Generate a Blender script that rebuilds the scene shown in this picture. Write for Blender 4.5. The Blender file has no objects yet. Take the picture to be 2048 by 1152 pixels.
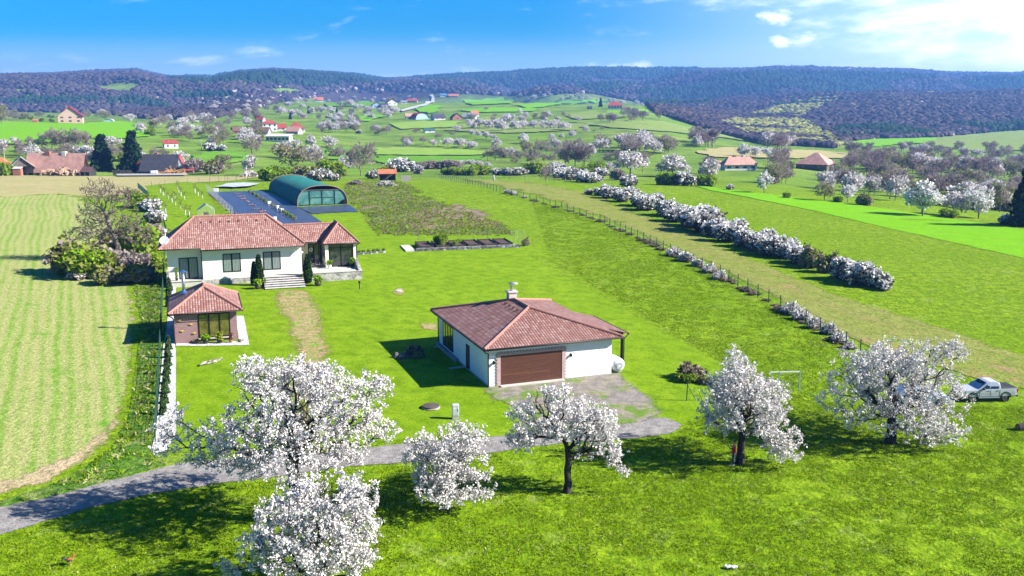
import bpy, bmesh, math, random
import numpy as np
from math import radians, sin, cos, pi, sqrt, atan2
from mathutils import Vector, Matrix
from mathutils.geometry import delaunay_2d_cdt

# ------------------------------------------------------------------ camera, sky, sun, exposure
SC = bpy.context.scene
COL = SC.collection
CAM_H, PITCH, FPX, CX, CY = 23.0, radians(11.2), 1880.0, 1024.0, 576.0
cd = bpy.data.cameras.new('camera')
cam = bpy.data.objects.new('camera', cd); COL.objects.link(cam)
cam.location = (0, 0, CAM_H); cam.rotation_euler = (pi/2 - PITCH, 0, 0)
cd.sensor_width = 36; cd.lens = 36*FPX/2048
cd.clip_start = 0.5; cd.clip_end = 20000
SC.camera = cam
SC.view_settings.view_transform = 'Standard'; SC.view_settings.look = 'None'
SC.view_settings.exposure = 1.42; SC.view_settings.gamma = 1
SC.cycles.max_bounces = 6; SC.cycles.diffuse_bounces = 1; SC.cycles.glossy_bounces = 2
SC.cycles.transmission_bounces = 4; SC.cycles.transparent_max_bounces = 12; SC.cycles.volume_bounces = 0
SC.cycles.use_adaptive_sampling = True; SC.cycles.adaptive_threshold = 0.02
SC.cycles.use_denoising = True

HAZE = 1.65e-4
SUN_EL, SUN_AZ = radians(33), radians(-9)          # azimuth from +X, minus = towards the viewer's side
SV = Vector((cos(SUN_AZ)*cos(SUN_EL), sin(SUN_AZ)*cos(SUN_EL), sin(SUN_EL)))
sl = bpy.data.lights.new('sun', 'SUN'); sl.energy = 5.0; sl.angle = radians(0.5); sl.color = (1, 0.95, 0.87)
so = bpy.data.objects.new('sun', sl); COL.objects.link(so)
so.rotation_euler = SV.to_track_quat('Z', 'Y').to_euler(); so.location = (60, -20, 80)

class NT:
    """small helper round a node tree"""
    def __init__(s, tree): s.t = tree; s.n = tree.nodes; s.l = tree.links
    def add(s, typ, ins=None, **props):
        nd = s.n.new(typ)
        for k, v in props.items(): setattr(nd, k, v)
        for k, v in (ins or {}).items(): s.put(nd, k, v)
        return nd
    def put(s, nd, k, v):
        sock = nd.inputs[k]
        if isinstance(v, bpy.types.NodeSocket): s.l.new(v, sock)
        elif isinstance(v, bpy.types.Node): s.l.new(v.outputs[0], sock)
        else:
            if isinstance(v, tuple) and len(v) == 3 and sock.type == 'RGBA': v = v + (1,)
            sock.default_value = v
    def math(s, op, a, b=0.0, clamp=False): return s.add('ShaderNodeMath', {0: a, 1: b}, operation=op, use_clamp=clamp)
    def mix(s, f, a, b, blend='MIX'):
        nd = s.add('ShaderNodeMix', data_type='RGBA', blend_type=blend)
        s.put(nd, 0, f); s.put(nd, 6, a); s.put(nd, 7, b)
        return nd.outputs[2]
    def step(s, v, lo, hi, smooth=True):
        return s.add('ShaderNodeMapRange', {0: v, 1: lo, 2: hi, 3: 0.0, 4: 1.0}, interpolation_type='SMOOTHSTEP' if smooth else 'LINEAR').outputs[0]
    def noise(s, vec, scale, detail=3.0, rough=0.55):
        return s.add('ShaderNodeTexNoise', {'Vector': vec, 'Scale': scale, 'Detail': detail, 'Roughness': rough}).outputs[0]

wd = bpy.data.worlds.new('World'); SC.world = wd; wd.use_nodes = True
w = NT(wd.node_tree); w.n.clear()
sky = w.add('ShaderNodeTexSky', sky_type='NISHITA', sun_disc=False, sun_elevation=SUN_EL, sun_rotation=pi/2 - SUN_AZ,
            altitude=300.0, air_density=1.0, dust_density=0.8, ozone_density=4.0)
geo = w.add('ShaderNodeTexCoord').outputs['Generated']
sep = w.add('ShaderNodeSeparateXYZ', {0: geo})
vy = w.math('MAXIMUM', sep.outputs[1], 0.05)
az = w.math('DIVIDE', sep.outputs[0], vy); el = w.math('DIVIDE', sep.outputs[2], vy)
hsv = w.add('ShaderNodeHueSaturation', {'Color': w.mix(1.0, sky, w.mix(w.math('MULTIPLY', w.step(el, .0, .12), w.math('SUBTRACT', 1.0, w.step(el, .18, .45))), (.90, .98, 1.12), (.40, .86, 1.30)), 'MULTIPLY'), 'Saturation': 1.5, 'Value': 1.0})
cv = w.add('ShaderNodeCombineXYZ', {0: az, 1: w.math('MULTIPLY', el, 2.6), 2: 0.0})
cr = w.add('ShaderNodeMapping', {'Vector': w.add('ShaderNodeCombineXYZ', {0: az, 1: w.math('MULTIPLY', w.math('SUBTRACT', el, w.math('MULTIPLY', az, .10)), 4.2), 2: 0.0}), 'Location': (3.1, .4, 0)}).outputs[0]
n1 = w.math('ADD', w.math('MULTIPLY', w.noise(cr, 6.0, 8.0, .62), .75), w.math('MULTIPLY', w.noise(cv, 16.0, 6.0, .6), .25))
cov = w.math('MULTIPLY', w.math('MULTIPLY', w.step(az, .20, .60), w.step(el, -.02, .05)), .29)
cl = w.step(w.math('ADD', n1, cov), .55, .82)
glare = w.math('MULTIPLY', w.math('MULTIPLY', w.step(az, .0, .62), w.math('SUBTRACT', 1.0, w.step(el, .02, .30))), .85)
low = w.math('SUBTRACT', 1.0, w.step(el, -.01, .085))
def puff(px, py, rx, ry, amt):
    """one small cumulus: an ellipse of noise about the direction of a spot in the sky"""
    a0, e0 = (px-CX)/FPX, -(py-204)/FPX
    dx = w.math('DIVIDE', w.math('SUBTRACT', az, a0), rx/FPX); dy = w.math('DIVIDE', w.math('SUBTRACT', el, e0), ry/FPX)
    r = w.math('SQRT', w.math('ADD', w.math('MULTIPLY', dx, dx), w.math('MULTIPLY', dy, dy)))
    n = w.noise(cv, 17.0, 7.0, 0.66)
    v = w.math('ADD', w.math('SUBTRACT', 1.0, r), w.math('MULTIPLY', w.math('SUBTRACT', n, 0.5), 5.0))
    return w.math('MULTIPLY', w.step(v, 0.1, 1.3), amt)
for a in ((1525, 44, 60, 20, .95), (1545, 90, 22, 16, .8), (1610, 82, 50, 18, .95), (1710, 66, 38, 14, .8), (850, 2, 56, 16, .9), (925, 142, 70, 11, .55),
          (1155, 133, 70, 12, .8), (1275, 134, 40, 9, .6)):
    cl = w.math('MAXIMUM', cl, puff(*a))
base = w.mix(w.math('MULTIPLY', glare, w.step(sep.outputs[1], .1, .45)), w.mix(w.math('MULTIPLY', low, .55), hsv.outputs[0], (6.2, 10.2, 14.5)), (11.0, 12.6, 14.0))
ahead = w.math('MULTIPLY', w.step(sep.outputs[1], .1, .45), w.math('SUBTRACT', 1.0, w.step(el, .30, .60)))
fade = w.mix(w.math('MULTIPLY', w.math('MULTIPLY', cl, ahead), 0.95), base, (15.5, 15.8, 16.2))
bg = w.add('ShaderNodeBackground', {'Color': fade, 'Strength': 0.05})
w.l.new(bg.outputs[0], w.add('ShaderNodeOutputWorld').inputs[0])

# ------------------------------------------------------------------ pixels and points
C_, S_ = cos(PITCH), sin(PITCH)
def ray(px, py):
    a = (px-CX)/FPX; b = (py-CY)/FPX
    return a, C_ - b*S_, -S_ - b*C_
def proj(x, y, z):
    z = z - CAM_H; d = y*C_ - z*S_
    return CX + FPX*x/d, CY + FPX*(-y*S_ - z*C_)/d
def sst(a, b, v):
    t = np.clip((v-a)/(b-a), 0, 1); return t*t*(3-2*t)

# ------------------------------------------------------------------ terrain heights
_rs = np.random.RandomState(5); _lat = _rs.rand(256, 256)
def vnoise(x, y):
    xi = np.floor(x).astype(int); yi = np.floor(y).astype(int); fx = x-xi; fy = y-yi
    fx = fx*fx*(3-2*fx); fy = fy*fy*(3-2*fy)
    g = lambda i, j: _lat[i & 255, j & 255]
    return (g(xi, yi)*(1-fx)+g(xi+1, yi)*fx)*(1-fy) + (g(xi, yi+1)*(1-fx)+g(xi+1, yi+1)*fx)*fy - .5
def fbm(x, y, o=4):
    s = 0; a = 1.0
    for k in range(o): s = s + a*vnoise(x*2**k+17*k, y*2**k+31*k); a *= .5
    return s
TZ = [75, 190, 245, 310, 370, 430, 520, 640, 800, 985, 1230, 1540, 1970, 2460, 3200, 3700, 4200, 5200, 6400, 8600]
TC = [-500, 0, 250, 500, 750, 1000, 1250, 1500, 1750, 2048, 2550]
# the height of the land, as the row where it is seen at each distance (None: level with the house plot)
_rows = {
 -500: [None, None, 380, 356, 350, 320, 290, 260, 240, 236, 234, 222, 205, 182, 192, 176, 152, 165, 175, 190],
 0:    [None, None, 380, 356, 350, 318, 284, 258, 241, 240, 236, 225, 203, 172, 184, 172, 152, 160, 170, 185],
 250:  [None, None, 379, 357, 350, 318, 286, 262, 246, 244, 238, 224, 205, 186, 176, 165, 146, 155, 170, 185],
 500:  [None, None, 377, 355, 347, 326, 300, 272, 256, 240, 222, 206, 196, 184, 170, 162, 147, 155, 170, 185],
 750:  [None, None, 377, 357, 349, 335, 318, 290, 262, 239, 220, 204, 193, 188, 178, 173, 160, 158, 170, 185],
 1000: [None, None, 377, 360, 348, 334, 315, 285, 258, 234, 214, 203, 205, 200, 176, 167, 150, 154, 170, 185],
 1250: [None, None, 379, 362, 345, 328, 306, 276, 252, 230, 212, 212, 222, 200, 172, 181, 142, 150, 170, 185],
 1500: [None, None, 384, 368, 346, 330, 312, 297, 284, 270, 250, 226, 206, 204, 170, 179, 141, 150, 170, 185],
 1750: [None, None, 398, 390, 368, 345, 325, 310, 296, 277, 258, 214, 193, 200, 164, 173, 143, 150, 170, 185],
 2048: [None, 446, 428, 412, 385, 362, 342, 322, 300, 280, 262, 216, 194, 203, 166, 175, 148, 138, 165, 185],
 2550: [None, 460, 440, 420, 395, 370, 345, 325, 302, 280, 262, 216, 194, 203, 166, 175, 146, 140, 165, 185]}
TT = np.zeros((len(TZ), len(TC)))
for j, c in enumerate(TC):
    for i, zz in enumerate(TZ):
        v = _rows[c][i]
        if v is not None:
            a, b, d = ray(c, v); TT[i, j] = CAM_H + zz*d/b
_sx = [-500, 0, 130, 200, 290, 350, 440, 490, 560, 640, 700, 770, 830, 920, 1000, 1100, 1200, 1350, 1480, 1540, 1650, 1800, 1880, 2048, 2550]
_sy = [150, 152, 150, 145, 142, 156, 158, 145, 141, 145, 150, 161, 158, 153, 150, 143, 140, 141, 141, 137, 139, 142, 148, 150, 150]
def _cr(p0, p1, p2, p3, t):
    m1 = (p2-p0)*.5; m2 = (p3-p1)*.5; t2 = t*t; t3 = t2*t
    return (2*t3-3*t2+1)*p1 + (t3-2*t2+t)*m1 + (-2*t3+3*t2)*p2 + (t3-t2)*m2
def relief(x, y):
    """folds and spurs of the far hills"""
    a = fbm((x*.8+y*.35)/620., (y*.8-x*.35)/760., 3); r = 1-np.abs(fbm(x/520.+7, y/900.+3, 3))*4
    b = fbm((x*.6+y*.5)/330.+3, (y*.6-x*.5)/520., 3)
    return a*150 + b*95 + r*18
def T(x, y):
    x = np.asarray(x, float); y = np.asarray(y, float)
    yy = np.maximum(y, 75.0)
    col = np.clip(CX + FPX*x/yy, -500, 2550)
    fi = np.interp(np.log(yy), np.log(TZ), np.arange(len(TZ))); fj = np.interp(col, TC, np.arange(len(TC)))
    i = np.minimum(fi.astype(int), len(TZ)-2); j = np.minimum(fj.astype(int), len(TC)-2); ti = fi-i; tj = fj-j
    tj = tj*tj*(3-2*tj)*.5 + tj*.5
    I = [np.clip(i+k, 0, len(TZ)-1) for k in (-1, 0, 1, 2)]; J = [j, j+1]
    q = [_cr(TT[I[0], jj], TT[I[1], jj], TT[I[2], jj], TT[I[3], jj], ti) for jj in J]
    z = q[0]*(1-tj) + q[1]*tj
    rv = np.interp(col, _sx, _sy); b = (rv-CY)/FPX
    zr = CAM_H + yy*(-S_-b*C_)/(C_-b*S_)
    k = sst(3760, 4200, yy)*(1-sst(4200, 5050, yy))
    z = z + relief(x, y)*sst(1350, 2500, yy)*(1-.5*k)*(.55+.45*sst(1200, 900, col))
    ex = z-(zr-16); z = np.where((ex > 0) & (yy > 900), zr-16+ex*.12, z)
    z = z*(1-k) + zr*k + fbm(x/90.+9, y/90.)*2.5*sst(400, 860, yy)
    return np.where(yy < 188, 0.0, z)
def t1(x, y): return float(T(np.array([x]), np.array([y]))[0])
_tz = np.geomspace(24, 7600, 560)
def ground_at(pxs, pys):
    """where the lines of sight through these spots of the photograph meet the land"""
    pxs = np.atleast_1d(np.asarray(pxs, float)); pys = np.atleast_1d(np.asarray(pys, float))
    a, b, d = ray(pxs, pys); b = np.broadcast_to(b, a.shape)
    u = a/b; s = d/b
    h = CAM_H + s[:, None]*_tz[None]; g = T(u[:, None]*_tz[None], np.broadcast_to(_tz, h.shape))
    under = h < g; k = np.where(under.any(1), under.argmax(1), len(_tz)-1); k = np.maximum(k, 1)
    lo = _tz[k-1].copy(); hi = _tz[k].copy()
    for _ in range(22):
        m = (lo+hi)/2; below = CAM_H + s*m < T(u*m, m)
        hi = np.where(below, m, hi); lo = np.where(below, lo, m)
    m = (lo+hi)/2
    return np.stack([u*m, m, T(u*m, m)], 1)
def at(px, py): return Vector(ground_at([px], [py])[0])
# ------------------------------------------------------------------ materials
def new_mat(name):
    m = bpy.data.materials.new(name); m.use_nodes = True
    t = NT(m.node_tree); t.n.clear()
    out = t.add('ShaderNodeOutputMaterial')
    return m, t, out
def pbr(t, out, color, rough=.8, **kw):
    ins = {'Base Color': color, 'Roughness': rough}; ins.update(kw)
    p = t.add('ShaderNodeBsdfPrincipled', ins); t.l.new(p.outputs[0], out.inputs[0]); return p
_mc = {}
def plain(name, col, rough=.7, var=.12, scale=6.0, metal=0.0, bump=0.0, spec=.4):
    """one colour with a little uneven wear"""
    if name in _mc: return _mc[name]
    m, t, out = new_mat(name)
    co = t.add('ShaderNodeTexCoord').outputs['Object']
    n = t.noise(co, scale, 5.0, .65)
    f = t.add('ShaderNodeMapRange', {0: n, 1: .3, 2: .7, 3: 1-var, 4: 1+var}).outputs[0]
    c = t.add('ShaderNodeVectorMath', {0: col, 1: (1, 1, 1)}, operation='MULTIPLY')
    t.l.new(f, t.add('ShaderNodeMath').inputs[0])
    sc = t.add('ShaderNodeVectorMath', {0: col}, operation='SCALE'); t.l.new(f, sc.inputs['Scale'])
    p = pbr(t, out, sc.outputs[0], rough, Metallic=metal); p.inputs['Specular IOR Level'].default_value = spec
    if bump:
        b = t.add('ShaderNodeBump', {'Height': t.noise(co, scale*4, 4.0), 'Strength': bump, 'Distance': .03}); t.l.new(b.outputs[0], p.inputs['Normal'])
    _mc[name] = m
    return m
def ground_mat(name, cols, big=.09, mid=.7, fine=3.2, bump=.6, stripe=None, spots=None, tuft=.25):
    """cols: dark, middle, light growth; stripe: (angle deg, metres, colour, strength, raggedness); spots: (colour, scale, lo, hi)"""
    m, t, out = new_mat(name)
    co = t.add('ShaderNodeTexCoord').outputs['Object']
    nb = t.noise(co, big, 4.0, .6); nm = t.noise(co, mid, 5.0, .7); nf = t.noise(co, fine, 4.0, .75)
    c = t.mix(t.step(nb, .36, .64), cols[1], cols[2])
    c = t.mix(t.step(nm, .40, .60), cols[0], c)
    if stripe:
        ang, per, scol, amt, rag = stripe
        sp = t.add('ShaderNodeSeparateXYZ', {0: co})
        dst = t.math('ADD', t.math('MULTIPLY', sp.outputs[0], cos(radians(ang))), t.math('MULTIPLY', sp.outputs[1], sin(radians(ang))))
        dst = t.math('ADD', dst, t.math('MULTIPLY', t.noise(co, .04, 1.0), 2.0))
        ph = t.math('MULTIPLY', dst, 2*pi/per); s1 = t.math('SINE', ph)
        ph2 = t.math('SINE', t.math('MULTIPLY', dst, 2*pi/(per*3.7)))
        along = t.add('ShaderNodeCombineXYZ', {0: t.math('MULTIPLY', dst, 1.3/per), 1: t.math('MULTIPLY', t.math('SUBTRACT', t.math('MULTIPLY', sp.outputs[1], cos(radians(ang))), t.math('MULTIPLY', sp.outputs[0], sin(radians(ang)))), .06/per), 2: 0.0})
        streak = t.noise(along, 1.0, 4.0, .7)
        v = t.math('ADD', t.math('ADD', t.math('MULTIPLY', s1, .16), t.math('MULTIPLY', ph2, .08)), t.math('ADD', t.math('MULTIPLY', streak, 1-rag*.5), t.math('MULTIPLY', nm, rag)))
        f = t.step(v, .5-.17, .5+.37)
        c = t.mix(t.math('MULTIPLY', f, amt), c, scol)
    if spots:
        sc, ss, lo, hi = spots
        c = t.mix(t.step(t.math('ADD', t.noise(co, ss, 5.0, .7), t.math('MULTIPLY', t.math('SUBTRACT', nf, .5), .3)), lo, hi), c, sc)
    f = t.add('ShaderNodeMapRange', {0: nf, 1: .32, 2: .68, 3: 1-tuft, 4: 1+tuft}).outputs[0]
    sc_ = t.add('ShaderNodeVectorMath', {0: c}, operation='SCALE'); t.l.new(f, sc_.inputs['Scale'])
    p = pbr(t, out, sc_.outputs[0], .95); p.inputs['Specular IOR Level'].default_value = .04
    if bump:
        h = t.math('ADD', nf, t.math('MULTIPLY', nm, 1.5))
        b = t.add('ShaderNodeBump', {'Height': h, 'Strength': bump, 'Distance': .25}); t.l.new(b.outputs[0], p.inputs['Normal'])
    _mc[name] = m
    return m
def softened(m, name):
    """the same ground, thinning out raggedly towards the border of its parcel"""
    if name in _mc: return _mc[name]
    m = m.copy(); m.name = name; t = NT(m.node_tree)
    out = [n for n in t.n if n.type == 'OUTPUT_MATERIAL'][0]; sh = out.inputs[0].links[0].from_socket
    e = t.add('ShaderNodeAttribute', attribute_name='inset').outputs['Fac']; co = t.add('ShaderNodeTexCoord').outputs['Object']
    n = t.math('ADD', t.math('MULTIPLY', t.math('SUBTRACT', t.noise(co, 1.7, 6.0, .75), .5), 1.5), t.math('MULTIPLY', t.math('SUBTRACT', t.noise(co, .35, 3.0), .5), .9))
    f = t.step(t.math('ADD', e, n), .30, .62)
    mx = t.add('ShaderNodeMixShader', {0: f, 1: t.add('ShaderNodeBsdfTransparent'), 2: sh}); t.l.new(mx.outputs[0], out.inputs[0])
    _mc[name] = m
    return m
def leafy(name, col, var=.35, trans=.3, hue=.0):
    """thin petals or leaves: diffuse with light through, tint varying from clump to clump"""
    if name in _mc: return _mc[name]
    m, t, out = new_mat(name)
    g = t.add('ShaderNodeNewGeometry'); rnd = g.outputs['Random Per Island']
    co = t.add('ShaderNodeTexCoord').outputs['Object']
    f = t.add('ShaderNodeMapRange', {0: t.math('ADD', t.math('MULTIPLY', rnd, .6), t.math('MULTIPLY', t.noise(co, .9, 3.0), .8)), 1: .2, 2: 1.0, 3: 1-var, 4: 1+var*.6}).outputs[0]
    sc = t.add('ShaderNodeVectorMath', {0: col}, operation='SCALE'); t.l.new(f, sc.inputs['Scale'])
    c = sc.outputs[0]
    if hue:
        c = t.add('ShaderNodeHueSaturation', {'Color': c, 'Hue': t.math('ADD', .5-hue/2, t.math('MULTIPLY', rnd, hue))}).outputs[0]
    d = t.add('ShaderNodeBsdfDiffuse', {'Color': c}); tr = t.add('ShaderNodeBsdfTranslucent', {'Color': c})
    mx = t.add('ShaderNodeMixShader', {0: trans, 1: d, 2: tr}); t.l.new(mx.outputs[0], out.inputs[0])
    _mc[name] = m
    return m

# ------------------------------------------------------------------ mesh building
class MB:
    def __init__(s): s.v = []; s.f = []; s.uv = {}; s.mi = []; s.cur = 0
    def add(s, vs, fs, uvs=None):
        o = len(s.v); s.v += [tuple(v) for v in vs]
        for k, f in enumerate(fs):
            s.f.append(tuple(i+o for i in f)); s.mi.append(s.cur)
            if uvs: s.uv[len(s.f)-1] = uvs[k]
        return s
    def box(s, x0, x1, y0, y1, z0, z1):
        vs = [(x, y, z) for z in (z0, z1) for y in (y0, y1) for x in (x0, x1)]
        return s.add(vs, [(0, 2, 3, 1), (4, 5, 7, 6), (0, 1, 5, 4), (2, 6, 7, 3), (0, 4, 6, 2), (1, 3, 7, 5)])
    def bevbox(s, x0, x1, y0, y1, z0, z1, b):
        """a box with chamfered upright and top edges"""
        def ringp(e): return [(x0+e+b, y0+e), (x1-e-b, y0+e), (x1-e, y0+e+b), (x1-e, y1-e-b), (x1-e-b, y1-e), (x0+e+b, y1-e), (x0+e, y1-e-b), (x0+e, y0+e+b)]
        vs = []
        for e, z in ((0, z0), (0, z1-b), (b, z1)): vs += [(x, y, z) for x, y in ringp(e)]
        fs = [tuple(range(7, -1, -1)), tuple(range(16, 24))]
        for r in (0, 8):
            for k in range(8): fs.append((r+k, r+(k+1) % 8, r+8+(k+1) % 8, r+8+k))
        return s.add(vs, fs)
    def obox(s, c, ax, ay, az):
        """box about a centre along three half axes"""
        c, ax, ay, az = Vector(c), Vector(ax), Vector(ay), Vector(az)
        vs = [c + ax*i + ay*j + az*k for k in (-1, 1) for j in (-1, 1) for i in (-1, 1)]
        return s.add(vs, [(0, 2, 3, 1), (4, 5, 7, 6), (0, 1, 5, 4), (2, 6, 7, 3), (0, 4, 6, 2), (1, 3, 7, 5)])
    def prism(s, poly, z0, z1):
        n = len(poly); vs = [(p[0], p[1], z0) for p in poly] + [(p[0], p[1], z1) for p in poly]
        return s.add(vs, [tuple(range(n-1, -1, -1)), tuple(range(n, 2*n))] + [(k, (k+1) % n, n+(k+1) % n, n+k) for k in range(n)])
    def extrude(s, poly3, d):
        n = len(poly3); d = Vector(d); vs = [Vector(p) for p in poly3] + [Vector(p)+d for p in poly3]
        return s.add(vs, [tuple(range(n-1, -1, -1)), tuple(range(n, 2*n))] + [(k, (k+1) % n, n+(k+1) % n, n+k) for k in range(n)])
    def tube(s, pts, r, n=6, cap=True):
        pts = [Vector(p) for p in pts]; rs = r if isinstance(r, (list, tuple)) else [r]*len(pts)
        o = []; ref = None
        for i, p in enumerate(pts):
            d = (pts[min(i+1, len(pts)-1)] - pts[max(i-1, 0)])
            if d.length < 1e-9: d = Vector((0, 0, 1))
            d.normalize()
            if ref is None: ref = Vector((1, 0, 0)) if abs(d.x) < .8 else Vector((0, 1, 0))
            a = (ref - d*ref.dot(d))
            if a.length < 1e-4: a = d.orthogonal()
            a.normalize(); b = d.cross(a); ref = a
            o += [p + a*(rs[i]*cos(2*pi*k/n)) + b*(rs[i]*sin(2*pi*k/n)) for k in range(n)]
        fs = [(i*n+k, i*n+(k+1) % n, (i+1)*n+(k+1) % n, (i+1)*n+k) for i in range(len(pts)-1) for k in range(n)]
        if cap: fs += [tuple(range(n-1, -1, -1)), tuple(range((len(pts)-1)*n, len(pts)*n))]
        return s.add(o, fs)
    def lathe(s, prof, c=(0, 0, 0), n=16, sx=1.0, sy=1.0):
        vs = [(c[0]+r*sx*cos(2*pi*k/n), c[1]+r*sy*sin(2*pi*k/n), c[2]+z) for r, z in prof for k in range(n)]
        fs = [(i*n+k, i*n+(k+1) % n, (i+1)*n+(k+1) % n, (i+1)*n+k) for i in range(len(prof)-1) for k in range(n)]
        fs += [tuple(range(n-1, -1, -1)), tuple(range((len(prof)-1)*n, len(prof)*n))]
        return s.add(vs, fs)
    def face_uv(s, vs, origin=None, udir=None):
        """a flat face whose UV is in metres: u along udir, v up the slope"""
        vs = [Vector(v) for v in vs]; u = Vector(udir or (vs[1]-vs[0])).normalized()
        nrm = (vs[1]-vs[0]).cross(vs[2]-vs[0]).normalized(); v = nrm.cross(u); o = Vector(origin or vs[0])
        return s.add(vs, [tuple(range(len(vs)))], [[((p-o).dot(u), (p-o).dot(v)) for p in vs]])
    def build(s, name, mats, parent=None, smooth=False):
        me = bpy.data.meshes.new(name); me.from_pydata(s.v, [], s.f)
        ms = mats if isinstance(mats, (list, tuple)) else [mats]
        for m in ms:
            if m is not None: me.materials.append(m)
        if len(ms) > 1: me.polygons.foreach_set('material_index', s.mi)
        if s.uv:
            l = me.uv_layers.new(name='UVMap')
            for p in me.polygons:
                if p.index in s.uv:
                    for k, li in enumerate(p.loop_indices): l.data[li].uv = s.uv[p.index][k]
        if smooth: me.polygons.foreach_set('use_smooth', [True]*len(me.polygons))
        me.update()
        return link(name, me, parent)
def link(name, me, parent=None):
    o = bpy.data.objects.new(name, me); COL.objects.link(o)
    if parent is not None: o.parent = parent
    return o
def np_mesh(name, V, Fc, mats, smooth=False, mi=None):
    """many equal-sided faces at once: V (n,3), Fc (m,k)"""
    me = bpy.data.meshes.new(name); V = np.asarray(V, np.float32); Fc = np.asarray(Fc, np.int32); k = Fc.shape[1]
    me.vertices.add(len(V)); me.vertices.foreach_set('co', V.ravel())
    me.loops.add(Fc.size); me.loops.foreach_set('vertex_index', Fc.ravel())
    me.polygons.add(len(Fc)); me.polygons.foreach_set('loop_start', np.arange(0, Fc.size, k, dtype=np.int32))
    me.polygons.foreach_set('loop_total', np.full(len(Fc), k, np.int32))
    for m in (mats if isinstance(mats, (list, tuple)) else [mats]): me.materials.append(m)
    if mi is not None: me.polygons.foreach_set('material_index', np.asarray(mi, np.int32))
    if smooth: me.polygons.foreach_set('use_smooth', np.ones(len(Fc), bool))
    me.update(calc_edges=True); me.validate()
    return me
def tag(o, label, cat, group=None):
    o['label'] = label; o['category'] = cat
    if group: o['group'] = group
    return o
def thing(name, label, cat, loc=(0, 0, 0), rot=0.0, group=None):
    o = bpy.data.objects.new(name, None); COL.objects.link(o); o.empty_display_size = .5
    o.location = loc; o.rotation_euler = (0, 0, rot)
    return tag(o, label, cat, group)
def struct(o, kind='structure'): o['kind'] = kind; return o
def copy_tree(o, loc, rot=0.0, scale=1.0, label=None, group=None, cat=None):
    r = o.copy(); COL.objects.link(r); r.location = loc; r.rotation_euler = (0, 0, rot)
    r.scale = scale if isinstance(scale, (tuple, list)) else (scale,)*3
    if label: r['label'] = label
    if group: r['group'] = group
    if cat: r['category'] = cat
    for ch in list(o.children):
        c = ch.copy(); COL.objects.link(c); c.parent = r
        for g in list(ch.children):
            e = g.copy(); COL.objects.link(e); e.parent = c
    return r
# ------------------------------------------------------------------ the land: one sheet to the horizon
M_meadow = ground_mat('meadow_grass', ((.075, .17, .012), (.115, .25, .010), (.15, .30, .022)), big=.07, mid=.9, fine=3.0, spots=((.20, .26, .07), .35, .56, .72), tuft=.38)
M_far = ground_mat('pasture', ((.10, .17, .03), (.13, .22, .035), (.16, .24, .05)), big=.012, mid=.06, fine=.5, bump=0, tuft=.15)
m, t, out = new_mat('ground')
_co = t.add('ShaderNodeTexCoord').outputs['Object']; _sp = t.add('ShaderNodeSeparateXYZ', {0: _co})
def _two(t, far_y0, far_y1, A, B):
    return t.mix(t.step(t.math('ADD', _sp.outputs[1], t.math('MULTIPLY', t.noise(_co, .02, 3.0), 60.0)), far_y0, far_y1), A, B)
def _cols(t, cols, big, mid):
    c = t.mix(t.step(t.noise(_co, big, 4.0, .6), .36, .64), cols[1], cols[2])
    return t.mix(t.step(t.noise(_co, mid, 5.0, .7), .40, .60), cols[0], c)
_near = _cols(t, ((.118, .205, .004), (.165, .275, .004), (.215, .315, .012)), .06, .8)
_near = t.mix(t.step(t.noise(_co, .3, 6.0, .75), .54, .70), _near, (.23, .29, .06))
_near = t.mix(t.step(t.noise(_co, 2.1, 3.0, .7), .52, .66), _near, (.085, .165, .004))
_farc = _cols(t, ((.105, .175, .026), (.14, .255, .020), (.21, .28, .05)), .008, .03)
_wood = _cols(t, ((.05, .035, .05), (.07, .05, .05), (.06, .06, .03)), .01, .08)
_c = _two(t, 290, 410, _near, _farc); _c = _two(t, 2300, 2700, _c, _wood)
_nf = t.noise(_co, 3.0, 4.0, .75)
_f = t.add('ShaderNodeMapRange', {0: _nf, 1: .3, 2: .7, 3: .62, 4: 1.38}).outputs[0]
_s = t.add('ShaderNodeVectorMath', {0: _c}, operation='SCALE'); t.l.new(_f, _s.inputs['Scale'])
_p = pbr(t, out, _s.outputs[0], .95); _p.inputs['Specular IOR Level'].default_value = .04
_b = t.add('ShaderNodeBump', {'Height': t.math('ADD', _nf, t.math('MULTIPLY', t.noise(_co, .8, 4.0), 1.5)), 'Strength': .7, 'Distance': .3}); t.l.new(_b.outputs[0], _p.inputs['Normal'])
M_ground = m
_cu = (np.linspace(-560, 2610, 150)-CX)/FPX
_ry = np.concatenate([[-60, -30, 0, 20, 40, 60, 80, 100, 125, 150, 186], np.geomspace(190, 5400, 330)])
_Y, _U = np.meshgrid(_ry, _cu, indexing='ij'); _X = _U*np.sqrt(np.maximum(_Y, 0)**2 + 70.0**2)
_V = np.stack([_X.ravel(), _Y.ravel(), T(_X.ravel(), _Y.ravel())], 1)
_n = len(_cu); _i = np.arange(len(_ry)-1)[:, None]*_n + np.arange(_n-1)[None]
_F = np.stack([_i, _i+1, _i+_n+1, _i+_n], -1).reshape(-1, 4)
struct(link('ground', np_mesh('ground', _V, _F, M_ground, smooth=True)))

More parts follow.
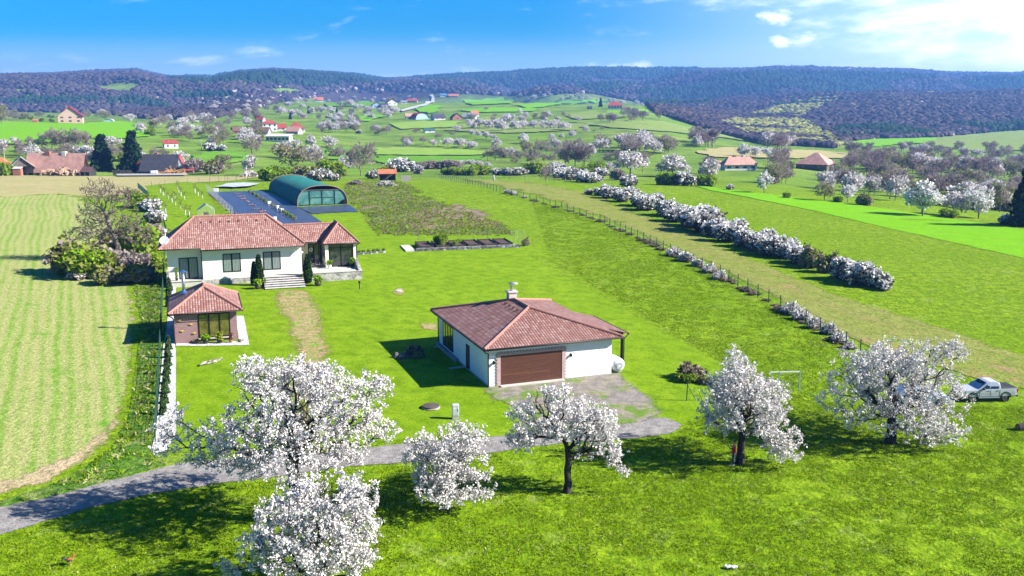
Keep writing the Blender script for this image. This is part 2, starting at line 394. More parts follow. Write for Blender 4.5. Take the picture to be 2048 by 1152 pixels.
def inpoly(px, py, poly):
    ins = np.zeros(len(px), bool); q = poly
    for k in range(len(q)):
        a = q[k]; b = q[(k+1) % len(q)]
        if a[1] == b[1]: continue
        c = (a[1] > py) != (b[1] > py)
        ins ^= c & (px < (b[0]-a[0])*(py-a[1])/(b[1]-a[1])+a[0])
    return ins
_lift = [0]
def drape(name, px, mat, edge=.0, lift=None, kind='structure', world=False, seed=0, dense=1.0, soft=0.0):
    """a parcel of land laid on the ground inside an outline (spots of the photograph, or points in metres)"""
    if world: P = np.array(px, float)
    else:
        q = []
        for k in range(len(px)):
            a = np.array(px[k], float); b = np.array(px[(k+1) % len(px)], float); n = max(1, int(np.hypot(*(b-a))/10))
            q += [a + (b-a)*i/n for i in range(n)]
        q = np.array(q); P = ground_at(q[:, 0], q[:, 1])[:, :2]
    # even out the outline in metres
    out = []
    for k in range(len(P)):
        a = P[k]; b = P[(k+1) % len(P)]; stp = max(.5 if edge else 2.0, a[1]*.02); n = max(1, int(np.hypot(*(b-a))/stp))
        out += [a + (b-a)*i/n for i in range(n)]
    P = np.array(out)
    if edge:
        sc = np.maximum(1, P[:, 1]/90)*edge
        P[:, 0] += sc*(fbm(P[:, 0]*.9+seed, P[:, 1]*.9, 3)+.6*fbm(P[:, 0]*.25, P[:, 1]*.25+seed))*2
        P[:, 1] += sc*(fbm(P[:, 0]*.9+40+seed, P[:, 1]*.9, 3)+.6*fbm(P[:, 0]*.25+9, P[:, 1]*.25+seed))*2
    verts = [Vector(p) for p in P]; n = len(verts); edges = [(k, (k+1) % n) for k in range(n)]
    y0, y1 = P[:, 1].min(), P[:, 1].max()
    if soft:
        pa = P; pb = np.roll(P, -1, 0)
        def inset(Q):
            d2 = np.full(len(Q), 1e9)
            for p0, p1 in zip(pa, pb):
                e = p1-p0; tt = np.clip(((Q-p0)@e)/max(e@e, 1e-9), 0, 1); d2 = np.minimum(d2, ((Q-p0-tt[:, None]*e)**2).sum(1))
            return np.sqrt(d2)
        st = max(soft*.45, (y1-y0)/150); gx, gy = np.meshgrid(np.arange(P[:, 0].min(), P[:, 0].max(), st), np.arange(y0, min(y1, 180), st)); Q = np.c_[gx.ravel(), gy.ravel()]
        ins = inpoly(Q[:, 0], Q[:, 1], P); Q = Q[ins]; Q = Q[inset(Q) < soft*2.5] if len(Q) > 3000 else Q; Q = Q[inset(Q) > st*.2]; verts += [Vector(q) for q in Q]
    if y1 > 180:
        yy = max(y0, 180.0)
        while yy < y1:
            d = yy*.022/dense
            xs = np.arange(P[:, 0].min(), P[:, 0].max(), d*1.3)
            ins = np.zeros(len(xs), bool)
            for k in range(n):
                a = P[k]; b = P[(k+1) % n]
                if (a[1] > yy) != (b[1] > yy):
                    ins ^= xs < (b[0]-a[0])*(yy-a[1])/(b[1]-a[1])+a[0]
            verts += [Vector((x, yy)) for x in xs[ins]]
            yy += d
    vo, eo, fo, *_r = delaunay_2d_cdt(verts, edges, [], 1, 1e-4)
    V = np.array([(v.x, v.y) for v in vo]); z = T(V[:, 0], V[:, 1])
    if lift is None: _lift[0] += 1; lift = .004*_lift[0]
    z = z + lift + np.maximum(V[:, 1]-182, 0)*.001
    if soft: mat = softened(mat, mat.name+' ragged')
    me = np_mesh(name, np.c_[V, z], np.array([f for f in fo if len(f) == 3]), mat)
    if soft: me.attributes.new('inset', 'FLOAT', 'POINT').data.foreach_set('value', np.minimum(inset(np.array([(v.co.x, v.co.y) for v in me.vertices]))/soft, 1).astype(np.float32))
    nz = me.polygons[0].normal.z if len(me.polygons) else 1
    if nz < 0: me.flip_normals()
    o = link(name, me); o['kind'] = kind
    return o
G = ground_mat
M_lawn = G('mown_lawn', ((.112, .205, .003), (.152, .265, .003), (.195, .305, .010)), big=.12, mid=.55, fine=3.5, bump=.35, stripe=(38, 1.6, (.175, .275, .010), .5, .6), tuft=.24)
M_crop = G('young_crop', ((.17, .27, .04), (.20, .32, .045), (.15, .30, .025)), big=.05, mid=.7, fine=2.8, bump=.5, stripe=(25, 1.15, (.42, .36, .17), .6, .8), spots=((.13, .27, .025), .22, .58, .72), tuft=.30)
M_tan = G('stubble_field', ((.34, .27, .14), (.43, .34, .18), (.34, .30, .13)), big=.05, mid=.3, fine=1.6, stripe=(95, 7.0, (.29, .33, .10), .5, .5), tuft=.18)
M_strip = G('ploughed_strip', ((.135, .20, .022), (.17, .27, .018), (.21, .28, .04)), big=.07, mid=.6, fine=2.6, stripe=(15, 1.3, (.26, .20, .085), .5, .9), spots=((.30, .20, .10), .16, .60, .68), tuft=.28)
M_bright = G('winter_wheat', ((.145, .33, .004), (.16, .36, .004), (.175, .37, .006)), big=.03, mid=.25, fine=1.5, bump=.2, stripe=(15, 2.4, (.125, .36, .004), .6, .4), tuft=.12)
M_weeds = G('weed_patch', ((.10, .13, .04), (.15, .18, .06), (.12, .21, .03)), big=.12, mid=.5, fine=2.0, spots=((.27, .19, .13), .14, .55, .64), tuft=.4)
M_dry = G('bare_track', ((.22, .24, .06), (.36, .25, .13), (.40, .29, .17)), big=.3, mid=.9, fine=3.0, spots=((.14, .30, .015), .55, .54, .66), tuft=.2)
M_gravel = G('gravel_road', ((.21, .195, .18), (.27, .25, .235), (.32, .30, .275)), big=.3, mid=1.6, fine=9.0, bump=.4, spots=((.17, .17, .10), .5, .66, .78), tuft=.2)
M_apron = G('gravel_apron', ((.20, .18, .16), (.27, .245, .215), (.34, .28, .20)), big=.3, mid=.9, fine=8.0, bump=.4, spots=((.13, .22, .03), .30, .50, .62), tuft=.22)
M_pebble = G('white_pebbles', ((.42, .41, .38), (.62, .60, .56), (.72, .70, .66)), big=.6, mid=4.0, fine=12.0, bump=.5, tuft=.25)
M_verge = G('tall_verge', ((.055, .14, .012), (.10, .20, .02), (.19, .24, .06)), big=.3, mid=.9, fine=2.6, bump=.9, spots=((.26, .25, .11), .5, .58, .72), tuft=.42)

CROP = [(-260, 396), (0, 393), (110, 386), (165, 392), (215, 420), (262, 470), (262, 530), (262, 580), (273, 640), (270, 740), (250, 830), (228, 880), (170, 930), (90, 968), (0, 996), (-260, 1060)]
drape('crop_field', CROP, M_crop, edge=.12, soft=0.9)
drape('stubble_field', [(-260, 352), (0, 352), (150, 353), (330, 353), (520, 354), (470, 362), (380, 366), (300, 378), (262, 392), (165, 393), (110, 387), (0, 394), (-260, 397)], M_tan, edge=.15)
drape('field_edge', [(200, 400), (240, 440), (266, 480), (266, 560), (272, 600), (277, 650), (274, 745), (255, 832), (232, 884), (172, 934), (90, 972), (0, 1000), (-120, 1030), (-120, 985), (0, 955), (80, 930), (150, 900), (200, 855), (226, 800), (244, 740), (250, 650), (246, 600), (238, 560), (240, 500), (225, 455), (190, 420)], G('bare_field_edge', ((.36, .28, .16), (.42, .33, .20), (.40, .33, .17)), big=.1, mid=.7, fine=2.8, bump=.5, spots=((.17, .26, .05), .4, .56, .68), tuft=.28), edge=.3, soft=1.3)
drape('verge', [(262, 470), (300, 500), (322, 560), (322, 640), (318, 760), (308, 880), (330, 930), (150, 985), (0, 1014), (-120, 1030), (0, 1003), (90, 975), (170, 937), (232, 886), (256, 832), (276, 742), (279, 640), (268, 578), (264, 530)], M_verge, edge=.12)
LAWN = [(352, 690), (352, 860), (330, 905), (420, 905), (640, 890), (800, 880), (1010, 872), (1120, 850), (1365, 850), (1440, 800), (1440, 725), (1420, 715), (1060, 513), (1125, 511), (1058, 490), (1020, 470), (760, 470), (722, 424), (640, 427), (560, 470), (370, 530), (352, 570)]
drape('lawn', LAWN, M_lawn, edge=.05)
drape('orchard_lawn', [(290, 372), (372, 364), (440, 372), (415, 390), (432, 430), (470, 470), (345, 470), (318, 430)], M_lawn, edge=.1)
drape('weed_patch', [(690, 366), (800, 364), (860, 395), (930, 420), (1020, 455), (1030, 470), (755, 470), (720, 425), (690, 395)], M_weeds, edge=.5, soft=2.2)
drape('bare_track', [(535, 580), (632, 577), (662, 640), (674, 700), (676, 760), (662, 830), (655, 905), (545, 905), (562, 830), (567, 760), (567, 700), (557, 650), (540, 615)], M_dry, edge=.3, soft=2.6)
drape('bare_ground', [(780, 436), (850, 410), (935, 406), (1000, 436), (1015, 455), (900, 458), (800, 452)], G('bare_soil', ((.16, .12, .09), (.25, .18, .13), (.32, .24, .17)), big=.2, mid=.7, fine=2.5, bump=.6, spots=((.12, .17, .03), .3, .54, .64), tuft=.35), edge=.6, soft=3.0)
drape('bare_ground', [(835, 645), (880, 646), (884, 664), (840, 660)], M_dry, edge=.2, soft=0.8)
drape('road', [(-200, 1052), (0, 1013), (130, 984), (260, 950), (360, 925), (480, 912), (640, 904), (820, 884), (1020, 871), (1110, 850), (1250, 832), (1340, 836), (1368, 852), (1345, 868), (1280, 880), (1130, 888), (1010, 905), (860, 925), (700, 935), (560, 955), (430, 972), (300, 992), (150, 1028), (0, 1074), (-200, 1130)], M_gravel, edge=.1, soft=0.45)
drape('gravel_apron', [(940, 782), (985, 768), (1125, 748), (1240, 736), (1285, 770), (1330, 805), (1350, 830), (1300, 850), (1245, 858), (1150, 868), (1040, 868), (1045, 830), (985, 805)], M_apron, edge=.2, soft=1.8)
drape('ploughed_strip', [(888, 357), (985, 360), (1090, 368), (1165, 382), (1250, 412), (1400, 470), (1560, 540), (1680, 590), (1800, 625), (1940, 672), (2110, 730), (2300, 790), (2300, 900), (2060, 790), (1960, 762), (1740, 700), (1640, 650), (1430, 535), (1290, 475), (1200, 436), (1080, 397), (985, 372), (930, 362)], M_strip, edge=.25, soft=1.2)
drape('wheat_strip', [(1388, 371), (1480, 382), (1700, 408), (1850, 430), (2060, 461), (2300, 505), (2300, 580), (2060, 520), (1960, 497), (1800, 462), (1620, 420), (1480, 392), (1420, 381)], M_bright, edge=.1)
drape('pebble_strip', [(345, 570), (352, 570), (350, 690), (352, 700), (352, 868), (332, 905), (302, 906), (312, 860), (326, 700)], M_pebble, edge=.03)
# mid-distance parcels
FARS = [('wheat_field', M_bright, [(-200, 248), (0, 246), (90, 247), (170, 249), (230, 244), (268, 246), (270, 256), (300, 268), (302, 274), (240, 278), (170, 278), (60, 290), (-200, 292)]),
 ('hay_meadow', ground_mat('hay_meadow', ((.19, .31, .04), (.22, .34, .05), (.24, .34, .07)), big=.02, mid=.1, fine=.6, bump=0, tuft=.1), [(742, 298), (800, 296), (900, 299), (975, 304), (970, 311), (860, 312), (755, 311)]),
 ('wheat_field', M_bright, [(830, 218), (858, 210), (888, 213), (878, 226), (852, 228)]),
 ('wheat_field', M_bright, [(690, 240), (740, 230), (772, 233), (740, 243), (700, 246)]),
 ('wheat_field', M_bright, [(915, 202), (980, 198), (1030, 200), (1028, 208), (950, 211)]),
 ('wheat_field', M_bright, [(1030, 211), (1120, 203), (1190, 200), (1215, 205), (1120, 210), (1060, 218)]),
 ('stubble_field', M_tan, [(1390, 305), (1450, 296), (1560, 300), (1640, 303), (1700, 308), (1690, 318), (1560, 318), (1430, 316)]),
 ('grass_slope', ground_mat('grass_slope', ((.17, .23, .05), (.19, .27, .05), (.22, .27, .08)), big=.02, mid=.1, fine=.6, bump=0, tuft=.1), [(1165, 248), (1240, 243), (1320, 243), (1370, 255), (1440, 270), (1500, 284), (1440, 276), (1330, 264), (1220, 256)]),
 ('wheat_field', M_bright, [(1660, 288), (1760, 279), (1880, 277), (1860, 285), (1740, 296)]),
 ('grass_slope', _mc['grass_slope'], [(1880, 276), (1990, 266), (2080, 262), (2200, 262), (2200, 300), (2060, 300), (1960, 306), (1840, 288)]),
 ('clover_field', ground_mat('clover_field', ((.10, .24, .012), (.12, .28, .015), (.15, .29, .03)), big=.02, mid=.1, fine=.6, bump=0, tuft=.1), [(385, 312), (440, 302), (500, 308), (500, 322), (450, 330), (380, 328)])]
FARS += [('wheat_field', M_bright, [(905, 222), (990, 216), (1075, 219), (1060, 224), (960, 226)]), ('grass_slope', _mc['grass_slope'], [(890, 262), (950, 247), (1060, 246), (1180, 250), (1150, 262), (1010, 268)]),
 ('hay_meadow', _mc['hay_meadow'], [(780, 248), (850, 243), (930, 245), (900, 256), (800, 260)]), ('clover_field', _mc['clover_field'], [(560, 300), (660, 294), (735, 300), (730, 318), (600, 322)]), ('clover_field', _mc['clover_field'], [(755, 313), (860, 314), (965, 314), (960, 324), (800, 330), (752, 326)]),
 ('grass_slope', _mc['grass_slope'], [(1130, 232), (1230, 226), (1290, 226), (1250, 236), (1160, 240)]), ('wheat_field', M_bright, [(1210, 224), (1290, 220), (1300, 225), (1230, 230)]), ('clover_field', _mc['clover_field'], [(640, 208), (720, 204), (800, 208), (740, 214), (660, 214)])]
for nm, mt, pl in FARS: drape(nm, pl, mt, lift=.25, edge=.4)
M_asphalt = plain('pale_road', (.45, .45, .44), .8, .1, .3)
drape('road', [(800, 222), (850, 209), (862, 204), (864, 196), (858, 192), (866, 190), (869, 197), (868, 206), (855, 212), (805, 225)], M_asphalt, lift=.5)
# ------------------------------------------------------------------ growing trees
M_bark = plain('dark_bark', (.045, .038, .033), .95, .45, 3.0, bump=.8, spec=.1)
M_barkgrey = plain('grey_bark', (.19, .16, .14), .95, .4, 2.0, spec=.1)
M_blossom = leafy('white_blossom', (.69, .645, .615), .32, .14)
M_blossom_far = leafy('pale_blossom', (.64, .60, .585), .32, .25)
M_thorn = leafy('thorn_blossom', (.72, .70, .67), .30, .25)
M_twig = leafy('bare_twigs', (.34, .285, .245), .4, .3)
M_twig2 = leafy('violet_twigs', (.27, .215, .21), .4, .3)
M_leaf = leafy('fresh_leaves', (.20, .33, .012), .45, .35, .03)
M_olive = leafy('budding_leaves', (.22, .245, .05), .45, .3, .04)
M_dark = leafy('evergreen_needles', (.018, .042, .018), .5, .05)
M_thuja = leafy('cypress_needles', (.030, .062, .014), .5, .1)
M_hedge = leafy('thorny_stems', (.10, .085, .06), .5, .1)
def unit(rng, n):
    v = rng.normal(size=(n, 3)); return v/np.linalg.norm(v, axis=1, keepdims=True)
def grow(rng, targets, trunk, r0, step=.4, rtip=.012, expo=2.3, wob=.10, back=.35):
    """limbs that reach from the trunk to every target point; returns points, parents, radii"""
    P = []; par = []; L = []; D = []
    def put(p, q):
        P.append(np.asarray(p, float)); par.append(q); k = len(P)-1
        if q < 0: L.append(0.0); D.append(np.array([0, 0, 1.]))
        else:
            d = P[k]-P[q]; l = np.linalg.norm(d)+1e-9; L.append(L[q]+l); D.append(d/l)
        return k
    last = -1
    for a, b in zip(trunk[:-1], trunk[1:]):
        a = np.array(a, float); b = np.array(b, float); n = max(1, int(np.linalg.norm(b-a)/step))
        for i in range(n): last = put(a+(b-a)*i/n + (rng.normal(size=3)*.03 if last >= 0 else 0), last)
    last = put(trunk[-1], last); first = max(1, int(last*.55)); top = np.array(trunk[-1], float)
    tg = targets[np.argsort(np.linalg.norm(targets-top, axis=1)+rng.rand(len(targets))*.4)]
    cap = 60000; A = np.zeros((cap, 3)); LL = np.zeros(cap); n0 = 0
    for t in tg:
        n = len(P)
        if n > n0: A[n0:n] = P[n0:n]; LL[n0:n] = L[n0:n]; n0 = n
        d = np.linalg.norm(A[first:n]-t, axis=1); i = int(np.argmin(d+back*LL[first:n]))+first; dist = d[i-first]
        if dist < step*.5: continue
        c = P[i] + D[i]*dist*.38 + np.array([0, 0, dist*.05]); m = max(1, int(round(dist/step))); q = i
        for k in range(1, m+1):
            s = k/m; p = (1-s)**2*P[i] + 2*s*(1-s)*c + s*s*t
            q = put(p + (rng.normal(size=3)*wob*step if k < m else 0), q)
    P = np.array(P); par = np.array(par); acc = np.zeros(len(P)); kids = np.zeros(len(P), int)
    for k in range(len(P)-1, 0, -1):
        if kids[k] == 0: acc[k] = rtip**expo
        acc[par[k]] += acc[k]; kids[par[k]] += 1
    R = acc**(1/expo); R = rtip + (R-rtip)*max(.05, (r0-rtip)/(R[0]-rtip))
    return P, par, np.maximum(R, rtip), kids
def limbs(P, par, R, keep=None):
    """tapered segments, six-sided where thick and three-sided where thin"""
    Vs = []; Fs = []; off = 0; k = np.arange(len(P)); ok = par >= 0
    if keep is not None: ok &= keep
    for thick in (True, False):
        sel = k[ok & ((R > .05) == thick)]; n = 6 if thick else 3
        if not len(sel): continue
        a = P[par[sel]]; b = P[sel]; d = b-a; l = np.linalg.norm(d, axis=1, keepdims=True)+1e-9; d = d/l
        ref = np.where(np.abs(d[:, 2:3]) < .9, np.array([[0, 0, 1.]]), np.array([[1., 0, 0]]))
        u = np.cross(d, ref); u /= np.linalg.norm(u, axis=1, keepdims=True); v = np.cross(d, u)
        an = 2*pi*np.arange(n)/n; ring = u[:, None]*np.cos(an)[None, :, None] + v[:, None]*np.sin(an)[None, :, None]
        rb = R[sel]; ra = np.minimum(R[par[sel]], rb*1.6)
        V = np.concatenate([a[:, None]+ring*ra[:, None, None], b[:, None]+ring*rb[:, None, None]], 1).reshape(-1, 3)
        o = off + np.arange(len(sel))[:, None]*2*n; j = np.arange(n)[None]
        F = np.stack([o+j, o+(j+1) % n, o+n+(j+1) % n, o+n+j], -1).reshape(-1, 4)
        Vs.append(V); Fs.append(F); off += len(V)
    return np.concatenate(Vs), np.concatenate(Fs)
def flakes(rng, cen, size, spread, m, flat=0.0, aspect=1.0, out=None):
    """m small four-cornered leaves or petals about every centre"""
    c = np.repeat(cen, m, 0); n = len(c); c = c + rng.normal(size=(n, 3))*spread
    u = unit(rng, n); u[:, 2] *= (1-flat); u /= np.linalg.norm(u, axis=1, keepdims=True)
    if out is not None: u = u + np.repeat(out, m, 0)*1.2; u /= np.linalg.norm(u, axis=1, keepdims=True)
    w = unit(rng, n); v = np.cross(u, w); v /= np.linalg.norm(v, axis=1, keepdims=True)
    s = (size*(.6+.8*rng.rand(n)))[:, None]
    u = u*s*aspect; v = v*s/aspect**.5
    V = np.stack([c-u-v*.7, c+u*.8-v, c+u+v*.7, c-u*.8+v], 1).reshape(-1, 3)
    F = np.arange(n*4).reshape(-1, 4)
    return V, F
def twigs(rng, base, dirs, length, width, m, spread=.55):
    b = np.repeat(base, m, 0); n = len(b); d = np.repeat(dirs, m, 0) + rng.normal(size=(n, 3))*spread
    d /= np.linalg.norm(d, axis=1, keepdims=True); w = np.cross(d, unit(rng, n)); w /= np.linalg.norm(w, axis=1, keepdims=True)
    l = (length*(.5+rng.rand(n)))[:, None]; mid = b+d*l*.5+rng.normal(size=(n, 3))*length*.08
    V = np.stack([b-w*width, b+w*width, mid+w*width*.7, b+d*l], 1).reshape(-1, 3)
    return V, np.arange(n*4).reshape(-1, 4)
def in_lobes(rng, lobes, n, shell=.35):
    """points spread through ellipsoids (centre, radii), denser towards their skin"""
    vol = np.array([l[1][0]*l[1][1]*l[1][2] for l in lobes])**.75; pick = rng.choice(len(lobes), n, p=vol/vol.sum())
    d = unit(rng, n)*(rng.rand(n)**shell)[:, None]
    return np.array([l[0] for l in lobes])[pick] + d*np.array([l[1] for l in lobes])[pick]

# ------------------------------------------------------------------ the flowering trees by the drive
def hero(seed, bx, by, lobes, label, n, r0, lean=(0, 0), fork=.28, cs=.040, per=3):
    rng = np.random.RandomState(seed); base = at(bx, by); Z = base.y; L = []
    for (x, y, rx, ry, dz) in lobes:
        Zl = Z + dz; a, b, d = ray(x, y); k = Zl/b; s = Zl/FPX
        c = np.array([a*k, Zl, CAM_H + d*k]) - np.array(base); c[2] = max(c[2], ry*s*.9+.2)
        L.append((c, np.array([rx*s, (rx+ry)*.78*s, ry*s])))
    zt = max(l[0][2]+l[1][2] for l in L); h = zt*fork
    trunk = [(0, 0, -.1), (lean[0]*.25, lean[1]*.3, h*.5), (lean[0]*.7, lean[1]*.7, h), (lean[0], lean[1], h*1.35)]
    tg = in_lobes(rng, L, int(n*1.3)); tg[:, 2] = np.maximum(tg[:, 2], .7)
    P, par, R, kids = grow(rng, tg, trunk, r0, step=.34, rtip=.011)
    flare = np.exp(-np.maximum(P[:, 2], 0)/.35)*.45; near = (np.linalg.norm(P[:, :2], axis=1) < .8) & (R > r0*.6); R = R*np.where(near, 1+flare, 1)
    root = thing('flowering_tree', label, 'tree', base, 0, 'white flowering fruit trees along the drive')
    V, F = limbs(P, par, R)
    link('trunk', np_mesh('trunk', V, F, M_bark), root)
    thin = np.where(R < .042)[0]; thin = thin[thin > 5]
    c = P[thin]; c = np.repeat(c, per, 0) + rng.normal(size=(len(c)*per, 3))*.12
    c = c[(rng.rand(len(c)) < .93) & (fbm(c[:, 0]*1.1+seed, c[:, 2]*1.1+c[:, 1]*.8, 3) > -.30)]; c[:, 2] = np.maximum(c[:, 2], .25)
    V, F = flakes(rng, c, np.float64(cs), .07, 10)
    link('crown', np_mesh('crown', V, F, M_blossom), root)
    return root
HEROES = [
 (11, 598, 1046, [(600, 800, 130, 75, 0), (520, 765, 62, 52, .6), (505, 738, 42, 30, 0), (575, 738, 48, 28, .5), (640, 762, 50, 40, -.3), (735, 785, 52, 46, .3), (745, 848, 46, 26, .5), (775, 862, 30, 18, 0), (650, 742, 14, 16, 0),
   (338, 840, 36, 26, .2), (335, 888, 30, 26, 0), (412, 890, 58, 40, .4), (465, 858, 66, 46, -.8), (500, 915, 74, 40, -1.2), (600, 900, 110, 58, -2.2), (690, 890, 58, 46, -1.), (600, 830, 110, 60, 2.5)],
  'largest white flowering tree, spreading over the gravel drive below the brick summer house', 1150, .34, (-.3, .2)),
 (12, 657, 1196, [(630, 1040, 130, 76, .3), (700, 1000, 72, 50, .3), (560, 1025, 56, 50, 0), (520, 1092, 56, 42, 0), (600, 1110, 105, 44, -.5), (720, 1075, 52, 50, 0), (730, 1125, 36, 24, 0), (645, 975, 60, 34, .8), (462, 1138, 28, 16, 0), (530, 1060, 26, 14, 0), (670, 1100, 90, 60, .8)],
  'white flowering tree cut by the bottom edge, growing in front of the largest one', 800, .2, (-.2, .1)),
 (13, 890, 1018, [(905, 882, 60, 38, 0), (850, 895, 42, 34, .2), (945, 878, 30, 30, -.2), (890, 955, 78, 44, -.3), (962, 978, 34, 24, -.2), (900, 992, 55, 16, -.8), (822, 912, 22, 16, 0), (940, 925, 46, 36, .4), (890, 920, 60, 50, .9), (858, 960, 50, 30, .5)],
  'smallest white flowering tree with a low round crown beside the gravel drive', 560, .15, (.1, .1)),
 (14, 1135, 984, [(1056, 835, 42, 36, 0), (1092, 802, 46, 26, .2), (1122, 785, 24, 18, 0), (1160, 835, 56, 38, .2), (1205, 848, 34, 38, 0), (1048, 872, 38, 28, -.3), (1108, 862, 50, 32, -.5), (1222, 900, 28, 34, 0), (1242, 935, 12, 22, -.2), (1172, 885, 40, 30, .5), (1020, 880, 18, 10, 0)],
  'wide open flowering tree with a forked leaning trunk in front of the garage door', 520, .23, (0, 0)),
 (15, 1480, 928, [(1482, 770, 56, 52, 0), (1464, 712, 18, 20, 0), (1482, 730, 30, 26, .2), (1432, 785, 40, 46, 0), (1530, 800, 52, 48, .2), (1506, 826, 80, 46, -.5), (1413, 838, 22, 28, 0), (1562, 878, 46, 46, -.3), (1572, 905, 34, 22, -.5), (1446, 846, 34, 24, -.3), (1500, 800, 80, 70, 1.2), (1405, 765, 14, 12, 0)],
  'dense upright flowering tree with a person standing by its trunk', 760, .24, (.1, .2)),
 (16, 1781, 886, [(1790, 765, 100, 66, .5), (1718, 730, 56, 36, .3), (1800, 712, 64, 34, 0), (1888, 708, 42, 34, 0), (1905, 690, 16, 26, 0), (1872, 785, 66, 56, 0), (1690, 765, 44, 36, 0), (1655, 800, 28, 24, 0), (1890, 858, 44, 36, -.5), (1850, 868, 58, 32, -1.), (1722, 828, 56, 36, -.3), (1800, 828, 76, 44, -1.), (1790, 760, 90, 70, 2.)],
  'broad white flowering tree partly hiding the silver pickup', 900, .32, (0, .1)),
]
for h in HEROES: hero(*h)
# ------------------------------------------------------------------ kinds of trees and bushes seen from afar (built once each, then copied)
KIT = {}
def kit(key, h, parts, cat, name):
    """remember a kind: its height and its (part name, mesh) pairs"""
    KIT.setdefault(key, []).append((h, parts, cat, name))
def lobes_crown(rng, h, w, k, low=.35):
    L = [((0, 0, h*(low+1)/2), (w*.36, w*.36, h*(1-low)/2*.9))]
    for i in range(k):
        a = 2*pi*(i+rng.rand()*.7)/k; r = w*(.22+.16*rng.rand()); z = h*(low+.12+(.72-low)*rng.rand())
        L.append(((r*cos(a), r*sin(a), z), (w*(.16+.1*rng.rand()), w*(.16+.1*rng.rand()), h*(.12+.09*rng.rand()))))
    return [(np.array(c), np.array(s)) for c, s in L]
def kind_tree(key, seed, h, w, cat, leafm, n=420, m=3, size=.2, spread=.22, bark=None, tw=0, twm=None, low=.3, r0=.17, name='orchard_tree', k=6, tn=70, fl_on=True, aspect=1.0):
    rng = np.random.RandomState(seed); L = lobes_crown(rng, h, w, k, low)
    tg = in_lobes(rng, L, tn, .5); tg[:, 2] = np.maximum(tg[:, 2], h*.18)
    P, par, R, kids = grow(rng, tg, [(0, 0, -.3), (.1, 0, h*.15), (.15*rng.randn(), .15*rng.randn(), h*.36)], r0, step=.7, rtip=.03)
    V, F = limbs(P, par, R); tm = np_mesh('trunk', V, F, bark or M_barkgrey)
    Vs = []; Fs = []; mi = []; off = 0; mats = []
    if fl_on:
        c = in_lobes(rng, L, n, .42); c = c[(fbm(c[:, 0]*.7+seed, c[:, 2]*.7+c[:, 1]*.5, 3) > -.22)]
        a, b = flakes(rng, c, size, spread, m, aspect=aspect); Vs.append(a); Fs.append(b); mi += [0]*len(b); off = len(a); mats.append(leafm)
    if tw:
        tips = np.where(R < .07)[0]; tips = tips[tips > 4]; d = P[tips]-P[par[tips]]; d /= np.linalg.norm(d, axis=1, keepdims=True)+1e-9; d[:, 2] += .25
        a, b = twigs(rng, P[tips], d, tw, .028, max(2, int(1500/len(tips)))); Vs.append(a); Fs.append(b+off); mi += [len(mats)]*len(b); mats.append(twm)
    kit(key, h, [('trunk', tm), ('crown', np_mesh('crown', np.concatenate(Vs), np.concatenate(Fs), mats, mi=mi))], cat, name)
def kind_bush(key, seed, h, w, leafm, n=380, m=3, size=.2, name='bush', under=None, tops=.0, stems=24, d=1.0, cat='bush'):
    rng = np.random.RandomState(seed); L = []
    for i in range(7):
        a = rng.rand()*2*pi; r = w*.32*rng.rand()**.5; hh = h*(.28+.16*rng.rand())
        L.append((np.array([r*cos(a), r*sin(a)*d, hh*(.9+.5*rng.rand())]), np.array([w*(.16+.1*rng.rand()), w*(.16+.1*rng.rand()), hh])))
    sm = MB()
    for i in range(stems):
        l = L[rng.randint(len(L))]; e = l[0] + unit(rng, 1)[0]*l[1]*.8; e[2] = abs(e[2])
        b = np.array([e[0]*.35, e[1]*.35, -.2]); mdl = (b+e)/2 + rng.normal(size=3)*.12*h/3
        sm.tube([b, mdl, e], [.045, .03, .012], 4, False)
    me = bpy.data.meshes.new('stems'); me.from_pydata(sm.v, [], sm.f); me.materials.append(M_hedge)
    c = in_lobes(rng, L, n, .4); c = c[c[:, 2] > .08*h]
    sel = c[:, 2] > tops*h*(.8+.4*rng.rand(len(c)))
    a, b = flakes(rng, c[sel], size, size*1.1, m); Vs = [a]; Fs = [b]; mi = [0]*len(b); mats = [leafm]
    if under is not None:
        c2 = in_lobes(rng, L, int(n*.8), .6); c2 = c2[c2[:, 2] > 0.02]; c2[:, 2] *= .92
        a2, b2 = flakes(rng, c2, size*1.1, size*1.2, m, aspect=1.3); Vs.append(a2); Fs.append(b2+len(a)); mi += [1]*len(b2); mats.append(under)
    kit(key, h, [('stems', me), ('foliage', np_mesh('foliage', np.concatenate(Vs), np.concatenate(Fs), mats, mi=mi))], cat, name)
def kind_conifer(key, seed, h, w, leafm, name='pine_tree', tiers=15, per=15, ragged=.3, low=.1, cat='tree', leaf=.32, top=.06):
    rng = np.random.RandomState(seed); tb = MB(); tb.tube([(0, 0, -.3), (0.05, 0, h*.5), (0, 0, h*.97)], [h*.025, h*.016, .02], 7)
    C = []; O = []
    for i in range(tiers):
        t = i/(tiers-1); z = h*(low+(1-low)*t**.92); r = w*.5*max(top, (1-t)**.75)
        for k in range(max(5, int(per*(1-.5*t)))):
            a = 2*pi*rng.rand(); rr = r*(1-ragged*rng.rand())
            tb.tube([(0, 0, z), (rr*.9*cos(a), rr*.9*sin(a), z-rr*.12)], [.03, .01], 3, False)
            for q in range(5):
                f = .3+.7*(q+rng.rand())/5
                C.append((rr*f*cos(a), rr*f*sin(a), z - rr*.14*f + rng.randn()*.1*h/9)); O.append((cos(a)*.6, sin(a)*.6, .2))
    me = bpy.data.meshes.new('trunk'); me.from_pydata(tb.v, [], tb.f); me.materials.append(M_bark)
    V, F = flakes(rng, np.array(C), leaf*h/9, leaf*.75*h/9, 5, aspect=1.5)
    kit(key, h, [('trunk', me), ('crown', np_mesh('crown', V, F, leafm))], cat, name)
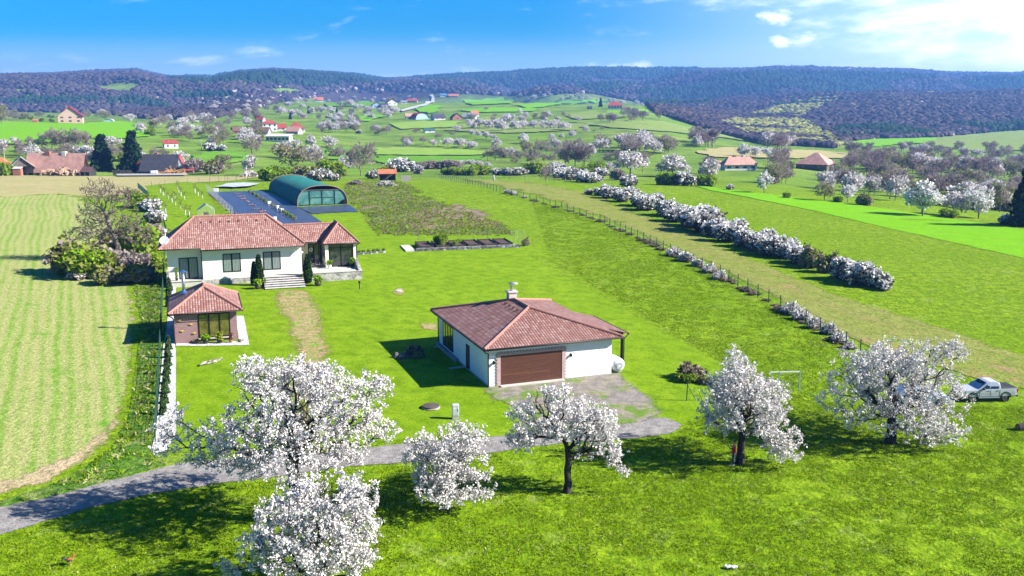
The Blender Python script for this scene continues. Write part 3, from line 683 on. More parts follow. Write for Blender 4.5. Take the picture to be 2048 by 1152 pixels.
for s in range(4): kind_tree('blossom', 100+s, 7.0, 7.4+s*.5, 'tree', M_blossom_far, n=430, m=3, size=.21, name='blossoming_tree', low=.22, tw=.5, twm=M_twig)
for s in range(3): kind_tree('white', 110+s, 7.5, 6.4+s, 'tree', M_thorn, n=560, m=3, size=.2, name='blossoming_tree', low=.16)
for s in range(4): kind_tree('bare', 120+s, 9.0, 7.0+s*.6, 'tree', None, fl_on=False, tw=1.1, twm=M_twig, low=.25, tn=130, name='bare_tree')
for s in range(3): kind_tree('violet', 130+s, 9.0, 7.5+s*.6, 'tree', None, fl_on=False, tw=1.2, twm=M_twig2, low=.2, tn=130, name='bare_tree', bark=M_bark)
for s in range(3): kind_tree('olive', 140+s, 8.5, 8.0, 'tree', M_olive, n=300, m=2, size=.2, tw=.9, twm=M_twig, low=.2, tn=100, name='budding_tree')
for s in range(2): kind_tree('green', 150+s, 7.5, 7.0, 'tree', M_leaf, n=520, m=3, size=.22, low=.15, name='leafy_tree')
for s in range(3): kind_bush('gbush', 160+s, 3.0, 4.6, M_leaf, n=620, size=.15, under=M_olive, name='green_bush')
for s in range(3): kind_bush('wbush', 170+s, 2.8, 4.6, M_thorn, n=520, size=.13, under=M_hedge, name='blossoming_bush', tops=.25)
for s in range(4): kind_bush('thorn', 180+s, 3.2, 4.4, M_thorn, n=640, size=.12, under=M_hedge, name='blackthorn_bush', tops=.22, stems=40)
for s in range(2): kind_bush('grey', 190+s, 3.0, 5.0, M_twig, n=520, size=.13, under=M_twig2, name='bare_bush', stems=50)
for s in range(2): kind_bush('obush', 195+s, 3.0, 4.6, M_olive, n=520, size=.14, under=M_twig, name='budding_bush')
for s in range(2): kind_bush('low', 198+s, 1.2, 2.6, leafy('dry_growth', (.30, .25, .16), .45, .2), n=260, size=.09, under=M_hedge, name='dry_shrub', stems=26)
for s in range(2): kind_bush('lowwhite', 202+s, 1.4, 2.6, M_thorn, n=300, size=.085, under=M_twig, name='blossoming_shrub', stems=26, tops=.2)
for s in range(2): kind_conifer('pine', 210+s, 13.0, 10.5, M_dark, tiers=14, per=15, ragged=.45, low=.08, leaf=.34, top=.18)
kind_conifer('spruce', 215, 12.0, 5.2, M_dark, name='spruce_tree', ragged=.25)
_prng = np.random.RandomState(77)
def plant_at(key, p, h, label, group=None, wide=1.0, rot=None, var=None):
    arr = KIT[key]; ah, parts, cat, name = arr[_prng.randint(len(arr)) if var is None else var]
    s = h/ah; r = thing(name, label, cat, p, _prng.rand()*6.28 if rot is None else rot, group)
    r.scale = (s*wide, s*wide, s)
    for pn, me in parts: link(pn, me, r)
    return r
def plant(key, px, py, hpx, label, group=None, wide=1.0, **k):
    p = at(px, py); return plant_at(key, p, hpx*p.y/FPX*1.02, label, group, wide, **k)
def row(key, pts, label, group, wide=1.0):
    P = ground_at([q[0] for q in pts], [q[1] for q in pts])
    for p, q in zip(P, pts): plant_at(q[3] if len(q) > 3 else key, Vector(p), q[2]*p[1]/FPX*1.02, label, group, wide)
def scatter(mix, poly, n, hm, label, group, seed, wide=(.85, 1.25), gap=1.0):
    """n plants of mixed kinds spread over an outline of the photograph; hm: heights in metres"""
    rng = np.random.RandomState(seed); q = np.array(poly, float); lo = q.min(0); hi = q.max(0); got = []; tries = 0
    while len(got) < n and tries < n*60:
        tries += 1; x, y = lo + (hi-lo)*rng.rand(2); ins = False
        for k in range(len(q)):
            a = q[k]; b = q[(k+1) % len(q)]
            if (a[1] > y) != (b[1] > y) and x < (b[0]-a[0])*(y-a[1])/(b[1]-a[1])+a[0]: ins = not ins
        if ins and any(a < x < b and y < c for a, b, c in ((1425, 1530, 376), (1580, 1668, 374))): ins = False
        if ins and all(abs(x-g[0])/6 + abs(y-g[1])/2.2 > gap for g in got): got.append((x, y))
    if not got: return
    keys = [k for k, wgt in mix for _ in range(wgt)]
    for p in ground_at([g[0] for g in got], [g[1] for g in got]):
        k = keys[rng.randint(len(keys))]; bush = k in ('gbush', 'wbush', 'thorn', 'grey', 'obush', 'low', 'lowwhite')
        h = (hm[0]+(hm[1]-hm[0])*rng.rand())*(.55 if bush else 1)
        lab = label[k] if isinstance(label, dict) else label
        grp = group if not isinstance(label, dict) else group + ', ' + KIT[k][0][3].replace('_', ' ') + 's'
        plant_at(k, Vector(p), h, lab, grp, wide[0]+(wide[1]-wide[0])*rng.rand())
# ------------------------------------------------------------------ planting: the near hedges and the garden's edge
HG = 'blackthorn bushes in the long white hedge'
for k, (x, y, h, w_) in enumerate(((1178, 389, 15, 1.0), (1198, 391, 24, 1.1), (1222, 397, 28, 1.15), (1248, 403, 30, 1.1), (1275, 411, 34, 1.1), (1300, 421, 36, 1.15), (1328, 432, 40, 1.1), (1355, 443, 44, 1.1), (1383, 452, 48, 1.1),
        (1410, 462, 54, 1.1), (1438, 471, 58, 1.1), (1465, 482, 54, 1.15), (1495, 494, 50, 1.1), (1522, 503, 52, 1.1), (1550, 511, 54, 1.1), (1575, 518, 50, 1.05), (1598, 527, 46, 1.0))):
    h *= .72 + .24*_prng.rand()
    plant('thorn', x, y, h, 'blackthorn bush of the long unbroken white hedge between the two fields', HG, w_*1.25)
    if k % 2: plant('thorn', x+10, y-8, h*.95, 'blackthorn bush of the long unbroken white hedge between the two fields', HG, w_*1.25)
plant('gbush', 1572, 502, 30, 'green bush showing among the white blackthorn of the long hedge')
plant('obush', 1627, 534, 44, 'olive bush in the gap of the white hedge, beside the last long stretch', None, 1.0)
plant('obush', 1655, 544, 42, 'olive bush in the gap of the white hedge, beside the end clump', None, .9)
for x, y, h, lab in ((1692, 560, 54, 'blackthorn bush on the upper side of the white end clump'), (1722, 568, 56, 'tallest blackthorn bush in the middle of the white end clump'), (1745, 575, 44, 'blackthorn bush just above the low tip of the white end clump'), (1768, 581, 26, 'lowest blackthorn bush at the tip of the white end clump')):
    plant('thorn', x, y, h, lab, None, 1.15)
FS = 'shrubs along the right hand wire fence'
_q = np.array([(1060, 399), (1100, 411), (1150, 425), (1200, 443), (1250, 465), (1300, 488), (1370, 520), (1440, 552), (1500, 585), (1560, 617), (1640, 664), (1700, 700)], float)
for k in range(46):
    f = (k+.8*_prng.rand())/46*11; i = min(int(f), 10); x, y = _q[i]+(_q[i+1]-_q[i])*(f-i); h = (3.5+7*(f/11)**1.2)*(.4+.8*_prng.rand())
    plant('low', x+2, y+1, h, 'low dry shrub at the foot of the wire fence by the ploughed strip', 'dry shrubs along the wire fence', 1.5+_prng.rand())
row('lowwhite', [(1015, 387, 9), (1028, 390, 10), (1050, 396, 6), (1350, 512, 18), (1372, 522, 20), (1395, 532, 16), (1418, 545, 18), (1438, 558, 18), (1582, 628, 24), (1605, 640, 22), (1630, 655, 22), (1655, 668, 22), (1680, 684, 20), (1700, 697, 14)], 'low white blossoming shrub at the foot of the wire fence by the ploughed strip', 'white shrubs along the wire fence')
# round the bare tree on the left
def old_tree():
    rng = np.random.RandomState(31); b = at(240, 520); L = []
    for x, y, rx, ry, dz in ((200, 385, 38, 30, 0), (235, 395, 30, 28, 0), (190, 430, 38, 28, .5), (250, 440, 36, 26, -.5), (165, 465, 34, 22, 0), (215, 465, 40, 20, -1), (275, 470, 30, 24, 0)):
        a, bb, d = ray(x, y); k = b.y/bb; s = b.y/FPX
        L.append((np.array([a*k-b.x, 0+dz, CAM_H+d*k]), np.array([rx*s, rx*s*.9, ry*s])))
    tg = in_lobes(rng, L, 620, .45)
    P, par, R, kids = grow(rng, tg, [(0, 0, -.2), (0, 0, 1.5), (-.4, 0, 3.2), (-1.4, 0, 5.6), (-1.7, 0, 7.2)], .36, step=.5, rtip=.022)
    r = thing('bare_tree', 'gnarled leafless old tree leaning out of the thicket beside the crop field', 'tree', b)
    V, F = limbs(P, par, R); link('trunk', np_mesh('trunk', V, F, M_barkgrey), r)
    tips = np.where(R < .05)[0]; tips = tips[tips > 6]; d = P[tips]-P[par[tips]]; d /= np.linalg.norm(d, axis=1, keepdims=True)+1e-9
    V, F = twigs(rng, P[tips], d, .8, .016, 4); link('crown', np_mesh('crown', V, F, leafy('old_tree_twigs', (.19, .155, .13), .4, .15)), r)
old_tree()
for k, x, y, h, lab in (('obush', 160, 545, 72, 'dark budding bush at the outer side of the thicket, next to the crop field'), ('gbush', 190, 552, 62, 'bright green bush low in the thicket under the bare tree'), ('grey', 215, 545, 52, 'grey leafless bush in the middle of the thicket under the bare tree'),
        ('gbush', 275, 510, 70, 'bright green bush at the upper side of the thicket towards the wire fence'), ('grey', 262, 545, 46, 'brown leafless bush in the thicket, between the green bush and the house'), ('obush', 225, 510, 50, 'olive bush round the foot of the leafless old tree'),
        ('lowwhite', 158, 558, 22, 'bush flecked with white flowers at the crop field corner of the thicket'), ('obush', 275, 566, 44, 'pale olive bush at the lower end of the thicket near the green fence'), ('obush', 240, 565, 36, 'small pale olive bush in front of the grey bush of the thicket'),
        ('gbush', 305, 540, 40, 'green bush beside the back corner of the white house'), ('grey', 300, 490, 44, 'brown leafless bush between the white blackthorn and the house roof'), ('obush', 205, 568, 36, 'low olive bush at the front edge of the thicket'),
        ('wbush', 310, 446, 32, 'white blackthorn bush against the green mesh fence, nearer the house'), ('wbush', 299, 422, 26, 'white blackthorn bush against the green mesh fence, farther from the house'), ('gbush', 280, 415, 30, 'green bush at the far bend of the mesh fence'), ('obush', 268, 398, 22, 'low olive bush where the crop field meets the stubble')):
    plant(k, x, y, h, lab, None, 1.15)
# ------------------------------------------------------------------ the tree belt behind the plot
for k, x, y, h, wd_, lab in (
  ('pine', 206, 341, 64, 1.0, 'dark green pine beside the pink roofed barn'), ('pine', 267, 343, 72, .95, 'taller dark green pine beside the steep dark roofed house'),
  ('olive', 585, 350, 66, 1.2, 'spreading olive budding tree behind the green tunnel'), ('bare', 634, 345, 52, .9, 'tall leafless tree between the olive tree and the fresh green bush'), ('gbush', 668, 357, 40, 1.0, 'fresh yellow green bush behind the open end of the tunnel'),
  ('bare', 722, 352, 68, 1.0, 'broad leafless tree behind the red roofed shed'), ('gbush', 540, 362, 32, 1.1, 'dark green rounded bush at the back corner of the tunnel'), ('gbush', 575, 358, 26, 1.1, 'green bush behind the middle of the tunnel'), ('obush', 612, 360, 32, 1.1, 'olive bush behind the crest of the tunnel'),
  ('wbush', 645, 362, 30, 1.1, 'white flowering bush between the tunnel and the yellow green bush'), ('wbush', 664, 362, 20, 1.0, 'small white flowering bush under the yellow green bush'), ('blossom', 690, 346, 34, 1.0, 'pale pink tree next to the broad leafless tree'),
  ('blossom', 500, 350, 40, .7, 'slim pale pink tree next to the rubble heap'), ('bare', 505, 318, 46, .9, 'leafless tree on the slope above the slim pink tree'), ('obush', 425, 348, 34, 1.0, 'budding bush behind the long farm fence'), ('olive', 448, 347, 40, 1.0, 'budding tree behind the farm fence next to the slim pink tree'),
  ('grey', 395, 345, 30, 1.0, 'brown leafless bush beside the red lean-to of the dark roofed house'), ('wbush', 752, 358, 22, 1.0, 'white flowering bush beside the red roofed shed'), ('gbush', 766, 350, 18, 1.0, 'green bush behind the red roof of the shed'),
  ('wbush', 800, 344, 30, 1.2, 'white flowering bush in the field beyond the shed'), ('thorn', 832, 348, 20, 1.1, 'dark bush with white flowers standing alone in the field beyond the pallets'),
  ('bare', 1092, 366, 38, .9, 'thin leafless tree by the far gate of the meadow'), ('bare', 1130, 340, 46, .8, 'first of the leafless trees in the tall clump beyond the far fence'), ('violet', 1150, 340, 56, .8, 'tallest leafless tree in the clump beyond the far fence'), ('violet', 1168, 340, 52, .8, 'leafless tree at the end of the clump next to the green bush'),
  ('gbush', 1070, 348, 26, 1.1, 'bright green bush beyond the far fence, next to the white bushes'), ('gbush', 1190, 346, 26, 1.1, 'bright green bush under the leafless clump'), ('blossom', 1260, 350, 50, 1.1, 'big pale pink tree on the meadow edge above the white hedge'), ('bare', 1285, 345, 44, .9, 'leafless tree between the two big pink trees'),
  ('blossom', 1345, 354, 48, 1.35, 'broad leaning pink white tree on the meadow edge'), ('gbush', 1332, 370, 30, 1.2, 'dark green bush under the broad leaning tree'), ('wbush', 1372, 372, 32, .9, 'bush half white and half green beside the wheat strip corner'), ('thorn', 1255, 373, 28, 1.3, 'dark rounded thorn bush dusted with white above the start of the hedge'),
  ('grey', 1238, 360, 24, 1.0, 'dark leafless bush behind the dusted thorn bush'), ('gbush', 1413, 373, 28, 1.2, 'green rounded bush at the tip of the wheat strip'), ('white', 1528, 386, 46, .85, 'upright white tree on the edge of the wheat strip'), ('olive', 1648, 402, 42, 1.1, 'low crooked budding tree on the edge of the wheat strip'),
  ('white', 1695, 404, 36, .9, 'small white tree next to the crooked budding tree'), ('wbush', 1457, 380, 14, 1.1, 'low white bush on the edge of the wheat strip'), ('blossom', 1748, 392, 42, .9, 'pale tree with its top in flower behind the small white tree'), ('blossom', 1790, 402, 52, .8, 'tall pale flowering tree in the middle of the wooded belt'),
  ('white', 1845, 432, 74, 1.15, 'large white tree with a bent trunk below the wheat strip end'), ('blossom', 1905, 432, 50, 1.0, 'pink white tree between the two large white trees'), ('white', 1958, 437, 56, 1.1, 'umbrella shaped white tree beside the dark spruce'), ('pine', 2046, 452, 104, .8, 'dark evergreen cut by the right picture edge'),
  ('wbush', 2015, 448, 24, 1.0, 'white bush under the dark evergreen'), ('gbush', 1900, 436, 20, 1.2, 'green bush between the trunks of the large white trees'), ('gbush', 1677, 405, 14, 1.0, 'small green bush between the budding tree and the small white tree'), ('gbush', 1572, 396, 12, 1.0, 'small green bush near the upright white tree'), ('obush', 1730, 410, 24, 1.2, 'dry olive bush under the pale flowering trees'),
  ('white', 1865, 350, 34, 1.0, 'white tree alone among leafless trees behind the large white one'), ('gbush', 1776, 348, 22, 1.2, 'green bush by the little blue hut'), ('violet', 1990, 326, 28, 1.1, 'dark tree of the small stand below the pale slope')):
    plant(k, x, y, h, lab, None, wd_)
row('wbush', [(995, 350, 16), (1012, 351, 18), (1032, 351, 18), (1050, 350, 14)], 'white bush in the low white row beyond the far fence', 'white bushes beyond the far fence', 1.2)
row('wbush', [(1112, 352, 26), (1128, 356, 24), (1150, 360, 28), (1170, 364, 26), (1186, 366, 22), (1205, 352, 18)], 'white bush of the thicket beside the far gate', 'white bushes beside the far gate', 1.2)
row('gbush', [(895, 349, 16), (915, 350, 16), (938, 351, 18), (962, 350, 22), (1160, 350, 20)], 'green bush in the low hedge beyond the far fence', 'green bushes beyond the far fence', 1.3)
row('grey', [(828, 338, 14), (845, 338, 16), (862, 338, 18), (880, 338, 17), (898, 338, 20), (912, 338, 18)], 'leafless bush in the grey hedge beyond the field', 'grey hedge bushes', 1.3)
row('blossom', [(924, 334, 14), (942, 334, 16), (958, 335, 15), (975, 336, 13), (1110, 338, 16), (1220, 342, 18)], 'small pale blossoming tree behind the green hedge', 'small blossoming trees behind the hedge', 1.2)
row('bare', [(990, 322, 32), (1003, 322, 28), (1022, 324, 20), (1040, 325, 22), (1055, 326, 20), (1072, 326, 24), (1088, 327, 20), (1104, 328, 24), (975, 322, 22), (1215, 330, 26), (1235, 330, 30)], 'leafless tree of the brown thicket across the middle', 'leafless trees of the middle thicket', 1.1)
row('olive', [(1030, 328, 16), (1062, 330, 18), (1245, 338, 20), (1200, 338, 18)], 'budding tree of the brown thicket across the middle', 'budding trees of the middle thicket', 1.1)
row('blossom', [(95, 347, 32), (148, 348, 30), (120, 318, 14), (30, 290, 16), (42, 302, 18), (52, 312, 16)], 'pale pink blossoming tree round the pink roofed barn', 'blossoming trees round the barn', 1.1)
plant('blossom', 175, 338, 48, 'tall pale pink tree between the barn and the first pine', None, .9)
plant('olive', 125, 348, 28, 'budding tree in front of the pink barn roof'); plant('gbush', 11, 352, 32, 'bright green bush beside the wooden hay shed', None, .8)
plant('olive', 4, 250, 44, 'yellow green slender tree by the edge of the far wheat field', None, .6)
row('bare', [(105, 303, 44), (122, 304, 48), (140, 304, 46), (158, 304, 44), (172, 303, 40), (85, 302, 36), (62, 303, 30)], 'leafless tree in the row above the barn', 'leafless trees above the barn', .9)
row('white', [(345, 272, 20), (362, 272, 24), (377, 270, 20)], 'white tree in the bright clump by the far wheat field', 'white trees by the far wheat field', 1.1)
row('wbush', [(425, 302, 18), (440, 304, 16)], 'greenish white bush on the grassy slope', 'greenish white bushes on the slope', 1.1)
row('blossom', [(226, 300, 28), (282, 268, 24), (357, 336, 34), (260, 246, 18), (408, 245, 20), (236, 312, 14)], 'single blossoming tree among the farm gardens', 'blossoming trees among the farm gardens', 1.0)
SL = 'blossoming trees of the meadow orchard'
row('blossom', [(942, 259, 20), (960, 257, 20), (976, 259, 20), (992, 256, 18), (1004, 263, 22), (1014, 254, 26), (1030, 260, 20), (1047, 259, 18), (1068, 259, 18), (1085, 258, 17), (1102, 259, 18), (1112, 257, 18), (1128, 261, 18)], 'blossoming tree in the orchard row across the pale meadow', SL, 1.15)
row('blossom', [(915, 265, 14), (944, 273, 14), (958, 274, 12), (972, 279, 16), (988, 282, 14), (1103, 281, 14), (1123, 277, 11), (1145, 275, 15), (1171, 265, 14)], 'blossoming tree scattered below the orchard row', 'blossoming trees below the orchard row', 1.1)
plant('white', 1048, 287, 21, 'largest round white tree alone on the pale meadow', None, 1.35); plant('white', 1040, 230, 13, 'small white tree alone on the upper green slope', None, 1.0)
row('bare', [(1085, 244, 17), (990, 236, 10), (972, 223, 10), (876, 281, 15), (905, 274, 10), (1203, 262, 10), (1188, 266, 8), (1103, 297, 18)], 'leafless tree standing alone on the open meadow', 'leafless trees alone on the meadow', 1.1)
row('white', [(1487, 314, 27), (1511, 315, 22), (1537, 318, 24)], 'white tree of the group of three on the stubble beyond', 'three white trees on the stubble', 1.2)
# ------------------------------------------------------------------ farther belts
B_ = lambda a: {'blossom': 'pale blossoming tree '+a, 'bare': 'brown leafless tree '+a, 'violet': 'dark violet leafless tree '+a, 'olive': 'budding olive tree '+a, 'gbush': 'green bush '+a, 'wbush': 'white blossoming bush '+a, 'grey': 'grey leafless bush '+a, 'spruce': 'dark spruce '+a, 'white': 'white tree '+a, 'pine': 'dark pine '+a, 'green': 'leafy green tree '+a, 'obush': 'olive bush '+a}
scatter([('bare', 4), ('violet', 3), ('olive', 2), ('blossom', 2), ('obush', 3), ('gbush', 1)], [(1400, 345), (1560, 350), (1700, 356), (1850, 366), (2060, 388), (2060, 430), (1960, 425), (1880, 415), (1700, 392), (1560, 382), (1420, 368)], 84, (5, 9), B_('in the belt above the wheat strip'), 'trees in the belt above the wheat strip', 1)
scatter([('violet', 4), ('bare', 3), ('olive', 2), ('blossom', 1), ('obush', 2)], [(1500, 335), (1640, 338), (1700, 322), (1760, 316), (2060, 332), (2060, 372), (1850, 358), (1700, 350), (1560, 347), (1440, 343)], 76, (6, 10), B_('in the valley belt behind the two barns'), 'trees in the valley belt', 2)
scatter([('blossom', 4), ('bare', 4), ('olive', 2), ('gbush', 2)], [(1195, 300), (1250, 290), (1390, 288), (1400, 300), (1370, 306), (1200, 318)], 26, (7, 11), B_('in the belt below the striped slope'), 'trees below the striped slope', 3)
scatter([('violet', 5), ('bare', 2), ('blossom', 1)], [(1380, 284), (1500, 288), (1640, 298), (1660, 304), (1560, 302), (1480, 297), (1390, 296)], 26, (8, 12), B_('along the top of the stubble'), 'trees along the top of the stubble', 4)
scatter([('violet', 4), ('bare', 1), ('wbush', 1), ('blossom', 1)], [(1700, 305), (1860, 298), (2060, 306), (2060, 322), (1860, 318), (1700, 316)], 26, (6, 10), B_('along the valley pasture'), 'trees along the valley pasture', 5)
scatter([('blossom', 5), ('bare', 2), ('wbush', 1), ('olive', 1)], [(632, 246), (720, 243), (730, 268), (640, 272)], 24, (6, 9), B_('below the red roofed hamlet'), 'trees below the hamlet', 6)
scatter([('blossom', 5), ('bare', 3), ('spruce', 1)], [(560, 238), (640, 222), (760, 212), (830, 226), (760, 240), (640, 246)], 30, (6, 10), B_('on the hillside above the hamlet'), 'trees on the hillside above the hamlet', 7)
scatter([('blossom', 4), ('bare', 3), ('olive', 1)], [(618, 200), (800, 186), (830, 204), (700, 216), (620, 214)], 26, (7, 11), B_('by the village road'), 'trees by the village road', 8)
scatter([('blossom', 4), ('bare', 2), ('violet', 2)], [(1030, 193), (1180, 190), (1300, 212), (1260, 216), (1180, 201), (1030, 204)], 26, (7, 11), B_('on the ridge beyond the striped fields'), 'trees on the ridge beyond the striped fields', 9)
scatter([('bare', 4), ('olive', 2), ('blossom', 3), ('gbush', 2)], [(285, 250), (400, 244), (530, 256), (540, 300), (500, 302), (440, 296), (390, 290), (300, 272)], 44, (6, 10), B_('among the gardens on the near slope'), 'trees among the gardens', 10)
scatter([('bare', 4), ('olive', 3), ('gbush', 2), ('blossom', 1)], [(-20, 300), (60, 305), (110, 312), (230, 310), (340, 312), (350, 322), (180, 324), (-20, 324)], 28, (5, 8), B_('round the farmyard'), 'trees round the farmyard', 11)
scatter([('olive', 3), ('gbush', 3), ('bare', 2)], [(0, 236), (110, 234), (110, 244), (0, 245)], 14, (6, 10), B_('on the top edge of the far wheat field'), 'trees on the edge of the far wheat field', 12)
scatter([('bare', 3), ('blossom', 3), ('olive', 1), ('violet', 2)], [(165, 232), (300, 236), (420, 232), (520, 236), (520, 246), (400, 244), (280, 244), (170, 242)], 30, (7, 11), B_('behind the orange gabled house'), 'trees behind the orange gabled house', 13)
scatter([('blossom', 4), ('violet', 3), ('bare', 2)], [(395, 222), (480, 205), (620, 205), (600, 225), (540, 238), (420, 232)], 30, (7, 11), B_('on the wooded slope beyond the gardens'), 'trees on the wooded slope', 14)
scatter([('olive', 2), ('bare', 3), ('blossom', 1), ('gbush', 1)], [(740, 262), (830, 255), (860, 270), (760, 284)], 8, (5, 8), B_('on the pasture below the tiny barn'), 'trees on the pasture', 15)
scatter([('blossom', 3), ('bare', 2), ('grey', 1)], [(760, 288), (860, 290), (1000, 296), (1000, 300), (860, 296), (760, 294)], 12, (4, 7), B_('in the hedge above the hay meadow'), 'trees in the hedge above the hay meadow', 16)
scatter([('bare', 3), ('blossom', 2), ('olive', 1)], [(930, 236), (1060, 234), (1200, 236), (1220, 244), (1060, 250), (930, 246)], 14, (5, 8), B_('between the striped fields and the orchard'), 'trees above the orchard row', 17)
scatter([('violet', 3), ('bare', 3)], [(1200, 243), (1300, 230), (1330, 238), (1200, 252)], 14, (7, 10), B_('on the crest of the striped slope'), 'trees on the crest of the striped slope', 18)
scatter([('bare', 3), ('blossom', 3), ('olive', 2), ('obush', 2)], [(560, 300), (700, 288), (740, 300), (735, 330), (640, 328), (560, 318)], 18, (6, 9), B_('on the slope behind the tunnel'), 'trees on the slope behind the tunnel', 19)
scatter([('bare', 4), ('olive', 2), ('blossom', 2), ('obush', 2)], [(1000, 300), (1190, 296), (1200, 318), (1110, 322), (1000, 316)], 16, (6, 9), B_('behind the brown thicket'), 'trees behind the brown thicket', 20)
# ------------------------------------------------------------------ the far-off woods: each one mass of crowns
def ico():
    g = (1+5**.5)/2
    v = np.array([(-1, g, 0), (1, g, 0), (-1, -g, 0), (1, -g, 0), (0, -1, g), (0, 1, g), (0, -1, -g), (0, 1, -g), (g, 0, -1), (g, 0, 1), (-g, 0, -1), (-g, 0, 1)], float); v /= np.linalg.norm(v[0])
    f = np.array([(0, 11, 5), (0, 5, 1), (0, 1, 7), (0, 7, 10), (0, 10, 11), (1, 5, 9), (5, 11, 4), (11, 10, 2), (10, 7, 6), (7, 1, 8), (3, 9, 4), (3, 4, 2), (3, 2, 6), (3, 6, 8), (3, 8, 9), (4, 9, 5), (2, 4, 11), (6, 2, 10), (8, 6, 7), (9, 8, 1)])
    return v, f
def wood_mat(name, cols, sc=.02):
    m, t, out = new_mat(name)
    g = t.add('ShaderNodeNewGeometry'); co = t.add('ShaderNodeTexCoord').outputs['Object']
    a = t.math('ADD', t.math('MULTIPLY', g.outputs['Random Per Island'], .3), t.math('ADD', t.math('MULTIPLY', t.noise(co, sc, 3.0, .6), .4), t.math('MULTIPLY', t.noise(co, sc*.18, 3.0, .6), .45)))
    c = t.mix(t.step(a, .3, .55), cols[0], cols[1]); c = t.mix(t.step(a, .55, .8), c, cols[2])
    pbr(t, out, c, 1.0).inputs['Specular IOR Level'].default_value = 0
    return m
M_wood = wood_mat('bare_wood', ((.026, .024, .042), (.055, .046, .058), (.10, .080, .070)))
M_spring = wood_mat('spring_wood', ((.10, .11, .045), (.20, .21, .065), (.27, .26, .09)), .03)
M_conif = wood_mat('evergreen_wood', ((.012, .030, .022), (.020, .045, .028), (.035, .065, .03)))
M_bloomwood = wood_mat('blossom_specks', ((.24, .20, .21), (.32, .27, .27), (.40, .34, .34)))
_fr = np.random.RandomState(9)
_n = 260000
_Zr = np.exp(np.log(760) + (np.log(5300)-np.log(760))*_fr.rand(_n)); _ur = (-620 + 3300*_fr.rand(_n) - CX)/FPX
_X = _ur*_Zr; _z = T(_X, _Zr); _px, _py = proj(_X, _Zr, _z)
# open land that stays free of wood (spots of the photograph)
OPEN = [[(-700, 600), (-700, 222), (0, 224), (180, 226), (300, 238), (420, 240), (470, 226), (560, 205), (620, 196), (640, 190), (700, 186), (800, 186), (860, 184), (1000, 192), (1180, 187), (1290, 208), (1310, 226), (1420, 262), (1500, 284), (1560, 296), (1660, 300), (1700, 282), (1880, 274), (1990, 264), (2100, 258), (2800, 256), (2800, 600)],
        [(186, 176), (230, 168), (282, 167), (284, 176), (260, 184), (212, 186)], [(345, 176), (370, 176), (374, 182), (345, 182)], [(540, 178), (575, 176), (615, 182), (600, 190), (550, 188)], [(1180, 160), (1260, 158), (1290, 162), (1260, 168), (1190, 166)], [(1320, 174), (1375, 172), (1370, 178), (1330, 179)]]
_free = np.zeros(_n, bool)
for q in OPEN: _free |= inpoly(_px, _py, q)
_nearfree = _free & (_Zr < 2400)
# hidden slopes (behind a crest) may carry wood too: only drop what shows on open land
keep = ~_free
_nz = fbm(_X/260., _Zr/260., 4); _nz2 = fbm(_X/90.+50, _Zr/90., 3)
con = keep & ((inpoly(_px, _py, [(330, 160), (470, 150), (560, 145), (770, 155), (780, 165), (640, 176), (480, 166), (400, 172)]) & (_nz > -.25)) | inpoly(_px, _py, [(0, 202), (60, 198), (190, 198), (200, 206), (100, 212), (10, 212)]) |
   inpoly(_px, _py, [(212, 202), (260, 197), (320, 206), (345, 218), (310, 220), (250, 208), (212, 212)]) | inpoly(_px, _py, [(345, 192), (400, 186), (470, 188), (480, 196), (400, 200), (350, 198)]) | (inpoly(_px, _py, [(800, 150), (1000, 146), (1180, 132), (1360, 130), (1420, 150), (1300, 162), (1180, 162), (1080, 172), (900, 176)]) & (_nz > -.12)) |
   inpoly(_px, _py, [(1130, 168), (1260, 166), (1320, 190), (1200, 185)]) & (_nz > .0) | ((_nz > .42) & (_px > 1000)) | inpoly(_px, _py, [(1680, 285), (1660, 262), (1800, 255), (2060, 250), (2060, 265), (1880, 274)]) & (_nz2 > .12))
con |= keep & (_Zr > 2350) & (_Zr < 3150) & (_px > 1120) & (_nz > -.02)
spr = keep & ~con & (inpoly(_px, _py, [(1440, 250), (1490, 235), (1560, 215), (1620, 200), (1690, 196), (1640, 220), (1600, 240), (1640, 262), (1680, 285), (1560, 288), (1480, 268)]) & (_nz2 > -.22) | inpoly(_px, _py, [(1240, 200), (1340, 196), (1330, 206), (1240, 210)]) & (_nz2 > .1) | ((_nz2 > .5) & (_px > 1350)))
blm = keep & ~con & ~spr & (_fr.rand(_n) < np.where(inpoly(_px, _py, [(300, 196), (520, 178), (640, 170), (900, 182), (1000, 190), (560, 215), (420, 232)]), .14, .012))
bar = keep & ~con & ~spr & ~blm
iv, if_ = ico()
def wood(name, sel, mat, hk, wk, label):
    k = np.where(sel)[0]; n = len(k); r = 2.9*(_Zr[k]/1250)**.6*(.7+.65*_fr.rand(n))
    V = iv[None]*(1+.34*_fr.randn(n, 12, 1)*.7); V = V*np.stack([r*wk*1.35, r*wk*1.35, r*hk*.95], -1)[:, None]
    V += np.stack([_X[k], _Zr[k], _z[k]+r*hk*.55], -1)[:, None]
    F = if_[None] + (np.arange(n)*12)[:, None, None]
    o = link(name, np_mesh(name, V.reshape(-1, 3), F.reshape(-1, 3), mat)); o['kind'] = 'stuff'; o['label'] = label; o['category'] = 'wood'
wood('bare_forest', bar, M_wood, 1.15, 1.0, 'violet brown leafless woods covering the far hills')
wood('evergreen_forest', con, M_conif, 1.6, .8, 'dark blue green evergreen woods on the far ridges')
wood('spring_forest', spr, M_spring, 1.05, 1.05, 'yellow green budding wood on the near hill beyond the valley')
wood('blossom_thickets', blm, M_bloomwood, .9, .9, 'pale blossoming trees speckling the far woods')
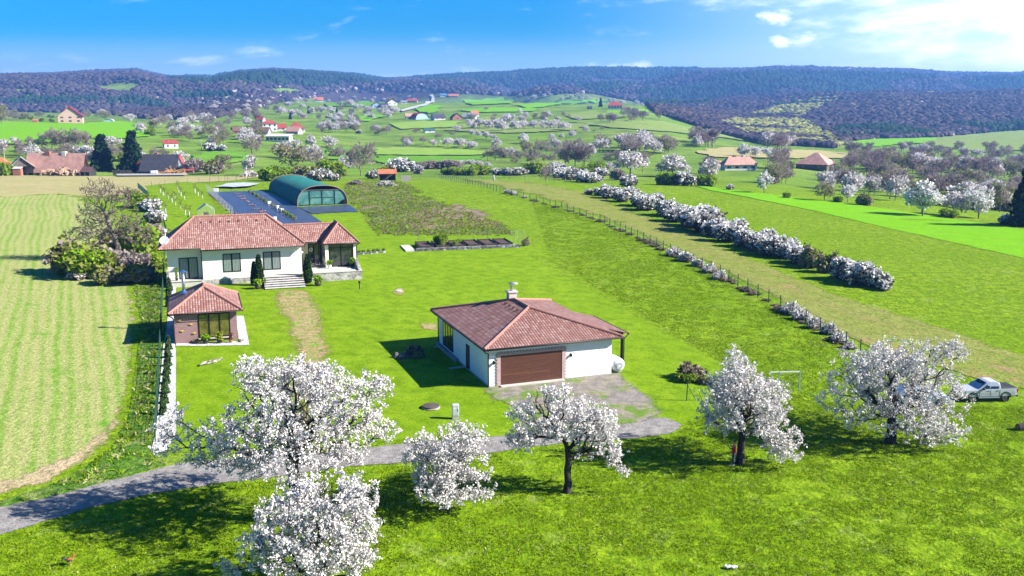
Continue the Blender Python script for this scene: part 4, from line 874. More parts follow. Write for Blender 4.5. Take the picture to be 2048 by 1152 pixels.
# ------------------------------------------------------------------ building materials
def tile_mat(name, a, b, c, cw=.25, rh=.36):
    m, t, out = new_mat(name)
    uv = t.add('ShaderNodeUVMap').outputs[0]; sp = t.add('ShaderNodeSeparateXYZ', {0: uv})
    cu = t.math('FLOOR', t.math('DIVIDE', sp.outputs[0], cw)); rv = t.math('FLOOR', t.math('DIVIDE', sp.outputs[1], rh))
    cell = t.add('ShaderNodeCombineXYZ', {0: cu, 1: rv, 2: 0.0})
    rnd = t.add('ShaderNodeTexWhiteNoise', {'Vector': cell}, noise_dimensions='2D').outputs[0]
    big = t.noise(t.add('ShaderNodeTexCoord').outputs['Object'], .7, 4.0)
    fu = t.math('FRACT', t.math('DIVIDE', sp.outputs[0], cw)); fv = t.math('FRACT', t.math('DIVIDE', sp.outputs[1], rh))
    k = t.math('ADD', t.math('MULTIPLY', rnd, .65), t.math('ADD', t.math('MULTIPLY', big, .25), t.math('MULTIPLY', t.math('SINE', t.math('MULTIPLY', fu, pi)), .28)))  # sine term paints the light on the tile humps into the colour
    col = t.mix(t.step(k, .35, .6), a, b); col = t.mix(t.math('MULTIPLY', t.step(k, .76, 1.0), .75), col, c)
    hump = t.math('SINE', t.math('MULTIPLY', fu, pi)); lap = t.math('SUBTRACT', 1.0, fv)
    tile_shade = t.math('MULTIPLY', t.step(hump, .0, .35), t.step(fv, .02, .16))
    col = t.mix(tile_shade, (.09, .035, .03), col)  # lap shadows and shade between the tiles painted into the tile colour
    p = pbr(t, out, col, .55); p.inputs['Specular IOR Level'].default_value = .4
    b_ = t.add('ShaderNodeBump', {'Height': t.math('ADD', hump, t.math('MULTIPLY', lap, .5)), 'Strength': .6, 'Distance': .06}); t.l.new(b_.outputs[0], p.inputs['Normal'])
    return m
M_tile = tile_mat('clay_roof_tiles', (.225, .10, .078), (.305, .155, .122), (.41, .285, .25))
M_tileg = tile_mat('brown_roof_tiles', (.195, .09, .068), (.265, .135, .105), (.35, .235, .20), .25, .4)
M_ridge = plain('ridge_tile', (.34, .16, .125), .7, .3, 4.0)
M_render = plain('cream_render', (.74, .72, .62), .9, .05, .8)
M_yellow = plain('pale_yellow_render', (.66, .62, .36), .9, .06, .8)
M_white = plain('white_render', (.76, .76, .74), .9, .05, .8)
M_frame = plain('dark_frame', (.012, .010, .009), .6, .2, spec=.15)
M_gutter = plain('brown_gutter', (.035, .022, .018), .5, .2)
M_metal = plain('steel', (.45, .46, .48), .3, .15, metal=.8)
M_zinc = plain('galvanised', (.42, .43, .44), .5, .2, metal=.3)
M_plast = plain('white_plastic', (.74, .74, .74), .4, .05)
M_conc = plain('concrete', (.33, .32, .30), .9, .25, 2.5, bump=.3)
M_paving = plain('pale_paving', (.47, .445, .40), .85, .14, 1.6)
def stone_mat(name, a, b, c, sc=2.0, mortar=(.5, .48, .44)):
    m, t, out = new_mat(name); co = t.add('ShaderNodeTexCoord').outputs['Object']
    v = t.add('ShaderNodeTexVoronoi', {'Vector': co, 'Scale': sc}); e = t.add('ShaderNodeTexVoronoi', {'Vector': co, 'Scale': sc}, feature='DISTANCE_TO_EDGE')
    s = t.add('ShaderNodeSeparateColor', {0: v.outputs['Color']}).outputs[0]
    col = t.mix(t.step(s, .2, .5), a, b); col = t.mix(t.step(s, .6, .9), col, c)
    col = t.mix(t.step(t.noise(co, 6.0, 4.0), .35, .75), col, t.mix(.4, col, (.1, .1, .09)))
    col = t.mix(t.step(e.outputs[0], .0, .06), mortar, col)
    p = pbr(t, out, col, .9)
    b_ = t.add('ShaderNodeBump', {'Height': t.step(e.outputs[0], 0, .12), 'Strength': .6, 'Distance': .05}); t.l.new(b_.outputs[0], p.inputs['Normal'])
    return m
M_stone = stone_mat('rubble_stone', (.22, .21, .20), (.36, .34, .31), (.50, .46, .41), 2.2)
M_stonedark = stone_mat('dark_stone', (.05, .05, .05), (.12, .12, .12), (.40, .40, .40), 2.6, (.22, .22, .22))
def brick_mat(name, a, b, mort, w_=.27, h_=.11):
    m, t, out = new_mat(name); uv = t.add('ShaderNodeUVMap').outputs[0]
    br = t.add('ShaderNodeTexBrick', {'Vector': uv, 'Color1': a, 'Color2': b, 'Mortar': mort, 'Scale': 1.0, 'Mortar Size': .012, 'Brick Width': w_, 'Row Height': h_, 'Bias': -.1})
    col = t.mix(t.math('MULTIPLY', t.noise(t.add('ShaderNodeTexCoord').outputs['Object'], 3.0, 4.0), .5), br.outputs[0], (.30, .20, .19))
    p = pbr(t, out, col, .9); b_ = t.add('ShaderNodeBump', {'Height': t.math('SUBTRACT', 1.0, br.outputs['Fac']), 'Strength': .5, 'Distance': .02}); t.l.new(b_.outputs[0], p.inputs['Normal'])
    return m
M_brick = brick_mat('dark_red_brick', (.19, .085, .085), (.26, .12, .115), (.34, .28, .27))
M_brickp = brick_mat('pink_brick', (.36, .22, .20), (.46, .31, .28), (.55, .48, .45), .2, .1)
def wood_door(name, a, b):
    m, t, out = new_mat(name); co = t.add('ShaderNodeTexCoord').outputs['Object']
    mp = t.add('ShaderNodeMapping', {'Vector': co, 'Scale': (.6, .6, 9.0)})
    n = t.noise(mp.outputs[0], 1.2, 6.0, .7); sp = t.add('ShaderNodeSeparateXYZ', {0: co})
    fz = t.math('FRACT', t.math('DIVIDE', sp.outputs[2], .155))
    col = t.mix(t.step(n, .3, .7), a, b); col = t.mix(t.step(fz, .0, .09), (.02, .008, .005), col)
    p = pbr(t, out, col, .5); b_ = t.add('ShaderNodeBump', {'Height': t.step(fz, 0, .12), 'Strength': .5, 'Distance': .02}); t.l.new(b_.outputs[0], p.inputs['Normal'])
    return m
M_gdoor = wood_door('brown_door_boards', (.055, .016, .007), (.10, .030, .012))
M_plank = wood_door('dark_planks', (.030, .020, .014), (.060, .040, .028))
def blinds(name, a, b, per=.09, rough=.12):
    m, t, out = new_mat(name); sp = t.add('ShaderNodeSeparateXYZ', {0: t.add('ShaderNodeTexCoord').outputs['Object']})
    s = t.math('SINE', t.math('MULTIPLY', sp.outputs[0], 2*pi/per/2)); n = t.noise(t.add('ShaderNodeTexCoord').outputs['Object'], 1.1, 3.0)
    col = t.mix(t.step(s, -.6, .6), a, b); col = t.mix(t.step(n, .5, .72), col, t.mix(.55, col, (.10, .13, .15)))
    p = pbr(t, out, col, .4); p.inputs['Coat Weight'].default_value = .5; p.inputs['Coat Roughness'].default_value = .03
    return m
M_blind = blinds('window_with_blinds', (.10, .13, .125), (.24, .29, .265))
def glass_mat(name, a, b):
    m, t, out = new_mat(name); n = t.noise(t.add('ShaderNodeTexCoord').outputs['Object'], 1.6, 4.0)
    p = pbr(t, out, t.mix(t.step(n, .35, .65), a, b), .15); p.inputs['Coat Weight'].default_value = 1.0; p.inputs['Coat Roughness'].default_value = .03
    return m
M_glass = glass_mat('dark_glass', (.012, .014, .016), (.05, .055, .055))
M_olive_glass = glass_mat('mottled_olive_glass', (.06, .06, .012), (.15, .135, .03))  # glossy pane mottled between two olive tones

# ------------------------------------------------------------------ building helpers
def hip_faces(mb, u0, u1, v0, v1, ze, zr, axis='u', s=None, back=True):
    """four roof slopes over a rectangle; returns the hip and ridge lines"""
    A, B, C, D = Vector((u0, v0, ze)), Vector((u1, v0, ze)), Vector((u1, v1, ze)), Vector((u0, v1, ze))
    if axis == 'u':
        s = s or (v1-v0)/2; P, Q = Vector((u0+s, (v0+v1)/2, zr)), Vector((u1-s, (v0+v1)/2, zr))
        mb.face_uv([A, B, Q, P]); mb.face_uv([B, C, Q]); mb.face_uv([C, D, P, Q]); mb.face_uv([D, A, P])
    else:
        s = s or (u1-u0)/2; P, Q = Vector(((u0+u1)/2, v0+s, zr)), Vector(((u0+u1)/2, v1-s, zr))
        mb.face_uv([A, B, P]); mb.face_uv([B, C, Q, P]); mb.face_uv([C, D, Q]); mb.face_uv([D, A, P, Q])
    return [(A, P), (B, P if axis == 'v' else Q), (C, Q), (D, Q if axis == 'v' else P), (P, Q)]
def caps(lines, parent, mat=None, r=.13):
    mb = MB()
    for a, b in lines:
        if (a-b).length < .05: continue
        n = max(1, int((b-a).length/.38))
        for k in range(n): mb.tube([a+(b-a)*(k/n)+Vector((0, 0, .02)), a+(b-a)*((k+1.12)/n)+Vector((0, 0, .045))], [r*1.08, r*.9], 7)
    return mb.build('ridge_tiles', mat or M_ridge, parent)
def gutter(pts, parent, name='gutter', r=.085, mat=None):
    mb = MB(); mb.tube(pts, r, 7); return mb.build(name, mat or M_gutter, parent, smooth=True)
def wall_box(mb, u0, u1, v0, v1, z0, z1):
    """walls with brick UV in metres"""
    for a, b in (((u0, v0), (u1, v0)), ((u1, v0), (u1, v1)), ((u1, v1), (u0, v1)), ((u0, v1), (u0, v0))):
        mb.face_uv([(a[0], a[1], z0), (b[0], b[1], z0), (b[0], b[1], z1), (a[0], a[1], z1)])
    mb.face_uv([(u0, v0, z1), (u1, v0, z1), (u1, v1, z1), (u0, v1, z1)])
def window(parent, o, du, w_, h_, n=2, name='window', fm=None, pm=None, fr=.11, split=None, sill=True):
    """frame and panes on a wall: o lower corner, du along the wall; the outside is to the right of du"""
    o = Vector(o); du = Vector(du).normalized(); nn = Vector((du.y, -du.x, 0)); up = Vector((0, 0, 1)); mb = MB(); pb = MB()
    def bar(a0, a1, b0, b1, d0=-.02, d1=.045): mb.obox(o+du*(a0+a1)/2+up*(b0+b1)/2+nn*(d0+d1)/2, du*(a1-a0)/2, nn*(d1-d0)/2, up*(b1-b0)/2)
    bar(0, w_, 0, fr); bar(0, w_, h_-fr, h_); bar(0, fr, fr, h_-fr); bar(w_-fr, w_, fr, h_-fr)
    for k in range(1, n): x = w_*k/n; bar(x-fr*.75, x+fr*.75, fr, h_-fr, -.02, .042)
    if split: bar(fr, w_-fr, h_*split-fr/2, h_*split+fr/2, -.02, .038)
    pb.obox(o+du*w_/2+up*h_/2+nn*.012, du*(w_/2-fr*.5), nn*.008, up*(h_/2-fr*.5))
    f = mb.build(name, fm or M_frame, parent); pb.build('pane', pm or M_blind, f)
    return f
def lamp(parent, p, nn, mat, h=.34):
    mb = MB(); p = Vector(p); nn = Vector(nn)
    mb.tube([p+Vector((0, 0, -h/2))+nn*.02, p+Vector((0, 0, h/2))+nn*.02], .05, 6); mb.tube([p+nn*.02+Vector((0, 0, .1)), p+nn*.16+Vector((0, 0, .1))], .02, 5)
    mb.lathe([(.03, -.12), (.075, -.1), (.085, .08), (.05, .13), (.01, .16)], p+nn*.17, 8)
    return mb.build('wall_lamp', mat, parent)

# ------------------------------------------------------------------ the white house
H = thing('bungalow_house', 'long cream house with clay tiled hip roofs, stone plinth and front steps', 'house', (-43.992, 115.601, 0), .324)
mb = MB(); wall_box(mb, 5.1, 17.5, .6, 8.2, .75, 4.95); wall_box(mb, .9, 5.1, 1.6, 8.2, .78, 4.95); mb.build('wall', M_render, H)
mb = MB(); wall_box(mb, 17.5, 20.45, 5.6, 9.6, 1.2, 4.5); mb.build('wall', M_yellow, H)
mb = MB(); mb.box(5.02, 17.58, .52, 8.3, -.1, .75); mb.build('plinth', M_stone, H)
mb = MB(); mb.box(.8, 5.02, .3, 8.3, -.1, .70); mb.box(.7, 5.02, .2, 1.6, .70, .78); mb.build('patio', M_paving, H)
mb = MB()
for z in np.arange(.78, 2.0, .3): mb.bevbox(.72+.03*sin(z*9), 1.05, .25, .62, z, z+.27, .03)
mb.build('stone_pillar', M_stone, H)
mb = MB(); ln = hip_faces(mb, 0, 17.9, 0, 8.88, 4.93, 8.41)
mb.face_uv([(5.0, -.32, 4.69), (17.9, -.32, 4.69), (17.9, .02, 4.955), (5.0, .02, 4.955)]); mb.face_uv([(0, 8.8, 4.90), (0, 0, 4.90), (17.9, 0, 4.90), (17.9, 8.8, 4.90)])
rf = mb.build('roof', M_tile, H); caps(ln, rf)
mb = MB()
for k in range(9): mb.obox((5.3+k*1.15, 3.55, 7.75), (.06, 0, 0), (0, .1, .08), (0, -.03, .05))
mb.build('roof_vent', M_gutter, rf)
gutter([(0, 8.8, 4.88), (-.06, 0, 4.88), (4.95, -.06, 4.88)], H); gutter([(4.95, -.38, 4.64), (17.95, -.38, 4.64)], H); gutter([(17.96, -.3, 4.8), (17.96, 3.5, 4.86)], H)
gutter([(4.98, -.36, 4.6), (5.03, .1, 4.3), (5.03, .5, 4.1), (5.03, .5, .8)], H, 'downpipe', .055)
for u, z in ((7.6, 1.58), (12.6, 1.58)): window(H, (u, .6, z), (1, 0, 0), 2.2, 2.38)
window(H, (2.25, 1.6, .8), (1, 0, 0), 2.3, 2.75, name='patio_door')
for u in (6.22, 16.2): lamp(H, (u, .6, 3.55), (0, -1, 0), M_plast)
mb = MB()
for k in range(6): mb.box(12.36, 17.24, -4.92+.62*k, -1.3, -.05+.18*k, .18*(k+1)-.05)
fs_ = mb.build('front_steps', M_stonedark, H)
for k in range(6): MB().bevbox(12.3, 17.3, -5.0+.62*k, -5.0+.62*(k+1)+.04, .18*(k+1)-.048, .18*(k+1), .015).build('tread', M_paving, fs_)
mb = MB(); mb.box(12.3, 18.2, -1.3, .515, -.1, 1.08); mb.build('landing', M_paving, H)
mb = MB(); mb.box(18.2, 25.0, -1.55, 8.5, -.1, 1.12); mb.build('terrace_wall', M_stone, H)
mb = MB(); mb.box(18.2, 25.04, -1.62, 8.5, 1.12, 1.2); mb.build('terrace_floor', M_paving, H)
mb = MB()
for k in range(5): mb.bevbox(24.55, 24.98, -1.5+.95*k, -1.5+.95*(k+1)-.02, 1.2, 1.42+.3*k, .04)
mb.build('stepped_parapet', M_stone, H)
# wing and corner porch
mb = MB(); W = [Vector(p) for p in ((16.0, 3.9, 4.5), (20.6, 3.9, 4.5), (22.6, 6.6, 6.6), (15.9, 6.6, 6.6))]
mb.face_uv(W); mb.face_uv([(24.9, 9.3, 4.5), (15.9, 9.3, 4.5), (15.9, 6.6, 6.6), (22.6, 6.6, 6.6)], udir=(-1, 0, 0))
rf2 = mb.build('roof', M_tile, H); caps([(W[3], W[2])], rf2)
mb = MB(); A, B_2, P, Q = Vector((20.5, 1.7, 4.46)), Vector((25.3, 1.7, 4.46)), Vector((22.9, 4.4, 6.85)), Vector((22.9, 7.4, 6.85))
mb.face_uv([A, B_2, P]); mb.face_uv([(25.3, 1.7, 4.46), (25.3, 9.3, 4.46), Q, P]); mb.face_uv([(20.5, 4.6, 4.46), A, P, Q, (22.0, 6.6, 5.96)], udir=(0, -1, 0)); mb.face_uv([(25.3, 9.3, 4.46), (20.5, 9.3, 4.46), Q], udir=(-1, 0, 0)); mb.face_uv([(20.5, 9.3, 4.4), A-Vector((0, 0, .06)), B_2-Vector((0, 0, .06)), (25.3, 9.3, 4.4)])
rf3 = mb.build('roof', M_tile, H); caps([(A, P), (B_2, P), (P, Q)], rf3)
gutter([(17.9, 3.84, 4.43), (20.5, 3.84, 4.43)], H); gutter([(20.45, 3.8, 4.41), (20.45, 1.65, 4.41), (25.35, 1.65, 4.41), (25.35, 9.2, 4.41)], H)
gutter([(25.33, 1.7, 4.36), (25.05, 2.1, 4.1), (25.0, 2.2, 3.9), (25.0, 2.2, 1.3)], H, 'downpipe', .055)
for u in (20.8, 24.55): mb = MB(); mb.box(u, u+.42, 2.2, 2.62, 1.2, 4.4); mb.build('pillar', M_render, H)
mb = MB(); mb.box(20.8, 25.0, 6.2, 8.6, 1.2, 4.4); mb.build('wall', M_yellow, H)
window(H, (21.25, 2.4, 1.22), (1, 0, 0), 3.28, 3.1, 2, 'glazed_screen', pm=M_glass, split=.82); window(H, (18.9, 5.6, 1.22), (1, 0, 0), 1.5, 2.8, 2, 'patio_door', pm=M_glass)
window(H, (25.0, 2.62, 1.22), (0, 1, 0), 3.5, 3.1, 2, 'glazed_screen', pm=M_glass, split=.82)
mb = MB(); mb.box(20.8, 21.0, 2.62, 5.6, 1.2, 2.2); mb.build('low_wall', M_yellow, H)
mb = MB()
for k in range(14):
    a = 2*pi*k/14; mb.lathe([(.05, -.05), (.075, 0), (.05, .05)], (19.3+.2*cos(a), 5.53, 3.2+.2*sin(a)), 6)
tag(mb.build('door_wreath', M_plast), 'pale round wreath hanging on the terrace door of the white house', 'wreath').matrix_world = Matrix.Translation((-43.992, 115.601, 0)) @ Matrix.Rotation(.324, 4, 'Z')
lamp(H, (18.3, 5.6, 3.5), (0, -1, 0), M_plast); lamp(H, (17.5, .9, 3.6), (1, 0, 0), M_plast, .2)
mb = MB()                                                        # dish on the corner
mb.lathe([(.0, .0), (.3, .04), (.55, .15), (.57, .15), (.3, .0), (0, -.05)], (0, 0, 0), 18); dm = mb.build('satellite_dish', M_plast, H, smooth=True)
dm.location = (.75, 1.0, 5.9); dm.rotation_euler = (radians(62), 0, radians(-12))
mb = MB(); mb.tube([(0, 0, -.05), (0, .05, -1.2)], .035, 6); mb.tube([(0, 0, .12), (.0, -.2, .5)], .02, 5); mb.box(-.07, .07, -.27, -.15, .45, .6); mb.build('bracket', M_metal, dm)
mb = MB(); mb.tube([(.9, 1.6, 5.5), (.9, 1.6, 7.0)], .04, 6); mb.lathe([(.05, 0), (.2, .05), (.22, .35), (.05, .42)], (.9, 1.6, 6.9), 10); mb.build('aerial', M_plast, H)

# ------------------------------------------------------------------ the garage
Gg = thing('garage_building', 'white garage with brown sectional door, brick surround and brown tiled hip roof', 'garage', (-2.225, 73.273, 0), .355)
mb = MB(); wall_box(mb, .6, 11.7, .6, 15.4, .12, 3.5); mb.build('wall', M_white, Gg)
mb = MB(); mb.box(.54, 11.76, .54, 15.46, -.1, .12); mb.box(.2, .54, 8.9, 15.3, -.1, .30); mb.build('plinth', M_conc, Gg)
mb = MB(); ln = hip_faces(mb, 0, 12.44, 0, 15.95, 3.43, 5.17, 'v', 6.15)
mb.face_uv([(12.44, 3.0, 3.425), (14.5, 3.0, 2.85), (14.5, 10.4, 2.85), (12.44, 10.4, 3.425)], udir=(0, 1, 0)); mb.face_uv([(0, 15.95, 3.40), (0, 0, 3.40), (12.44, 0, 3.40), (12.44, 15.95, 3.40)]); mb.face_uv([(12.44, 10.4, 3.37), (14.5, 10.4, 2.79), (14.5, 3.0, 2.79), (12.44, 3.0, 3.37)])
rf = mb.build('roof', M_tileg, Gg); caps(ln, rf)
mb = MB()
for k in range(4): mb.obox((5.2, 6.3+k*1.0, 4.98), (.1, 0, .03), (0, .06, 0), (0, 0, .06))
mb.build('roof_vent', M_gutter, rf)
gutter([(-.06, 15.95, 3.36), (-.06, -.06, 3.36), (12.5, -.06, 3.36)], Gg); gutter([(12.5, 0, 3.36), (12.5, 2.9, 3.36)], Gg); gutter([(14.56, 3.0, 2.8), (14.56, 10.4, 2.8)], Gg)
gutter([(-.05, -.03, 3.3), (.2, .25, 3.05), (.5, .5, 2.9), (.52, .52, .1)], Gg, 'downpipe', .055); gutter([(-.05, 15.8, 3.3), (.25, 15.5, 3.0), (.52, 15.4, 2.8), (.52, 15.4, .1)], Gg, 'downpipe', .055)
gutter([(14.56, 3.05, 2.75), (14.3, 3.1, 2.5), (14.2, 3.2, 2.3), (14.2, 3.2, .1)], Gg, 'downpipe', .05)
for v in (3.3, 10.1): mb = MB(); mb.box(14.0, 14.18, v, v+.18, -.1, 2.85); mb.build('porch_post', M_frame, Gg)
mb = MB(); mb.box(14.02, 14.16, 3.48, 10.1, 2.66, 2.80); mb.build('porch_beam', M_frame, Gg)
mb = MB(); mb.obox((4.32, .585, 1.37), (2.74, 0, 0), (0, .03, 0), (0, 0, 1.24)); gd = mb.build('garage_door', M_gdoor, Gg)
mb = MB()
for a in ((1.66, 5.9, .95, .97), (5.88, 5.9, .13, .95)): mb.box(a[0], a[1], .545, .553, a[2], a[3])
mb.build('door_trim', plain('door_seam', (.22, .10, .04), .6), gd)
mb = MB(); mb.box(1.5, 7.15, .1, .6, -.05, .13); mb.build('threshold', M_paving, Gg)
mb = MB()
def bq(u0, u1, z0, z1, d=.52):
    mb.face_uv([(u0, d, z0), (u1, d, z0), (u1, d, z1), (u0, d, z1)], origin=(0, d, 0)); mb.box(u0, u1, d+.003, .61, z0+.001, z1-.001)
bq(1.28, 1.58, .02, 2.61); bq(7.06, 7.36, .02, 2.61); bq(1.28, 7.36, 2.61, 2.83)
z = .1
k = 0
while z < 2.75:                                                  # toothed outer edge
    if k % 2 == 0: bq(1.18, 1.275, z, z+.14); bq(7.365, 7.46, z, z+.14)
    z += .14; k += 1
for k in range(22): bq(1.3+k*.28, 1.3+k*.28+.15, 2.832, 2.92)
mb.build('brick_surround', M_brickp, Gg)
for u in (1.0, 7.85): lamp(Gg, (u, .6, 2.1), (0, -1, 0), M_frame, .3)
mb = MB(); mb.box(.82, 1.12, .575, .6, 2.68, 2.95); pl_ = mb.build('number_plate', M_plast, Gg)
mb = MB(); mb.box(.88, 1.06, .57, .574, 2.80, 2.84); mb.box(.90, 1.04, .57, .574, 2.74, 2.77); mb.build('plate_lettering', M_zinc, pl_)
window(Gg, (.6, 14.0, .42), (0, -1, 0), 3.3, 2.35, 4, 'window', pm=M_glass)
window(Gg, (.6, 6.75, .14), (0, -1, 0), .95, 2.1, 1, 'side_door', pm=M_plank)
mb = MB(); mb.box(5.85, 6.6, 10.1, 10.85, 4.3, 5.75); mb.box(5.75, 6.7, 10.0, 10.95, 5.75, 5.87); ch = mb.build('chimney', M_brickp, Gg)
mb = MB(); mb.tube([(6.22, 10.47, 5.85), (6.22, 10.47, 6.35)], .14, 10); mb.lathe([(.3, 0), (.3, .05), (.12, .16), (.02, .2)], (6.22, 10.47, 6.5), 12); mb.tube([(6.12, 10.47, 6.3), (6.12, 10.47, 6.52)], .02, 4); mb.tube([(6.32, 10.47, 6.3), (6.32, 10.47, 6.52)], .02, 4); mb.build('chimney_cowl', M_metal, ch, smooth=False)

# ------------------------------------------------------------------ the brick summer house
S = thing('summer_house', 'small dark brick summer house with pyramid tiled roof, wide glazing and steel flue', 'summer house', (-32.831, 87.467, 0), .327)
mb = MB(); wall_box(mb, .5, 6.3, .6, 8.2, -.1, 3.1); mb.build('wall', M_brick, S)
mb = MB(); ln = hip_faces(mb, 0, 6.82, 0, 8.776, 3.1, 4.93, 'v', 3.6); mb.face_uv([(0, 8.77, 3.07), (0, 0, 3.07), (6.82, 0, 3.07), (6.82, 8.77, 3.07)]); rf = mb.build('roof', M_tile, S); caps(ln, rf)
gutter([(-.06, 8.7, 3.03), (-.06, -.06, 3.03), (6.88, -.06, 3.03), (6.88, 8.7, 3.03)], S); gutter([(-.05, 0, 3.0), (.3, .4, 2.7), (.44, .54, 2.5), (.44, .54, 0)], S, 'downpipe', .05)
window(S, (2.68, .6, .42), (1, 0, 0), 2.97, 2.4, 3, 'glazed_front', pm=M_olive_glass, fr=.1)
mb = MB(); mb.box(2.55, 5.8, .42, .6, .30, .40); mb.build('window_sill', M_paving, S)
mb = MB(); mb.tube([(1.5, 6.0, 3.8), (1.5, 6.0, 6.0)], .15, 12); mb.tube([(1.5, 6.0, 5.2), (1.5, 6.0, 5.26)], .17, 12); fl = mb.build('flue', M_metal, S, smooth=True)
mb = MB(); mb.lathe([(.36, 0), (.36, .05), (.14, .17), (.02, .2)], (1.5, 6.0, 6.12), 12); mb.tube([(1.4, 6, 5.95), (1.4, 6, 6.15)], .02, 4); mb.tube([(1.6, 6, 5.95), (1.6, 6, 6.15)], .02, 4); mb.build('flue_cowl', plain('blue_steel', (.08, .17, .42), .35, metal=.6), fl)
mb = MB(); mb.lathe([(.45, 0), (.2, .22), (.16, .3)], (1.5, 6.0, 3.98), 12); mb.build('flue_collar', _mc['blue_steel'], fl)
for (u, z) in ((.95, 2.35), (2.0, 1.85), (1.15, 1.25), (2.25, .95)):
    mb = MB(); mb.lathe([(.02, -.03), (.13, -.02), (.15, 0), (.03, .05)], (0, 0, 0), 9, 1.3, .7); mb.tube([(-.2, 0, 0), (.2, .0, .04)], .02, 4)
    d_ = mb.build('wall_ornament', plain('straw', (.45, .30, .07), .8, .3)); d_.rotation_euler = (pi/2, 0, .327); d_.location = Matrix.Translation((-32.831, 87.467, 0)) @ Matrix.Rotation(.327, 4, 'Z') @ Vector((u, .53, z))
    tag(d_, {2.35: 'topmost straw ornament on the brick wall of the summer house', 1.85: 'straw ornament on the brick wall nearest the glazing, second from the top', 1.25: 'straw ornament above the wagon wheel on the brick wall', .95: 'lowest straw ornament on the brick wall beside the glazing'}[z], 'ornament', 'straw ornaments on the brick wall')
# ------------------------------------------------------------------ round the house: plants, pots and small things
def kind_cypress():
    for s in range(2):
        rng = np.random.RandomState(300+s); h = 3.4; tb = MB(); tb.tube([(0, 0, -.1), (0, 0, h*.9)], [.08, .02], 6)
        z = h*rng.rand(1500)**1.1; r = .47*np.sin(np.clip(z/h, 0, 1)**.55*pi*.93+.12)**.8*(.55+.45*rng.rand(1500)**.4); a = 2*pi*rng.rand(1500)
        V, F = flakes(rng, np.c_[r*np.cos(a), r*np.sin(a), z*.98+.05], .075, .03, 2, aspect=1.6)
        me = bpy.data.meshes.new('trunk'); me.from_pydata(tb.v, [], tb.f); me.materials.append(M_bark)
        kit('cypress', h, [('trunk', me), ('foliage', np_mesh('foliage', V, F, M_thuja))], 'tree', 'cypress_tree')
kind_cypress()
kind_conifer('fir', 320, 1.5, 1.25, leafy('fir_needles', (.05, .095, .03), .5, .1), name='fir_shrub', tiers=9, per=11, ragged=.3, low=.05, cat='shrub', leaf=.62)
def on_house(fr, u, v, z): return Matrix.Translation(fr.location) @ Matrix.Rotation(fr.rotation_euler.z, 4, 'Z') @ Vector((u, v, z))
plant_at('cypress', on_house(H, 11.25, -1.5, 0), 3.05, 'shorter slim cypress standing against the taller one beside the front steps')
plant_at('cypress', on_house(H, 11.85, -1.7, 0), 3.95, 'tallest slim cypress, by the front steps below the middle of the house')
plant_at('cypress', on_house(H, 17.9, -2.1, 0), 3.75, 'single slim cypress between the front steps and the terrace wall')
def pot_plant(p, r, h, ph, label, potm, leafm, seed, name='potted_plant', barrel=False, tall=False):
    rng = np.random.RandomState(seed); t_ = thing(name, label, 'potted plant', p)
    mb = MB(); pr = [(r*.8, 0), (r*1.08, h*.5), (r*.95, h), (r*.8, h), (r*.75, h*.85)] if barrel else [(r*.7, 0), (r, h*.9), (r*1.08, h*.92), (r*1.08, h), (r*.9, h), (r*.85, h*.85)]
    mb.lathe(pr, n=12); mb.build('pot', potm, t_)
    n = 130; c = np.c_[rng.randn(n)*r*(.35 if tall else .55), rng.randn(n)*r*(.35 if tall else .55), h+ph*rng.rand(n)]
    V, F = flakes(rng, c, r*.24, r*.15, 3); link('foliage', np_mesh('foliage', V, F, leafm), t_)
    sb = MB()
    for k in range(5): sb.tube([(0, 0, h*.8), tuple(c[k])], .012, 4, False)
    sb.build('stems', M_bark, t_)
    return t_
M_clay = plain('terracotta_pot', (.30, .13, .08), .8, .25)
M_darkpot = plain('dark_pot', (.035, .03, .028), .7, .3)
M_lime = leafy('yellow_leaves', (.30, .34, .03), .4, .35)
pot_plant(on_house(H, 11.5, -4.0, 0), .38, .6, .55, 'dark wooden tub with a green plant at the foot of the front steps', M_plank, M_leaf, 1, barrel=True)
pot_plant(on_house(H, 18.9, -4.3, 0), .40, .62, .65, 'dark wooden tub with a round green plant in front of the terrace wall', M_plank, M_leaf, 2, barrel=True)
pot_plant(on_house(H, 12.45, -3.5, .54), .13, .22, .5, 'small potted plant on the edge of the front steps by the cypresses', M_clay, M_leaf, 3, tall=True)
pot_plant(on_house(H, 17.2, -2.4, .72), .13, .22, .4, 'small potted plant high on the front steps near the single cypress', M_clay, M_leaf, 4, tall=True)
pot_plant(on_house(H, 1.9, .9, .78), .2, .3, 1.3, 'slim potted plant with a high green tuft on the patio', M_darkpot, M_leaf, 5, tall=True)
pot_plant(on_house(H, 21.2, 1.5, 1.2), .3, .5, .5, 'white planter with a green plant in front of the terrace pillar', M_plast, M_leaf, 6)
pot_plant(on_house(H, 24.2, 1.6, 1.2), .3, .4, .8, 'dark pot with hanging greenery against the stepped parapet of the terrace', M_darkpot, M_leaf, 7)
pot_plant(at(412, 688), .30, .36, .55, 'larger green potted shrub below the glazing of the summer house', M_darkpot, M_leaf, 8)
pot_plant(at(440, 687), .28, .36, .75, 'yellow green potted shrub below the glazing of the summer house', M_darkpot, M_lime, 9)
pot_plant(at(462, 686), .20, .36, .6, 'clay pot with a reddish twiggy plant at the brick corner', M_clay, leafy('red_leaves', (.2, .08, .06)), 10, tall=True)
pot_plant(at(393, 687), .18, .28, .15, 'small clay pot between the wagon wheel and the glazing', M_clay, M_olive, 11)
M_old = plain('weathered_wood', (.16, .13, .11), .9, .4, 4.0)
